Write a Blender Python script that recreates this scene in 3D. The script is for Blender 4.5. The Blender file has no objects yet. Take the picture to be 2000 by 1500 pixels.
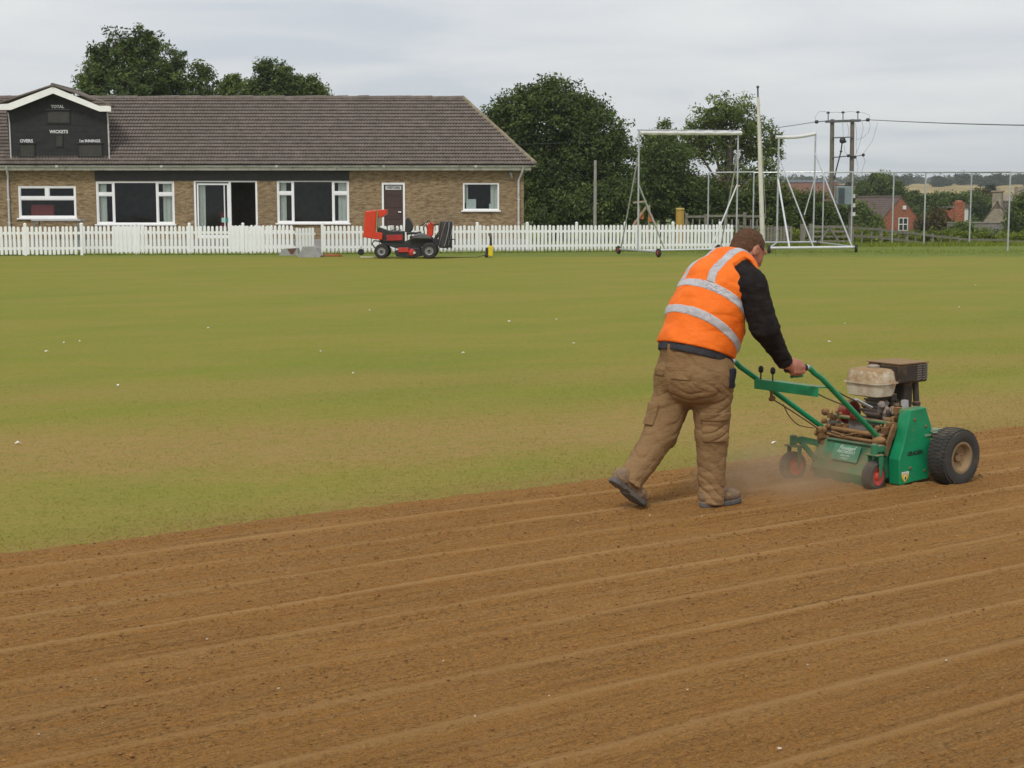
import bpy, bmesh, math, random
import numpy as np
from mathutils import Vector, Matrix
sc = bpy.context.scene
COL = sc.collection
rng = np.random.default_rng(7)
random.seed(7)

# ---------------------------------------------------------------- camera
F, PITCH, EYE = 3000.0, math.atan(350 / 3000.0), 1.72
cam = bpy.data.cameras.new('camera')
cam.sensor_width = 36.0
cam.lens = 36.0 * F / 2000.0
cam.clip_start, cam.clip_end = 0.1, 20000
camo = bpy.data.objects.new('camera', cam)
COL.objects.link(camo)
camo.location = (0, 0, EYE)
camo.rotation_euler = (math.radians(90) - PITCH, 0, 0)
sc.camera = camo
sc.cycles.use_denoising = True
sc.cycles.max_bounces = 8
sc.cycles.transparent_max_bounces = 12
sc.cycles.volume_bounces = 1

# ---------------------------------------------------------------- sky and sun
SUN_EL, SUN_AZ = math.radians(50), math.radians(-158)   # azimuth clockwise from +Y
wd = bpy.data.worlds.new('World')
sc.world = wd
wd.use_nodes = True
def build_world():
    nt = wd.node_tree
    nt.nodes.clear()
    def nn(t, **k):
        n = nt.nodes.new(t)
        for a, b in k.items(): setattr(n, a, b)
        return n
    lk = nt.links.new
    out = nn('ShaderNodeOutputWorld'); bg = nn('ShaderNodeBackground')
    bg.inputs['Strength'].default_value = 0.1
    sky = nn('ShaderNodeTexSky', sky_type='NISHITA', sun_disc=False)
    sky.sun_elevation = SUN_EL; sky.sun_rotation = SUN_AZ
    sky.air_density = 1.0; sky.dust_density = 2.0
    tc = nn('ShaderNodeTexCoord'); sep = nn('ShaderNodeSeparateXYZ')
    lk(tc.outputs['Generated'], sep.inputs[0])
    # cloud sheet: directions projected on a horizontal layer, so the banks lie flat towards the horizon
    zc = nn('ShaderNodeMath', operation='MAXIMUM'); zc.inputs[1].default_value = 0.0
    lk(sep.outputs['Z'], zc.inputs[0])
    za = nn('ShaderNodeMath', operation='ADD'); za.inputs[1].default_value = 0.09
    lk(zc.outputs[0], za.inputs[0])
    dx = nn('ShaderNodeMath', operation='DIVIDE'); dy = nn('ShaderNodeMath', operation='DIVIDE')
    lk(sep.outputs['X'], dx.inputs[0]); lk(za.outputs[0], dx.inputs[1])
    lk(sep.outputs['Y'], dy.inputs[0]); lk(za.outputs[0], dy.inputs[1])
    cb = nn('ShaderNodeCombineXYZ'); lk(dx.outputs[0], cb.inputs[0]); lk(dy.outputs[0], cb.inputs[1])
    mp = nn('ShaderNodeMapping'); mp.inputs['Scale'].default_value = (0.85, 1.0, 1.0)
    mp.inputs['Rotation'].default_value = (0, 0, 0.18); mp.inputs['Location'].default_value = (3.1, 1.7, 0)
    lk(cb.outputs[0], mp.inputs[0])
    n1 = nn('ShaderNodeTexNoise'); n1.inputs['Scale'].default_value = 0.95; n1.inputs['Detail'].default_value = 6
    n1.inputs['Roughness'].default_value = 0.5; n1.inputs['Distortion'].default_value = 0.35
    lk(mp.outputs[0], n1.inputs['Vector'])
    rp = nn('ShaderNodeValToRGB')
    e = rp.color_ramp.elements
    e[0].position = 0.36; e[0].color = (5.15, 5.45, 5.98, 1)
    e[1].position = 0.64; e[1].color = (7.0, 7.0, 7.05, 1)
    m = rp.color_ramp.elements.new(0.48); m.color = (6.15, 6.3, 6.55, 1)
    lk(n1.outputs['Fac'], rp.inputs['Fac'])
    mx = nn('ShaderNodeMix', data_type='RGBA'); mx.inputs['Factor'].default_value = 0.93
    lk(sky.outputs[0], mx.inputs['A']); lk(rp.outputs[0], mx.inputs['B'])
    lk(mx.outputs['Result'], bg.inputs['Color']); lk(bg.outputs[0], out.inputs[0])
build_world()
sl = bpy.data.lights.new('sun', 'SUN')
sl.energy = 1.5; sl.angle = math.radians(14); sl.color = (1.0, 0.96, 0.9)
so = bpy.data.objects.new('sun', sl); COL.objects.link(so)
sd = Vector((math.sin(SUN_AZ) * math.cos(SUN_EL), math.cos(SUN_AZ) * math.cos(SUN_EL), math.sin(SUN_EL)))
so.rotation_euler = sd.to_track_quat('Z', 'Y').to_euler(); so.location = (0, -20, 30)
sc.view_settings.view_transform = 'Standard'; sc.view_settings.look = 'None'
sc.view_settings.exposure = 0.3; sc.view_settings.gamma = 1.0

# ---------------------------------------------------------------- pixels to places (2000 x 1500 photo)
CAM = np.array([0, 0, EYE])
def ray(x, y):
    a, b = (x - 1000) / F, (750 - y) / F
    return np.array([a, math.cos(PITCH) + b * math.sin(PITCH), -math.sin(PITCH) + b * math.cos(PITCH)])
def gnd(x, y, z=0.0):
    d = ray(x, y); return CAM + d * ((z - EYE) / d[2])
def at(x, y, Y):
    d = ray(x, y); return CAM + d * (Y / d[1])
HEAD = math.radians(36)
U = np.array([math.cos(HEAD), math.sin(HEAD), 0]); V = np.array([math.sin(HEAD), -math.cos(HEAD), 0])
P_MAN = np.array([0.950, 8.605, 0.0])
P_MAC = P_MAN + 1.55 * U
def loc_on(x, y, r, P0):
    "pixel on the vertical plane r metres to the right of the walking line -> local (forward, left, up)"
    d = ray(x, y); t = (r + (P0 - CAM) @ V) / (d @ V); q = CAM + d * t - P0
    return np.array([q @ U, -(q @ V), q[2]])
def LM(x, y, r): return loc_on(x, y, r, P_MAN)
def LC(x, y, r): return loc_on(x, y, r, P_MAC)

# ---------------------------------------------------------------- materials
class NT:
    def __init__(s, name):
        s.m = bpy.data.materials.new(name); s.m.use_nodes = True
        s.t = s.m.node_tree; s.b = s.t.nodes['Principled BSDF']; s.out = s.t.nodes['Material Output']
    def n(s, t, **k):
        x = s.t.nodes.new(t)
        for a, b in k.items(): setattr(x, a, b)
        return x
    def put(s, v, sock):
        if isinstance(v, bpy.types.NodeSocket): s.t.links.new(v, sock)
        elif v is not None:
            if sock.type == 'RGBA' and len(v) == 3: v = (*v, 1)
            sock.default_value = v
    def obj(s): return s.n('ShaderNodeTexCoord').outputs['Object']
    def pos(s): return s.n('ShaderNodeNewGeometry').outputs['Position']
    def nrm(s): return s.n('ShaderNodeNewGeometry').outputs['Normal']
    def sep(s, v):
        x = s.n('ShaderNodeSeparateXYZ'); s.put(v, x.inputs[0]); return x.outputs
    def map(s, v, sc_=(1, 1, 1), rot=(0, 0, 0), loc=(0, 0, 0)):
        x = s.n('ShaderNodeMapping'); s.put(v, x.inputs[0])
        x.inputs['Scale'].default_value = sc_; x.inputs['Rotation'].default_value = rot; x.inputs['Location'].default_value = loc
        return x.outputs[0]
    def noise(s, v, scale, detail=3, rough=0.55, dist=0.0):
        x = s.n('ShaderNodeTexNoise'); s.put(v, x.inputs['Vector'])
        x.inputs['Scale'].default_value = scale; x.inputs['Detail'].default_value = detail
        x.inputs['Roughness'].default_value = rough; x.inputs['Distortion'].default_value = dist
        return x.outputs['Fac']
    def ramp(s, f, stops, interp='LINEAR'):
        x = s.n('ShaderNodeValToRGB'); x.color_ramp.interpolation = interp
        e = x.color_ramp.elements
        while len(e) < len(stops): e.new(0.5)
        for i, (p, c) in enumerate(stops):
            if not hasattr(c, '__len__'): c = (c, c, c)
            e[i].position = p; e[i].color = (*c, 1) if len(c) == 3 else c
        s.put(f, x.inputs['Fac']); return x.outputs['Color']
    def mix(s, f, a, b, mode='MIX'):
        x = s.n('ShaderNodeMix', data_type='RGBA', blend_type=mode)
        s.put(f, x.inputs['Factor']); s.put(a, x.inputs['A']); s.put(b, x.inputs['B']); return x.outputs['Result']
    def math(s, op, a, b=None, clamp=False):
        x = s.n('ShaderNodeMath', operation=op, use_clamp=clamp)
        s.put(a, x.inputs[0])
        if b is not None: s.put(b, x.inputs[1])
        return x.outputs[0]
    def dot(s, v, w):
        x = s.n('ShaderNodeVectorMath', operation='DOT_PRODUCT'); s.put(v, x.inputs[0]); x.inputs[1].default_value = w
        return x.outputs['Value']
    def bump(s, h, strength=0.3, dist=0.01, prev=None):
        x = s.n('ShaderNodeBump'); s.put(h, x.inputs['Height']); x.inputs['Strength'].default_value = strength
        x.inputs['Distance'].default_value = dist
        if prev is not None: s.put(prev, x.inputs['Normal'])
        return x.outputs['Normal']
    def done(s, col=None, rough=0.7, metal=0.0, normal=None, spec=None):
        s.put(col, s.b.inputs['Base Color']); s.put(rough, s.b.inputs['Roughness']); s.put(metal, s.b.inputs['Metallic'])
        if normal is not None: s.put(normal, s.b.inputs['Normal'])
        if spec is not None: s.b.inputs['Specular IOR Level'].default_value = spec
        return s.m
MAT = {}
def plain(name, col, rough=0.6, var=0.25, scale=6.0, metal=0.0, bump=0.0, bscale=40.0, dirt=None, dirt_amt=0.5, spec=None):
    "a colour with uneven tone, fine relief and optional dirt patches"
    if name in MAT: return MAT[name]
    t = NT(name); o = t.obj()
    a = tuple(c * (1 - var) for c in col); b = tuple(min(1, c * (1 + var)) for c in col)
    c = t.ramp(t.noise(o, scale, 5, 0.6), [(0.3, a), (0.7, b)])
    if dirt is not None:
        d = t.noise(o, scale * 2.3, 6, 0.65)
        d = t.ramp(d, [(0.62 - 0.3 * dirt_amt, 0.0), (0.82 - 0.3 * dirt_amt, 1.0)])
        c = t.mix(d, c, dirt)
    nm = t.bump(t.noise(o, bscale, 4, 0.6), 0.5, bump) if bump else None
    r = t.ramp(t.noise(o, scale * 3, 3), [(0.3, max(0, rough - 0.08)), (0.7, min(1, rough + 0.08))])
    MAT[name] = t.done(c, r, metal, nm, spec); return MAT[name]

# ---------------------------------------------------------------- objects
ORG = {}
def tag(o, label, cat, group=None):
    o['label'] = label; o['category'] = cat
    if group: o['group'] = group
    return o
def thing(name, label, cat, loc=(0, 0, 0), rotz=0.0, group=None):
    o = bpy.data.objects.new(name, None); COL.objects.link(o)
    o.empty_display_size = 0.2
    o.location = loc; o.rotation_euler = (0, 0, rotz)
    return tag(o, label, cat, group)
def link(name, me, m, parent=None, kind=None):
    o = bpy.data.objects.new(name, me); COL.objects.link(o)
    if m is not None and len(me.materials) == 0:
        for q in (m if isinstance(m, (list, tuple)) else [m]): me.materials.append(q)
    if parent is not None: o.parent = parent
    if kind: o['kind'] = kind
    return o
def dup_tree(o, parent=None):
    c = o.copy(); COL.objects.link(c); c.parent = parent
    for ch in [x for x in bpy.data.objects if x.parent == o]: dup_tree(ch, c)
    return c
def np_mesh(name, v, f, smooth=False, mats=None):
    me = bpy.data.meshes.new(name)
    v = np.asarray(v, dtype=np.float32); f = np.asarray(f, dtype=np.int32)
    n, k = f.shape
    me.vertices.add(len(v)); me.vertices.foreach_set('co', v.ravel())
    me.loops.add(n * k); me.loops.foreach_set('vertex_index', f.ravel())
    me.polygons.add(n); me.polygons.foreach_set('loop_start', np.arange(0, n * k, k, dtype=np.int32))
    me.polygons.foreach_set('loop_total', np.full(n, k, dtype=np.int32))
    if mats is not None: me.polygons.foreach_set('material_index', np.asarray(mats, dtype=np.int32))
    me.update(calc_edges=True); me.validate()
    me.polygons.foreach_set('use_smooth', np.full(len(me.polygons), smooth, dtype=bool))
    return me
class MB:
    "collects shapes, then links them as ONE mesh object"
    def __init__(s, origin=(0, 0, 0)): s.v = []; s.f = []; s.o = np.array(origin, float)
    def add(s, vs, fs):
        k = len(s.v); s.v += [tuple(np.array(p, float) - s.o) for p in vs]; s.f += [tuple(i + k for i in q) for q in fs]; return s
    def box(s, a, b):
        x0, y0, z0 = a; x1, y1, z1 = b
        return s.add([(x0, y0, z0), (x1, y0, z0), (x1, y1, z0), (x0, y1, z0), (x0, y0, z1), (x1, y0, z1), (x1, y1, z1), (x0, y1, z1)],
                     [(0, 3, 2, 1), (4, 5, 6, 7), (0, 1, 5, 4), (1, 2, 6, 5), (2, 3, 7, 6), (3, 0, 4, 7)])
    def bar(s, p, q, w, h, up=(0, 0, 1)):
        "a rectangular bar from p to q"
        p = np.array(p, float); q = np.array(q, float); d = q - p; d /= np.linalg.norm(d)
        up = np.array(up, float)
        if abs(d @ up) > 0.98: up = np.array([1.0, 0, 0])
        sx = np.cross(d, up); sx /= np.linalg.norm(sx); uz = np.cross(sx, d)
        vs = [e + a * sx * w / 2 + b * uz * h / 2 for e in (p, q) for a, b in ((-1, -1), (1, -1), (1, 1), (-1, 1))]
        return s.add(vs, [(0, 3, 2, 1), (4, 5, 6, 7), (0, 1, 5, 4), (1, 2, 6, 5), (2, 3, 7, 6), (3, 0, 4, 7)])
    def tube(s, pts, r, n=8, cap=True):
        pts = [np.array(p, float) for p in pts]; m = len(pts)
        rs = r if hasattr(r, '__len__') else [r] * m
        vs, fs, up = [], [], None
        for i, p in enumerate(pts):
            d = pts[min(i + 1, m - 1)] - pts[max(i - 1, 0)]; d = d / (np.linalg.norm(d) + 1e-9)
            if up is None:
                up = np.array([0, 0, 1.0]) if abs(d[2]) < 0.9 else np.array([1.0, 0, 0])
            a = np.cross(d, up); a /= np.linalg.norm(a) + 1e-9; up = np.cross(a, d)
            for k in range(n):
                t = 2 * math.pi * k / n
                vs.append(p + rs[i] * (math.cos(t) * a + math.sin(t) * up))
        for i in range(m - 1):
            for k in range(n):
                k2 = (k + 1) % n
                fs.append((i * n + k, i * n + k2, (i + 1) * n + k2, (i + 1) * n + k))
        if cap: fs += [tuple(range(n - 1, -1, -1)), tuple((m - 1) * n + k for k in range(n))]
        return s.add(vs, fs)
    def lathe(s, c, axis, prof, n=24, caps=True):
        "profile [(along, radius)] spun about axis through c"
        c = np.array(c, float); w = np.array(axis, float); w /= np.linalg.norm(w)
        a = np.cross(w, (0, 0, 1.0)) if abs(w[2]) < 0.9 else np.cross(w, (1.0, 0, 0)); a /= np.linalg.norm(a); b = np.cross(w, a)
        vs = [c + w * h + r * (math.cos(2 * math.pi * k / n) * a + math.sin(2 * math.pi * k / n) * b) for h, r in prof for k in range(n)]
        fs = []
        for i in range(len(prof) - 1):
            for k in range(n):
                k2 = (k + 1) % n; fs.append((i * n + k, (i + 1) * n + k, (i + 1) * n + k2, i * n + k2))
        if caps and prof[0][1] > 1e-4: fs.append(tuple(range(n)))
        if caps and prof[-1][1] > 1e-4: fs.append(tuple((len(prof) - 1) * n + k for k in range(n - 1, -1, -1)))
        return s.add(vs, fs)
    def prism(s, poly, vec):
        "a flat polygon (3-D points) pushed along vec"
        n = len(poly); vec = np.array(vec, float)
        vs = [np.array(p, float) for p in poly] + [np.array(p, float) + vec for p in poly]
        fs = [tuple(range(n - 1, -1, -1)), tuple(range(n, 2 * n))] + [(i, (i + 1) % n, n + (i + 1) % n, n + i) for i in range(n)]
        return s.add(vs, fs)
    def mesh(s, name, smooth=False, bevel=0.0, seg=2, angle=40):
        me = bpy.data.meshes.new(name); me.from_pydata(s.v, [], s.f)
        bm = bmesh.new(); bm.from_mesh(me)
        bmesh.ops.remove_doubles(bm, verts=bm.verts, dist=1e-6)
        bmesh.ops.recalc_face_normals(bm, faces=bm.faces)
        if bevel:
            es = [e for e in bm.edges if len(e.link_faces) == 2 and e.calc_face_angle(0) > math.radians(angle)]
            bmesh.ops.bevel(bm, geom=es, offset=bevel, segments=seg, profile=0.5, affect='EDGES', clamp_overlap=True)
        if smooth:
            for f in bm.faces: f.smooth = True
            for e in bm.edges:
                if len(e.link_faces) == 2 and e.calc_face_angle(0) > math.radians(angle): e.smooth = False
        bm.to_mesh(me); bm.free(); return me
    def build(s, name, m, parent=None, smooth=False, bevel=0.0, seg=2, kind=None, angle=40):
        return link(name, s.mesh(name, smooth, bevel, seg, angle), m, parent, kind)
def text_part(name, body, size, origin, xdir, updir, m, parent, extrude=0.002, align='CENTER', shear=0.0, bold=0.0, space=1.0):
    cu = bpy.data.curves.new(name, 'FONT'); cu.body = body; cu.size = size; cu.extrude = extrude
    cu.align_x = align; cu.align_y = 'CENTER'; cu.shear = shear; cu.offset = bold; cu.space_character = space; cu.resolution_u = 2
    tmp = bpy.data.objects.new('tmp', cu); COL.objects.link(tmp)
    bpy.context.view_layer.update()
    dg = bpy.context.evaluated_depsgraph_get()
    me = bpy.data.meshes.new_from_object(tmp.evaluated_get(dg)); bpy.data.objects.remove(tmp)
    x = Vector(xdir).normalized(); u = Vector(updir).normalized(); z = x.cross(u)
    M = Matrix((x, u, z)).transposed().to_4x4(); M.translation = Vector(origin)
    me.transform(M); me.name = name
    me.materials.clear()
    return link(name, me, m, parent)

# ---------------------------------------------------------------- numpy noise
_T = np.random.default_rng(3).random((64, 64, 64)).astype(np.float32)
def vnoise3(p):
    p = np.asarray(p, dtype=np.float64); i = np.floor(p).astype(int); f = p - i; f = f * f * (3 - 2 * f)
    r = 0
    for dx in (0, 1):
        for dy in (0, 1):
            for dz in (0, 1):
                w = (f[:, 0] if dx else 1 - f[:, 0]) * (f[:, 1] if dy else 1 - f[:, 1]) * (f[:, 2] if dz else 1 - f[:, 2])
                r = r + w * _T[(i[:, 0] + dx) & 63, (i[:, 1] + dy) & 63, (i[:, 2] + dz) & 63]
    return r * 2 - 1
def fbm3(p, oct=3, gain=0.5):
    a, s, r = 1.0, 0, 0
    p = np.asarray(p, float)
    for o in range(oct):
        r = r + a * vnoise3(p * 2 ** o + 11.3 * o); s += a; a *= gain
    return r / s
_T2 = np.random.default_rng(5).random((256, 256)).astype(np.float32)
def vnoise2(x, y):
    i = np.floor(x).astype(int); j = np.floor(y).astype(int); f = x - i; g = y - j
    f = f * f * (3 - 2 * f); g = g * g * (3 - 2 * g)
    a = _T2[i & 255, j & 255]; b = _T2[(i + 1) & 255, j & 255]; c = _T2[i & 255, (j + 1) & 255]; d = _T2[(i + 1) & 255, (j + 1) & 255]
    return (a * (1 - f) * (1 - g) + b * f * (1 - g) + c * (1 - f) * g + d * f * g) * 2 - 1
def fbm2(x, y, oct=4, gain=0.5):
    a, s, r = 1.0, 0, 0
    for o in range(oct):
        r = r + a * vnoise2(x * 2 ** o + 17.1 * o, y * 2 ** o + 5.7 * o); s += a; a *= gain
    return r / s
# ================================================================ SETTING: ground, soil, hills
FD = np.array([0.826, 0.565]); FN = np.array([-0.565, 0.826]); W0 = 7.58   # along the furrows / across them, soil edge at w = 0
def smooth01(t): t = np.clip(t, 0, 1); return t * t * (3 - 2 * t)
def terrain(x, y):
    "height of the land: level field, falling away behind the timber fence, hills far off"
    x = np.asarray(x, float); y = np.asarray(y, float)
    start = 66 + 60 * (1 - smooth01((x - 2) / 12.0))
    t = np.clip(y - start, 0, None)
    z = -5.2 * smooth01(t / 150.0) - 0.85 * smooth01(t / 12.0) * smooth01((x - 9) / 5.0)
    rise = np.clip(y - 420, 0, None)
    z = z + np.where(rise < 500, 19.5 * smooth01(rise / 500.0), 19.5)
    r2 = np.clip(y - 950, 0, None)
    z = z + 33 * smooth01(r2 / 2300.0)
    far = smooth01((y - 500) / 800.0)
    z = z + far * (6 * fbm2(x / 420.0 + 3, y / 600.0, 3) + 9 * far * fbm2(x / 1300.0 + 8, y / 1700.0, 2))
    return z
def grass_colour(t):
    p = t.pos()
    w = t.math('SUBTRACT', t.dot(p, (FN[0], FN[1], 0)), W0)
    q = t.map(p, (1, 1, 1), (0, 0, -math.radians(30)))
    streak = t.noise(t.map(q, (0.22, 0.50, 1)), 1.0, 6, 0.66, 0.6)
    streak2 = t.noise(t.map(q, (0.7, 1.7, 1), loc=(7, 3, 0)), 1.0, 5, 0.66)
    blot = t.noise(p, 2.2, 6, 0.68)
    fine = t.noise(p, 38, 4, 0.7)
    vfine = t.noise(p, 170, 3, 0.7)
    g = t.ramp(streak, [(0.34, (0.172, 0.212, 0.016)), (0.46, (0.205, 0.226, 0.020)), (0.56, (0.238, 0.228, 0.028)), (0.68, (0.275, 0.222, 0.042))])
    g = t.mix(t.ramp(streak2, [(0.42, 0.0), (0.75, 0.45)]), g, (0.30, 0.205, 0.066))
    g = t.mix(t.ramp(blot, [(0.5, 0.0), (0.72, 0.30)]), g, (0.15, 0.205, 0.014))
    # scarified strips beside the worked ground: dead thatch and crumbs of earth show through
    wob = t.math('ADD', t.math('ADD', w, t.math('MULTIPLY', t.sep(p)['X'], 0.30)), t.math('MULTIPLY', t.math('SUBTRACT', t.noise(q, 0.8, 5, 0.7), 0.5), 2.2))
    band = t.ramp(t.math('DIVIDE', wob, 8.0), [(0.0, 0.35), (0.04, 0.22), (0.08, 0.18), (0.17, 0.80), (0.30, 0.78), (0.42, 0.12), (0.52, 0.05), (0.62, 0.40), (0.78, 0.0)])
    thin = t.ramp(t.noise(t.map(q, (1.2, 3.5, 1)), 2.2, 6, 0.72), [(0.36, 0.5), (0.60, 1.0)])
    g = t.mix(t.math('MULTIPLY', band, thin), g, (0.385, 0.215, 0.088))
    # earth scattered over the turf next to the edge
    spill = t.math('MULTIPLY', t.ramp(t.math('DIVIDE', w, 1.0), [(0.0, 1.0), (0.55, 0.0)]), t.ramp(t.noise(p, 26, 5, 0.75), [(0.44, 0.0), (0.58, 1.0)]))
    g = t.mix(spill, g, (0.27, 0.150, 0.055))
    g = t.mix(t.ramp(t.noise(p, 11, 4, 0.7), [(0.36, 0.30), (0.5, 0.0)]), g, (0.12, 0.150, 0.014))
    g = t.mix(t.ramp(t.noise(p, 15, 4, 0.7), [(0.5, 0.0), (0.66, 0.30)]), g, (0.36, 0.29, 0.085))
    g = t.mix(t.ramp(fine, [(0.35, 0.42), (0.62, 0.0)]), g, (0.13, 0.125, 0.016))
    g = t.mix(t.ramp(vfine, [(0.5, 0.0), (0.75, 0.35)]), g, (0.40, 0.34, 0.10))
    return g, fine, vfine, p
def mat_ground():
    t = NT('mown_grass'); g, fine, vfine, p = grass_colour(t)
    s = t.sep(p)
    # lusher unmown strip by the fences, rougher pasture beyond
    lush = t.math('ADD', s['Y'], t.math('MULTIPLY', t.noise(p, 0.35, 3), 3.0))
    g = t.mix(t.ramp(t.math('DIVIDE', lush, 100.0), [(0.515, 0.0), (0.545, 0.75), (0.66, 0.75), (0.70, 1.0)]), g,
              t.ramp(t.noise(p, 1.5, 5), [(0.35, (0.075, 0.125, 0.018)), (0.65, (0.150, 0.195, 0.034))]))
    h = t.math('ADD', t.math('MULTIPLY', fine, 1.0), t.math('MULTIPLY', vfine, 0.5))
    return t.done(g, 0.9, 0, t.bump(h, 0.55, 0.012), 0.15)
def mat_blade():
    t = NT('grass_blade'); g, fine, vfine, p = grass_colour(t)
    c = t.mix(t.ramp(t.noise(p, 90, 2), [(0.42, 0.0), (0.6, 0.75)]), g, (0.40, 0.35, 0.10))
    d = t.n('ShaderNodeBsdfDiffuse'); t.put(c, d.inputs[0]); l = t.n('ShaderNodeBsdfTranslucent'); t.put(c, l.inputs[0]); a = t.n('ShaderNodeMixShader'); a.inputs[0].default_value = 0.5
    t.put(d.outputs[0], a.inputs[1]); t.put(l.outputs[0], a.inputs[2]); t.put(a.outputs[0], t.out.inputs[0]); return t.m
def mat_soil():
    t = NT('worked_soil'); p = t.pos()
    w = t.dot(p, (FN[0], FN[1], 0)); sx = t.dot(p, (FD[0], FD[1], 0))
    cb = t.n('ShaderNodeCombineXYZ'); t.put(sx, cb.inputs[0]); t.put(w, cb.inputs[1])
    q = cb.outputs[0]
    broad = t.noise(t.map(q, (0.35, 2.2, 1)), 1.0, 5, 0.6, 0.3)
    lines = t.noise(t.map(q, (0.45, 9.0, 1)), 1.0, 5, 0.6)
    groove = t.noise(t.map(q, (1.1, 34.0, 1), loc=(2, 5, 0)), 1.0, 4, 0.65, 0.15)
    crumb = t.noise(t.map(q, (34, 58, 1)), 1.0, 6, 0.75); grit = t.noise(p, 210, 4, 0.7); mid = t.noise(p, 7, 5, 0.65)
    patch = t.ramp(t.noise(t.map(q, (0.9, 4.2, 1), loc=(3, 9, 0)), 1.0, 5, 0.65), [(0.36, 0.25), (0.6, 1.0)])
    c = t.ramp(broad, [(0.3, (0.43, 0.195, 0.045)), (0.5, (0.51, 0.242, 0.060)), (0.7, (0.57, 0.285, 0.080))])
    c = t.mix(t.ramp(lines, [(0.48, 0.0), (0.74, 0.7)]), c, (0.44, 0.268, 0.105))
    c = t.mix(t.ramp(groove, [(0.34, 0.55), (0.48, 0.0)]), c, (0.20, 0.096, 0.028))
    c = t.mix(t.ramp(groove, [(0.52, 0.0), (0.66, 0.5)]), c, (0.58, 0.325, 0.120))
    c = t.mix(t.ramp(mid, [(0.45, 0.0), (0.7, 0.5)]), c, (0.46, 0.190, 0.046))
    c = t.mix(t.math('MULTIPLY', patch, t.ramp(crumb, [(0.36, 0.95), (0.50, 0.0)])), c, (0.105, 0.060, 0.020))
    c = t.mix(t.ramp(t.noise(t.map(q, (46, 80, 1), loc=(5, 2, 0)), 1.0, 5, 0.75), [(0.52, 0.0), (0.66, 0.8)]), c, (0.53, 0.335, 0.140))
    c = t.mix(t.ramp(grit, [(0.50, 0.0), (0.70, 0.6)]), c, (0.54, 0.36, 0.165))
    c = t.mix(t.ramp(t.noise(p, 95, 5, 0.8), [(0.36, 0.7), (0.50, 0.0)]), c, (0.150, 0.086, 0.030))
    c = t.mix(t.ramp(t.noise(p, 120, 3, 0.6), [(0.27, 0.55), (0.38, 0.0)]), c, (0.10, 0.058, 0.022))
    # ridges of dry dust left between the passes
    at_ = t.n('ShaderNodeAttribute'); at_.attribute_name = 'dry'
    c = t.mix(t.math('MULTIPLY', at_.outputs['Fac'], 0.9), c, (0.57, 0.335, 0.135))
    h = t.math('ADD', t.math('ADD', t.math('MULTIPLY', crumb, 1.0), t.math('MULTIPLY', grit, 0.45)), t.math('MULTIPLY', groove, 0.8))
    return t.done(c, 0.95, 0, t.bump(h, 1.0, 0.028), 0.1)
def mat_hills():
    t = NT('hill_fields'); p = t.pos(); s = t.sep(p)
    v = t.n('ShaderNodeTexVoronoi'); t.put(t.map(p, (0.0022, 0.0034, 0.0)), v.inputs['Vector']); v.inputs['Scale'].default_value = 1.0
    c = t.ramp(t.sep(v.outputs['Color'])['X'], [(0.0, (0.055, 0.085, 0.028)), (0.35, (0.105, 0.135, 0.045)), (0.55, (0.30, 0.235, 0.105)), (0.8, (0.065, 0.095, 0.03))], 'CONSTANT')
    near = t.ramp(t.math('DIVIDE', s['Y'], 1000.0), [(0.93, 1.0), (0.97, 0.0)])
    c = t.mix(t.math('MULTIPLY', near, t.ramp(t.math('DIVIDE', s['X'], 100.0), [(0.3, 0.0), (0.55, 1.0)])), c, (0.37, 0.275, 0.125))
    c = t.mix(t.ramp(t.noise(p, 0.02, 6, 0.7), [(0.4, 0.0), (0.7, 0.5)]), c, (0.045, 0.062, 0.022))
    return t.done(c, 0.95, 0, None, 0.05)
M_GRASS, M_BLADE, M_SOIL, M_HILL = mat_ground(), mat_blade(), mat_soil(), mat_hills()
def sheet(name, xs, ys, m, dz=0.0):
    X, Y = np.meshgrid(xs, ys); Z = terrain(X, Y) + dz
    n, k = X.shape; idx = np.arange(n * k).reshape(n, k)
    f = np.stack([idx[:-1, :-1], idx[:-1, 1:], idx[1:, 1:], idx[1:, :-1]], -1).reshape(-1, 4)
    o = link(name, np_mesh(name, np.stack([X, Y, Z], -1).reshape(-1, 3), f, True), m, None, 'structure')
    return o
gx = np.unique(np.concatenate([-np.geomspace(30, 1400, 22), np.linspace(-30, 60, 46), np.geomspace(60, 1400, 22)]))
gy = np.unique(np.concatenate([[-60, -30, -10], np.linspace(0, 130, 44), np.geomspace(130, 640, 34)]))
field = sheet('grass_field', gx, gy, M_GRASS)
hx = np.linspace(-3200, 3600, 120); hy = np.unique(np.concatenate([np.linspace(600, 1200, 20), np.geomspace(1200, 5200, 40)]))
hills = sheet('hills', hx, hy, M_HILL, -0.6)

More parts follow.
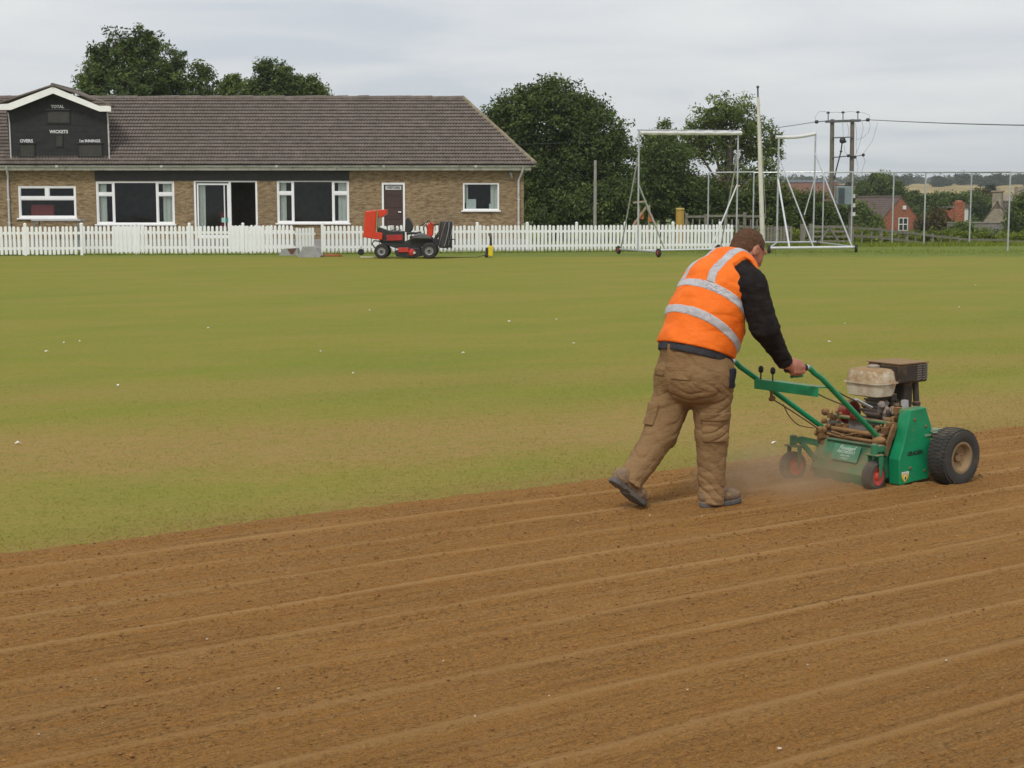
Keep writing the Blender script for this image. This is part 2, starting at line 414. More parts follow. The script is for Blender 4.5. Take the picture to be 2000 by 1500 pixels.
def build_soil():
    r = np.random.default_rng(21)
    # where the last pass ended the edge is ragged
    ns, nw = 800, 345
    s = np.linspace(-0.4, 11.6, ns); wv = np.linspace(-4.75, 0.0, nw)
    S, Wn = np.meshgrid(s, wv)
    edge = 0.07 * fbm2(S * 1.1, S * 0 + 3.3, 4) + 0.03 * fbm2(S * 14, S * 0 + 9.1, 3)
    fade = smooth01((Wn + 0.5) / 0.5)
    W = Wn + edge * fade
    per = 0.43
    ph = (Wn + 0.05 * fbm2(S * 0.35, Wn * 2.0, 3) + 0.018 * np.sin(S * 0.7 + Wn * 3)) / per
    k = np.round(ph); d = (ph - k) * per
    amp = np.clip(0.75 + 0.6 * fbm2(S * 0.6, k * 7.7, 4), 0.2, 1.2)
    ridge = np.exp(-(d / 0.021) ** 2) * amp * np.clip(-Wn / 0.3, 0, 1)
    trough = np.exp(-((d + 0.085) / 0.05) ** 2)
    side = np.exp(-((np.abs(d) - 0.13) / 0.02) ** 2)
    z = 0.012 + 0.011 * ridge - 0.006 * trough + 0.003 * side
    z += 0.004 * fbm2(S * 3, W * 9, 4) + 0.0055 * np.abs(fbm2(S * 15, W * 21, 4)) * (1 - 0.6 * ridge)
    cl = fbm2(S * 32 + 4, W * 38, 3); z += np.clip(cl - 0.28, 0, 1) * 0.03 * (1 - ridge)
    z += 0.0022 * np.sin(Wn * 2 * np.pi / 0.052 + 1.5 * fbm2(S * 0.8, Wn * 4, 2)) * np.clip(0.5 + fbm2(S * 0.7 + 5, Wn * 5, 3), 0, 1)
    z *= smooth01(-Wn / 0.12) * 0.85 + 0.15
    z += 0.003
    X = S * FD[0] + (W + W0) * FN[0]; Y = S * FD[1] + (W + W0) * FN[1]
    idx = np.arange(ns * nw).reshape(nw, ns)
    f = np.stack([idx[:-1, :-1], idx[:-1, 1:], idx[1:, 1:], idx[1:, :-1]], -1).reshape(-1, 4)
    v = np.stack([X, Y, z], -1).reshape(-1, 3); dry = ridge.ravel()
    # the rest of the worked strip, outside the view
    def patch(s0, s1, w0, w1):
        nonlocal v, f, dry
        a = np.linspace(s0, s1, 40); b = np.linspace(w0, w1, 20); A, B = np.meshgrid(a, b)
        x = A * FD[0] + (B + W0) * FN[0]; y = A * FD[1] + (B + W0) * FN[1]
        zz = 0.012 + 0.008 * np.exp(-((B / per - np.round(B / per)) * per / 0.05) ** 2)
        zz[-1, :] = zz[-1, :] * (0.2 if w1 == 0 else 1)
        i2 = np.arange(800).reshape(20, 40) + len(v)
        f = np.concatenate([f, np.stack([i2[:-1, :-1], i2[:-1, 1:], i2[1:, 1:], i2[1:, :-1]], -1).reshape(-1, 4)])
        v = np.concatenate([v, np.stack([x, y, zz], -1).reshape(-1, 3)]); dry = np.concatenate([dry, np.zeros(800)])
    patch(-14, -0.4, -12, 0); patch(11.6, 26, -12, 0); patch(-0.4, 11.6, -12, -4.75)
    me = np_mesh('soil', v, f, True)
    a = me.attributes.new('dry', 'FLOAT', 'POINT'); a.data.foreach_set('value', dry.astype(np.float32))
    link('soil', me, M_SOIL, None, 'structure')
    return s, wv, z
SOIL_S, SOIL_W, SOIL_Z = build_soil()
def soil_z(x, y):
    s = x * FD[0] + y * FD[1]; w = x * FN[0] + y * FN[1] - W0
    i = np.clip(np.searchsorted(SOIL_S, s), 0, len(SOIL_S) - 1); j = np.clip(np.searchsorted(SOIL_W, w), 0, len(SOIL_W) - 1)
    return np.where(w > 0, 0.0, SOIL_Z[j, i])
def scatter_clods(name, n, lo, hi, m, label, seed, wmin=-4.7, wmax=0.25, flat=0.7, bias=True):
    r = np.random.default_rng(seed)
    oct_v = np.array([[1, 0, 0], [0, 1, 0], [-1, 0, 0], [0, -1, 0], [0, 0, 1], [0, 0, -1]], float)
    oct_f = np.array([[0, 1, 4], [1, 2, 4], [2, 3, 4], [3, 0, 4], [1, 0, 5], [2, 1, 5], [3, 2, 5], [0, 3, 5]])
    s = r.uniform(-0.3, 11.4, n * 3); w = wmin + (wmax - wmin) * r.random(n * 3) ** 0.8
    if bias:
        dens = 0.5 + 0.9 * fbm2(s * 0.9, w * 2.6, 3) - 0.5 * np.exp(-((w / 0.43 - np.round(w / 0.43)) * 0.43 / 0.05) ** 2)
        dens = np.where(w > 0, dens * np.exp(-w / 0.1), dens)
        keep = r.random(n * 3) < np.clip(dens, 0.03, 1)
        s, w = s[keep][:n], w[keep][:n]
    else: s, w = s[:n], w[:n]
    n = len(s)
    x = s * FD[0] + (w + W0) * FN[0]; y = s * FD[1] + (w + W0) * FN[1]; z = soil_z(x, y)
    sz = lo + (hi - lo) * r.random(n) ** 3.5
    P = oct_v[None] * (1 + 0.45 * r.uniform(-1, 1, (n, 6, 1))) * sz[:, None, None] * np.stack([np.ones(n), r.uniform(0.6, 1.1, n), np.full(n, flat)], -1)[:, None, :]
    a = r.uniform(0, 6.28, n); ca, sa = np.cos(a)[:, None], np.sin(a)[:, None]
    Q = np.stack([P[..., 0] * ca - P[..., 1] * sa, P[..., 0] * sa + P[..., 1] * ca, P[..., 2]], -1)
    Q += np.stack([x, y, z + sz * 0.15], -1)[:, None, :]
    f = (oct_f[None] + (np.arange(n) * 6)[:, None, None]).reshape(-1, 3)
    o = link(name, np_mesh(name, Q.reshape(-1, 3), f, False), m, None, 'stuff')
    return tag(o, label, 'soil' if 'clod' in name else 'stones')
scatter_clods('soil_clods', 30000, 0.0022, 0.0095, plain('clod_earth', (.24, .115, .036), .95, .4, 30), 'loose brown crumbs and clods of earth strewn over the worked soil', 31)
scatter_clods('small_stones', 300, 0.003, 0.009, plain('stone_chip', (0.47, 0.38, 0.27), 0.85, 0.35, 60), 'tiny pale stones scattered through the worked soil', 32, bias=False, wmax=-0.05)

def build_grass():
    r = np.random.default_rng(41)
    def area(n, w0, w1, s0, s1, h0, h1, pw=1.0):
        w = w0 + (w1 - w0) * r.random(n) ** pw; s = r.uniform(s0, s1, n)
        x = s * FD[0] + (w + W0) * FN[0]; y = s * FD[1] + (w + W0) * FN[1]
        k = np.abs(x) < y * 0.36 + 0.4
        x, y, w = x[k], y[k], w[k]
        # sparser where the turf was scarified
        d = (0.75 + 0.7 * fbm2(x * 1.2, y * 1.2, 3) - 0.45 * np.exp(-((w - 1.75) / 0.75) ** 2)) * np.clip((10.5 - w) / 9, 0, 1) ** 1.5
        k = r.random(len(x)) < np.clip(d, 0.08, 1) * np.clip((w - w0) / 0.25 + 0.15, 0, 1)
        x, y = x[k], y[k]; m = len(x)
        h = r.uniform(h0, h1, m); a = r.uniform(0, 6.28, m); b = r.uniform(0, 6.28, m); ln = r.uniform(0.8, 2.4, m) * h
        wd_ = r.uniform(0.0016, 0.0032, m)
        p0 = np.stack([x - wd_ * np.cos(a), y - wd_ * np.sin(a), np.full(m, -0.002)], -1)
        p1 = np.stack([x + wd_ * np.cos(a), y + wd_ * np.sin(a), np.full(m, -0.002)], -1)
        p2 = np.stack([x + ln * np.cos(b), y + ln * np.sin(b), h], -1)
        return np.stack([p0, p1, p2], 1)
    T = np.concatenate([area(300000, -0.08, 10.5, 0.5, 21, 0.004, 0.014, 1.5)])
    me = np_mesh('turf_blades', T.reshape(-1, 3), np.arange(len(T) * 3).reshape(-1, 3), False)
    tag(link('turf_blades', me, M_BLADE, None, 'stuff'), 'short thin green and straw grass blades along the soil edge', 'grass')
build_grass()
def paper_scraps():
    m = plain('litter_white', (0.78, 0.78, 0.76), 0.6, 0.06)
    r = random.Random(4)
    for (px, py) in [(125, 671), (156, 668), (91, 688), (407, 642), (722, 607), (995, 629), (1087, 625), (1120, 672), (690, 731), (626, 688), (230, 755), (905, 691), (35, 868), (1620, 669), (1650, 633), (1873, 601), (1512, 868), (1905, 558)]:
        c = gnd(px, py); a = r.uniform(0, 3.1); L = r.uniform(0.012, 0.028); w = r.uniform(0.005, 0.010)
        d = np.array([math.cos(a), math.sin(a), 0]); e = np.array([-d[1], d[0], 0]); b = MB(c)
        top = [c + d * L + e * w, c - d * L * 0.7 + e * w * 0.8 + np.array([0, 0, 0.012]), c - d * L - e * w, c + d * L * 0.5 - e * w * 1.2 + np.array([0, 0, 0.016])]
        b.prism([q + np.array([0, 0, 0.006]) for q in top], (0, 0, 0.003))
        o = b.build('paper_scrap', m); o.location = c
        tag(o, 'tiny white scrap lying loose on the mown grass', 'litter', 'white scraps on the grass')
paper_scraps()
# ================================================================ CLUBHOUSE
YB = 60.0            # facade plane
def bx(px, y=400): return at(px, y, YB)[0]
def bz(py, Y=YB): return at(1000, py, Y)[2]
def mat_brick(name, c1, c2, mortar, scale=1.0):
    t = NT(name); o = t.obj(); s = t.sep(o)
    cb = t.n('ShaderNodeCombineXYZ'); t.put(t.math('ADD', s['X'], s['Y']), cb.inputs[0]); t.put(s['Z'], cb.inputs[1])
    b = t.n('ShaderNodeTexBrick'); t.put(cb.outputs[0], b.inputs['Vector'])
    b.inputs['Scale'].default_value = 1.0; b.inputs['Brick Width'].default_value = 0.225 * scale; b.inputs['Row Height'].default_value = 0.075 * scale
    b.inputs['Mortar Size'].default_value = 0.009 * scale; b.inputs['Mortar Smooth'].default_value = 0.2; b.inputs['Bias'].default_value = -0.1
    b.inputs['Color1'].default_value = (*c1, 1); b.inputs['Color2'].default_value = (*c2, 1); b.inputs['Mortar'].default_value = (*mortar, 1)
    v = t.noise(t.map(o, (4.4, 4.4, 13)), 1.0, 3, 0.7)
    c = t.mix(t.ramp(v, [(0.36, 0.7), (0.5, 0.0)]), b.outputs['Color'], (0.125, 0.075, 0.042))
    c = t.mix(t.ramp(v, [(0.53, 0.0), (0.66, 0.7)]), c, (0.42, 0.32, 0.19))
    c = t.mix(t.ramp(t.noise(o, 0.8, 5, 0.65), [(0.45, 0.0), (0.75, 0.4)]), c, (0.21, 0.165, 0.115))
    h = t.math('SUBTRACT', t.math('MULTIPLY', t.noise(o, 60, 3), 0.3), b.outputs['Fac'])
    return t.done(c, 0.9, 0, t.bump(h, 0.7, 0.01), 0.2)
M_BRICK = mat_brick('buff_brick', (0.255, 0.175, 0.078), (0.33, 0.225, 0.12), (0.27, 0.225, 0.165))
M_UPVC = plain('white_frame', (0.87, 0.87, 0.87), 0.35, 0.04, 3)
M_PAINT = plain('white_bargeboard', (0.87, 0.87, 0.85), 0.5, 0.05, 2.2, bump=0.002)
M_GUT = plain('weathered_gutter', (0.50, 0.51, 0.48), 0.6, 0.2, 1.6, dirt=(0.20, 0.21, 0.15), dirt_amt=0.35)
M_FASC = plain('soffit_board', (0.60, 0.58, 0.51), 0.6, 0.15, 2.0, dirt=(0.25, 0.24, 0.18), dirt_amt=0.3)
M_DARKB = plain('dark_boarding', (0.018, 0.0165, 0.0165), 0.6, 0.25, 3, bump=0.003)
M_BOARD = plain('scoreboard_black', (0.011, 0.0115, 0.013), 0.7, 0.3, 1.8, bump=0.003, bscale=18, dirt=(0.020, 0.020, 0.019), dirt_amt=0.4)
M_SLOT = plain('scoreboard_window', (0.035, 0.034, 0.027), 0.45, 0.3, 4)
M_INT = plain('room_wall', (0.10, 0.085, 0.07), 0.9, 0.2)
M_CURT = plain('pale_curtain', (0.80, 0.80, 0.75), 0.9, 0.06, 9)
M_DOORB = plain('brown_door', (0.058, 0.028, 0.022), 0.5, 0.15, 2)
def mat_tile():
    t = NT('roof_tile'); o = t.obj()
    tile = t.noise(t.map(o, (3.3, 4.5, 4.5)), 1.0, 2, 0.7)
    c = t.ramp(tile, [(0.3, (0.135, 0.112, 0.098)), (0.5, (0.180, 0.148, 0.130)), (0.72, (0.235, 0.190, 0.167))])
    c = t.mix(t.ramp(t.noise(o, 0.55, 5, 0.7), [(0.42, 0.0), (0.7, 0.55)]), c, (0.135, 0.118, 0.095))
    c = t.mix(t.ramp(t.noise(o, 11, 5, 0.75), [(0.60, 0.0), (0.72, 0.75)]), c, (0.27, 0.255, 0.215))
    c = t.mix(t.ramp(t.noise(o, 23, 3, 0.6), [(0.28, 0.7), (0.4, 0.0)]), c, (0.05, 0.044, 0.032))
    return t.done(c, 0.9, 0, t.bump(t.noise(o, 70, 3), 0.4, 0.006), 0.2)
M_TILE = mat_tile()
M_LICH = plain('lichened_tile', (0.215, 0.185, 0.125), 0.95, 0.35, 5, bump=0.006, dirt=(0.27, 0.16, 0.05), dirt_amt=0.3)
def mat_glass():
    t = NT('window_glass')
    tr = t.n('ShaderNodeBsdfTransparent'); tr.inputs[0].default_value = (0.86, 0.89, 0.88, 1)
    gl = t.n('ShaderNodeBsdfGlossy'); gl.inputs['Roughness'].default_value = 0.03; gl.inputs[0].default_value = (0.9, 0.95, 1, 1)
    nb = t.bump(t.noise(t.obj(), 1.3, 2), 0.05, 0.05); t.put(nb, gl.inputs['Normal'])
    fr = t.n('ShaderNodeFresnel'); fr.inputs[0].default_value = 1.45
    mx = t.n('ShaderNodeMixShader'); t.put(t.math('MULTIPLY', fr.outputs[0], .48), mx.inputs[0]); t.put(tr.outputs[0], mx.inputs[1]); t.put(gl.outputs[0], mx.inputs[2])
    t.put(mx.outputs[0], t.out.inputs[0]); return t.m
M_GLASS = mat_glass()

club = thing('clubhouse', 'long buff brick cricket clubhouse with brown tiled hipped roof and black scoreboard gable', 'building', (-10, YB + 3, 0))
CO = (-10, YB + 3, 0)
XL, XR = -31.0, bx(1023)
ZE = bz(332); FLOOR = 0.42
OPEN = {'w1': (36, 149, 363, 426), 'w2': (188, 341, 354, 438), 'd1': (379, 503, 352, None), 'w3': (541, 682, 352, 436), 'd2': (746, 791, 357, None), 'w4': (904, 975, 357, 411)}
RECT = {k: (bx(a), bx(b), (FLOOR if d is None else bz(d)), bz(c)) for k, (a, b, c, d) in OPEN.items()}
RECT['w0'] = (bx(-150), bx(-45), bz(438), bz(354))
def wall_mesh():
    b = MB(CO); T = 0.28
    xs = sorted({XL, XR, *[v for r in RECT.values() for v in r[:2]]}); zs = sorted({-0.6, ZE, *[v for r in RECT.values() for v in r[2:]]})
    def inside(x, z): return any(r[0] < x < r[1] and r[2] < z < r[3] for r in RECT.values())
    for i in range(len(xs) - 1):
        z0 = None
        for j in range(len(zs) - 1):
            hole = inside((xs[i] + xs[i + 1]) / 2, (zs[j] + zs[j + 1]) / 2)
            if not hole and z0 is None: z0 = zs[j]
            if (hole or j == len(zs) - 2) and z0 is not None:
                b.box((xs[i], YB, z0), (xs[i + 1], YB + T, zs[j] if hole else zs[j + 1])); z0 = None
    b.box((XR - T, YB + T, -0.6), (XR, YB + 5.9, ZE)); b.box((XL, YB + 5.9, -0.6), (XR, YB + 6.15, ZE)); b.box((XL, YB + T, -0.6), (XL + T, YB + 5.9, ZE))
    return b
wl = wall_mesh().build('brick_wall', M_BRICK, club)
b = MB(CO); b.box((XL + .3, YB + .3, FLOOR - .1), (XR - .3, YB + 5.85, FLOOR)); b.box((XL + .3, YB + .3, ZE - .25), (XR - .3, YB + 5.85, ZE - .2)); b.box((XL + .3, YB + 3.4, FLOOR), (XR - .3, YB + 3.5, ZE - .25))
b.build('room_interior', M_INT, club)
def frame_rect(b, x0, x1, z0, z1, w, y0, y1):
    b.box((x0, y0, z0), (x0 + w, y1, z1)); b.box((x1 - w, y0, z0), (x1, y1, z1))
    b.box((x0 + w, y0, z0), (x1 - w, y1, z0 + w)); b.box((x0 + w, y0, z1 - w), (x1 - w, y1, z1))
def pane(parent, x0, x1, z0, z1, y=YB + 0.09):
    p = MB(CO); p.box((x0, y, z0), (x1, y + 0.006, z1)); return p.build('pane', M_GLASS, parent)
def curtain(parent, x0, x1, z0, z1, y=YB + 0.15):
    n = max(6, int((x1 - x0) / 0.03)); p = MB(CO); vs = []; fs = []
    for i in range(n + 1):
        x = x0 + (x1 - x0) * i / n; yy = y + 0.03 * math.sin(i * 1.25) + 0.01 * math.sin(i * 2.9)
        vs += [(x, yy, z0), (x + 0.01 * math.sin(i), yy * 1.0, z1), (x, yy + 0.012, z0), (x, yy + 0.012, z1)]
    for i in range(n):
        a = 4 * i; fs += [(a, a + 4, a + 5, a + 1), (a + 2, a + 3, a + 7, a + 6), (a + 1, a + 5, a + 7, a + 3), (a, a + 2, a + 6, a + 4)]
    p.add(vs, fs); return p.build('curtain', M_CURT, parent, smooth=True)
def window(key, layout):
    x0, x1, z0, z1 = RECT[key]; w = 0.065; y0, y1 = YB + 0.02, YB + 0.11
    f = MB(CO); frame_rect(f, x0, x1, z0, z1, w, y0, y1)
    panes = []
    if layout == 'picture':
        a, c = x0 + (x1 - x0) * 0.225, x1 - (x1 - x0) * 0.225; t = z1 - (z1 - z0) * 0.30
        for xx in (a, c): f.box((xx - .035, y0 + .003, z0 + w), (xx + .035, y1 - .003, z1 - w))
        for (p, q) in ((x0 + w, a - .035), (c + .035, x1 - w)):
            f.box((p, y0 + .005, t - .05), (q, y1 - .005, t + .05)); panes += [(p, q, z0 + w, t - .05), (p, q, t + .05, z1 - w)]
            frame_rect(f, p, q, z0 + w, t - .05, .03, y0 + .015, y1 - .015); frame_rect(f, p, q, t + .05, z1 - w, .03, y0 + .015, y1 - .015)
        panes.append((a + .035, c - .035, z0 + w, z1 - w))
    elif layout == 'two_over_one':
        t = z1 - (z1 - z0) * 0.38; mcx = (x0 + x1) / 2
        f.box((x0 + w, y0 + .003, t - .05), (x1 - w, y1 - .003, t + .05)); f.box((mcx - .06, y0 + .005, t + .05), (mcx + .06, y1 - .005, z1 - w))
        panes = [(x0 + w, mcx - .06, t + .05, z1 - w), (mcx + .06, x1 - w, t + .05, z1 - w), (x0 + w, x1 - w, z0 + w, t - .05)]
        for q in panes: frame_rect(f, *q, .03, y0 + .015, y1 - .015)
    else: panes = [(x0 + w, x1 - w, z0 + w, z1 - w)]
    fo = f.build('window', M_UPVC, club, bevel=0.004, seg=1)
    for q in panes: pane(fo, *q)
    sl_ = MB(CO); sl_.box((x0 - .06, YB - .09, z0 - .05), (x1 + .06, YB + .02, z0 + .004)); sl_.build('sill', M_UPVC, fo, bevel=0.006, seg=1)
    return fo, (x0, x1, z0, z1)
for k, lay in (('w0', 'picture'), ('w1', 'two_over_one'), ('w2', 'picture'), ('w3', 'picture'), ('w4', 'single')):
    fo, (x0, x1, z0, z1) = window(k, lay)
    W = x1 - x0
    if lay == 'picture':
        curtain(fo, x0 + .05, x0 + W * .125, z0 + .03, z1 - .05); curtain(fo, x1 - W * .155, x1 - .05, z0 + .03, z1 - .05)
    if k == 'w4':
        curtain(fo, x1 - W * .24, x1 - .05, z0 + .03, z1 - .05); curtain(fo, x0 + .05, x0 + W * .14, z0 + .3, z1 - .05)
        for (a, c, h) in ((.09, .36, .36), (.72, .86, .2)):
            p = MB(CO); p.box((x0 + W * a, YB + .13, z0 + .05), (x0 + W * c, YB + .14, z0 + .05 + (z1 - z0) * h)); p.build('notice_paper', plain('paper', (.72, .78, .76), .8, .05), fo)
def sliding_door():
    x0, x1, z0, z1 = RECT['d1']; w = .075
    f = MB(CO); frame_rect(f, x0, x1, z0, z1, w, YB + .01, YB + .13)
    mid = x0 + (x1 - x0) * .565
    f.box((mid - .045, YB + .02, z0 + w), (mid + .045, YB + .12, z1 - w))
    fo = f.build('sliding_door', M_UPVC, club, bevel=.004, seg=1)
    l = MB(CO); frame_rect(l, x0 + .11, mid - .05, z0 + w, z1 - w - .05, .06, YB + .05, YB + .10)
    l.box((mid - .24, YB + .051, z0 + w + .06), (mid - .20, YB + .099, z1 - w - .11))
    lo = l.build('door_leaf', M_UPVC, fo, bevel=.004, seg=1)
    pane(lo, x0 + .17, mid - .11, z0 + w + .06, z1 - w - .11, YB + .072)
    for k, cx in enumerate((mid - .28, mid - .14)):
        s = MB(CO); s.box((cx - .06, YB + .035, z0 + .62), (cx + .05, YB + .045, z0 + .80)); s.build('door_notice', plain(('mint_sticker', 'green_sticker')[k], ((.35, .62, .55), (.02, .22, .17))[k], .5, .05), fo)
    curtain(fo, x0 + .18, x0 + .42, z0 + .1, z1 - .15)
sliding_door()
def brown_door():
    x0, x1, z0, z1 = RECT['d2']; w = .075
    f = MB(CO); frame_rect(f, x0, x1, z0, z1, w, YB - .01, YB + .12)
    fo = f.build('door', M_UPVC, club, bevel=.004, seg=1)
    l = MB(CO); l.box((x0 + w, YB + .07, z0 + w), (x1 - w, YB + .11, z1 - w))
    for zz in np.linspace(z0 + .3, z1 - .5, 4): l.box((x0 + w + .1, YB + .055, zz), (x1 - w - .1, YB + .072, zz + .36))
    lo = l.build('door_leaf', M_DOORB, fo, bevel=.006, seg=1)
    h = MB(CO); h.tube([(x1 - w - .08, YB + .07, z0 + 1.02), (x1 - w - .08, YB + .01, z0 + 1.02), (x1 - w - .19, YB + .01, z0 + 1.02)], .012, 6); h.build('door_handle', plain('chrome', (.6, .6, .62), .3, .05, metal=1), fo)
    s = MB(CO); s.box((x0 + .14, YB + .03, z1 - .27), (x1 - .14, YB + .055, z1 - .11)); so_ = s.build('door_sign', plain('sign_white', (.55, .55, .54), .5, .05), fo)
    text_part('sign_lettering', 'VISITORS', .125, ((x0 + x1) / 2 - CO[0], YB + .027 - CO[1], z1 - .19 - CO[2]), (1, 0, 0), (0, 0, 1), plain('sign_black', (.03, .03, .035), .6, .05), fo, bold=.004)
brown_door()
# dark boarding over the windows, eaves, gutter, pipes
b = MB(CO); b.box((bx(187), YB - .025, bz(353)), (bx(683), YB - .002, ZE - .004)); b.build('lintel_board', M_DARKB, club)
YE = YB - 0.42
b = MB(CO); b.box((XL - .3, YE + .10, bz(332)), (bx(1037), YB + .3, bz(332) + .02)); b.box((XL - .3, YE + .08, bz(332) - .02), (bx(1037), YE + .11, bz(325, YE)))
b.build('fascia', M_FASC, club)
def gutter():
    b = MB(CO); n = 7; xs = [XL - .3, bx(1046)]; zc = bz(323.5, YE); r = .06; vs = []; fs = []
    for x in xs:
        for k in range(n): a = math.pi * k / (n - 1); vs.append((x, YE + .012 - r * math.cos(a), zc - r * math.sin(a)))
        for k in range(n): a = math.pi * k / (n - 1); vs.append((x, YE + .012 - (r - .008) * math.cos(a), zc - (r - .008) * math.sin(a)))
    for k in range(n - 1): fs += [(k, k + 1, 2 * n + k + 1, 2 * n + k), (n + k, 3 * n + k, 3 * n + k + 1, n + k + 1)]
    fs += [(0, 2 * n, 3 * n, n), (n - 1, 2 * n - 1, 4 * n - 1, 3 * n - 1)]
    b.add(vs, fs); g = b.build('gutter', M_GUT, club, smooth=True)
    for px in (120, 322, 545, 752, 930):
        c = MB(CO); x = bx(px); c.box((x - .05, YE - .055, zc - .068), (x + .05, YE + .085, zc + .012)); c.build('gutter_joint', M_GUT, g)
gutter()
for (xt, xb_) in ((bx(22), bx(18)), (bx(1022), bx(1013))):
    b = MB(CO); b.tube([(xt, YE + .01, bz(326, YE)), (xt, YE + .02, bz(331)), (xb_ + (xt - xb_) * .3, YB - .08, bz(346)), (xb_, YB - .06, bz(352)), (xb_, YB - .06, 0.0)], .042, 10)
    for zz in (1.0, 1.9): b.box((xb_ - .06, YB - .1, zz), (xb_ + .06, YB, zz + .04))
    b.build('downpipe', plain('pipe_grey', (.52, .52, .51), .5, .15, 2, dirt=(.25, .26, .2), dirt_amt=.2), club, smooth=True)
b = MB(CO); x = bx(997); z = bz(339); b.box((x - .05, YB - .05, z - .06), (x + .05, YB, z + .06)); b.bar((x, YB - .05, z + .03), (x + .03, YB - .2, z - .02), .09, .1); b.bar((x + .04, YB - .16, z - .03), (x + .06, YB - .17, z - .17), .04, .04)
b.build('security_light', plain('lamp_grey', (.33, .32, .30), .5, .1), club, bevel=.008)

# roof: ribbed courses of tiles, each course its own step
RY = YE + 3.4; ZR = at(1000, 192, RY)[2]; ZE2 = bz(322, YE)
XE = bx(1047) + .02; XRG = at(905, 192, RY)[0]
def tile_course_mesh(name, x_left, x_right_fn, y_a, z_a, y_b, z_b, rows, pitch=.118, amp=.022, lift=.05):
    vs, fs = [], []
    slope = np.array([0, y_b - y_a, z_b - z_a]); nrm = np.array([0, -slope[2], slope[1]]); nrm /= np.linalg.norm(nrm)
    for r in range(rows):
        t0, t1 = r / rows, (r + 1.12) / rows
        xr = x_right_fn((r + .5) / rows); n = int((xr - x_left) / (pitch / 4)); x0 = xr - n * pitch / 4
        jit = np.cumsum(rng.normal(0, .0007, n + 1)); k = len(vs)
        for i in range(n + 1):
            x = x0 + i * pitch / 4; h = (amp, .35 * amp, -amp * .6, .35 * amp)[i % 4]
            for q, (t, l) in enumerate(((t0, lift - .02), (t0, lift + .012), (t1, .006))):
                p = np.array([x, y_a, z_a]) + slope * min(t, 1.0) + nrm * (l + (h if q else h * .5) + (jit[i] % .004)); vs.append(tuple(p - np.array(CO)))
        for i in range(n):
            a = k + 3 * i; fs += [(a, a + 3, a + 4, a + 1), (a + 1, a + 4, a + 5, a + 2)]
    return np_mesh(name, vs, fs, False)
b = MB(CO)   # boarding under the tiles, all four slopes
YBK = 2 * RY - YE
e = [(XL - .3, YE, ZE2 - .03), (XE, YE, ZE2 - .03), (XE, YBK, ZE2 - .03), (XL - .3, YBK, ZE2 - .03), (XL - .3, RY, ZR - .04), (XRG, RY, ZR - .04)]
b.add(e, [(0, 1, 5, 4), (1, 2, 5), (2, 3, 4, 5), (0, 4, 3), (0, 3, 2, 1)])
roof = b.build('roof', M_TILE, club)
me = tile_course_mesh('roof_tiles', XL - .3, lambda t: XE + (XRG - XE) * t, YE - .04, ZE2, RY, ZR, 20)
link('roof_tiles', me, M_TILE, roof, 'stuff')
def ridge_tiles(name, p, q, r, m, step=.42):
    p, q = np.array(p), np.array(q); L = np.linalg.norm(q - p); n = int(L / step); bld = MB(CO)
    for i in range(n):
        a = p + (q - p) * (i / n); c = p + (q - p) * ((i + 1.06) / n); dz = rng.normal(0, .008)
        bld.tube([a + [0, 0, dz], c + [0, 0, dz + .01]], r * (1 + .06 * (i % 2)), 8)
    o = bld.build(name, m, roof, smooth=True); o['kind'] = 'stuff'; return o
ridge_tiles('ridge_tiles', (XL - .3, RY, ZR), (XRG, RY, ZR), .10, M_TILE)
ridge_tiles('hip_tiles', (XE - .03, YE - .02, ZE2 + .02), (XRG, RY, ZR), .085, M_LICH, .3)
# scoreboard gable
YS = YB - .12
def sx(px): return at(px, 250, YS)[0]
def sz(py): return at(112, py, YS)[2]
sb = MB(CO)
pts = [(sx(18), YS, sz(317)), (sx(211), YS, sz(317)), (sx(211), YS, sz(216)), (sx(112), YS, sz(181)), (sx(14), YS, sz(216))]
BKY = YS + 3.3; sb.add(pts + [(sx(112), BKY, sz(317)), (sx(112), BKY, sz(181))], [(0, 1, 2, 3, 4), (1, 5, 6, 2), (2, 6, 3), (4, 3, 6), (0, 4, 6, 5), (0, 5, 1)]); gable = sb.build('scoreboard_gable', M_BOARD, club)
gable['label'] = 'black painted gable carrying the score windows'
bl = MB(CO)
for i in range(11):   # boards of the gable front
    z0 = sz(317) + i * .235; z1 = z0 + .228; xa, xc = sx(18), sx(211)
    if z1 > sz(216):
        f_ = min(1, (z1 - sz(216)) / (sz(181) - sz(216))); cx = sx(112); xa, xc = xa + (cx - xa) * f_, xc + (cx - xc) * f_
    if xc - xa > .3:
        q = MB(CO); q.box((xa + .01, YS - .016, z0), (xc - .01, YS - .001, z1)); q.build('board', M_BOARD, gable)
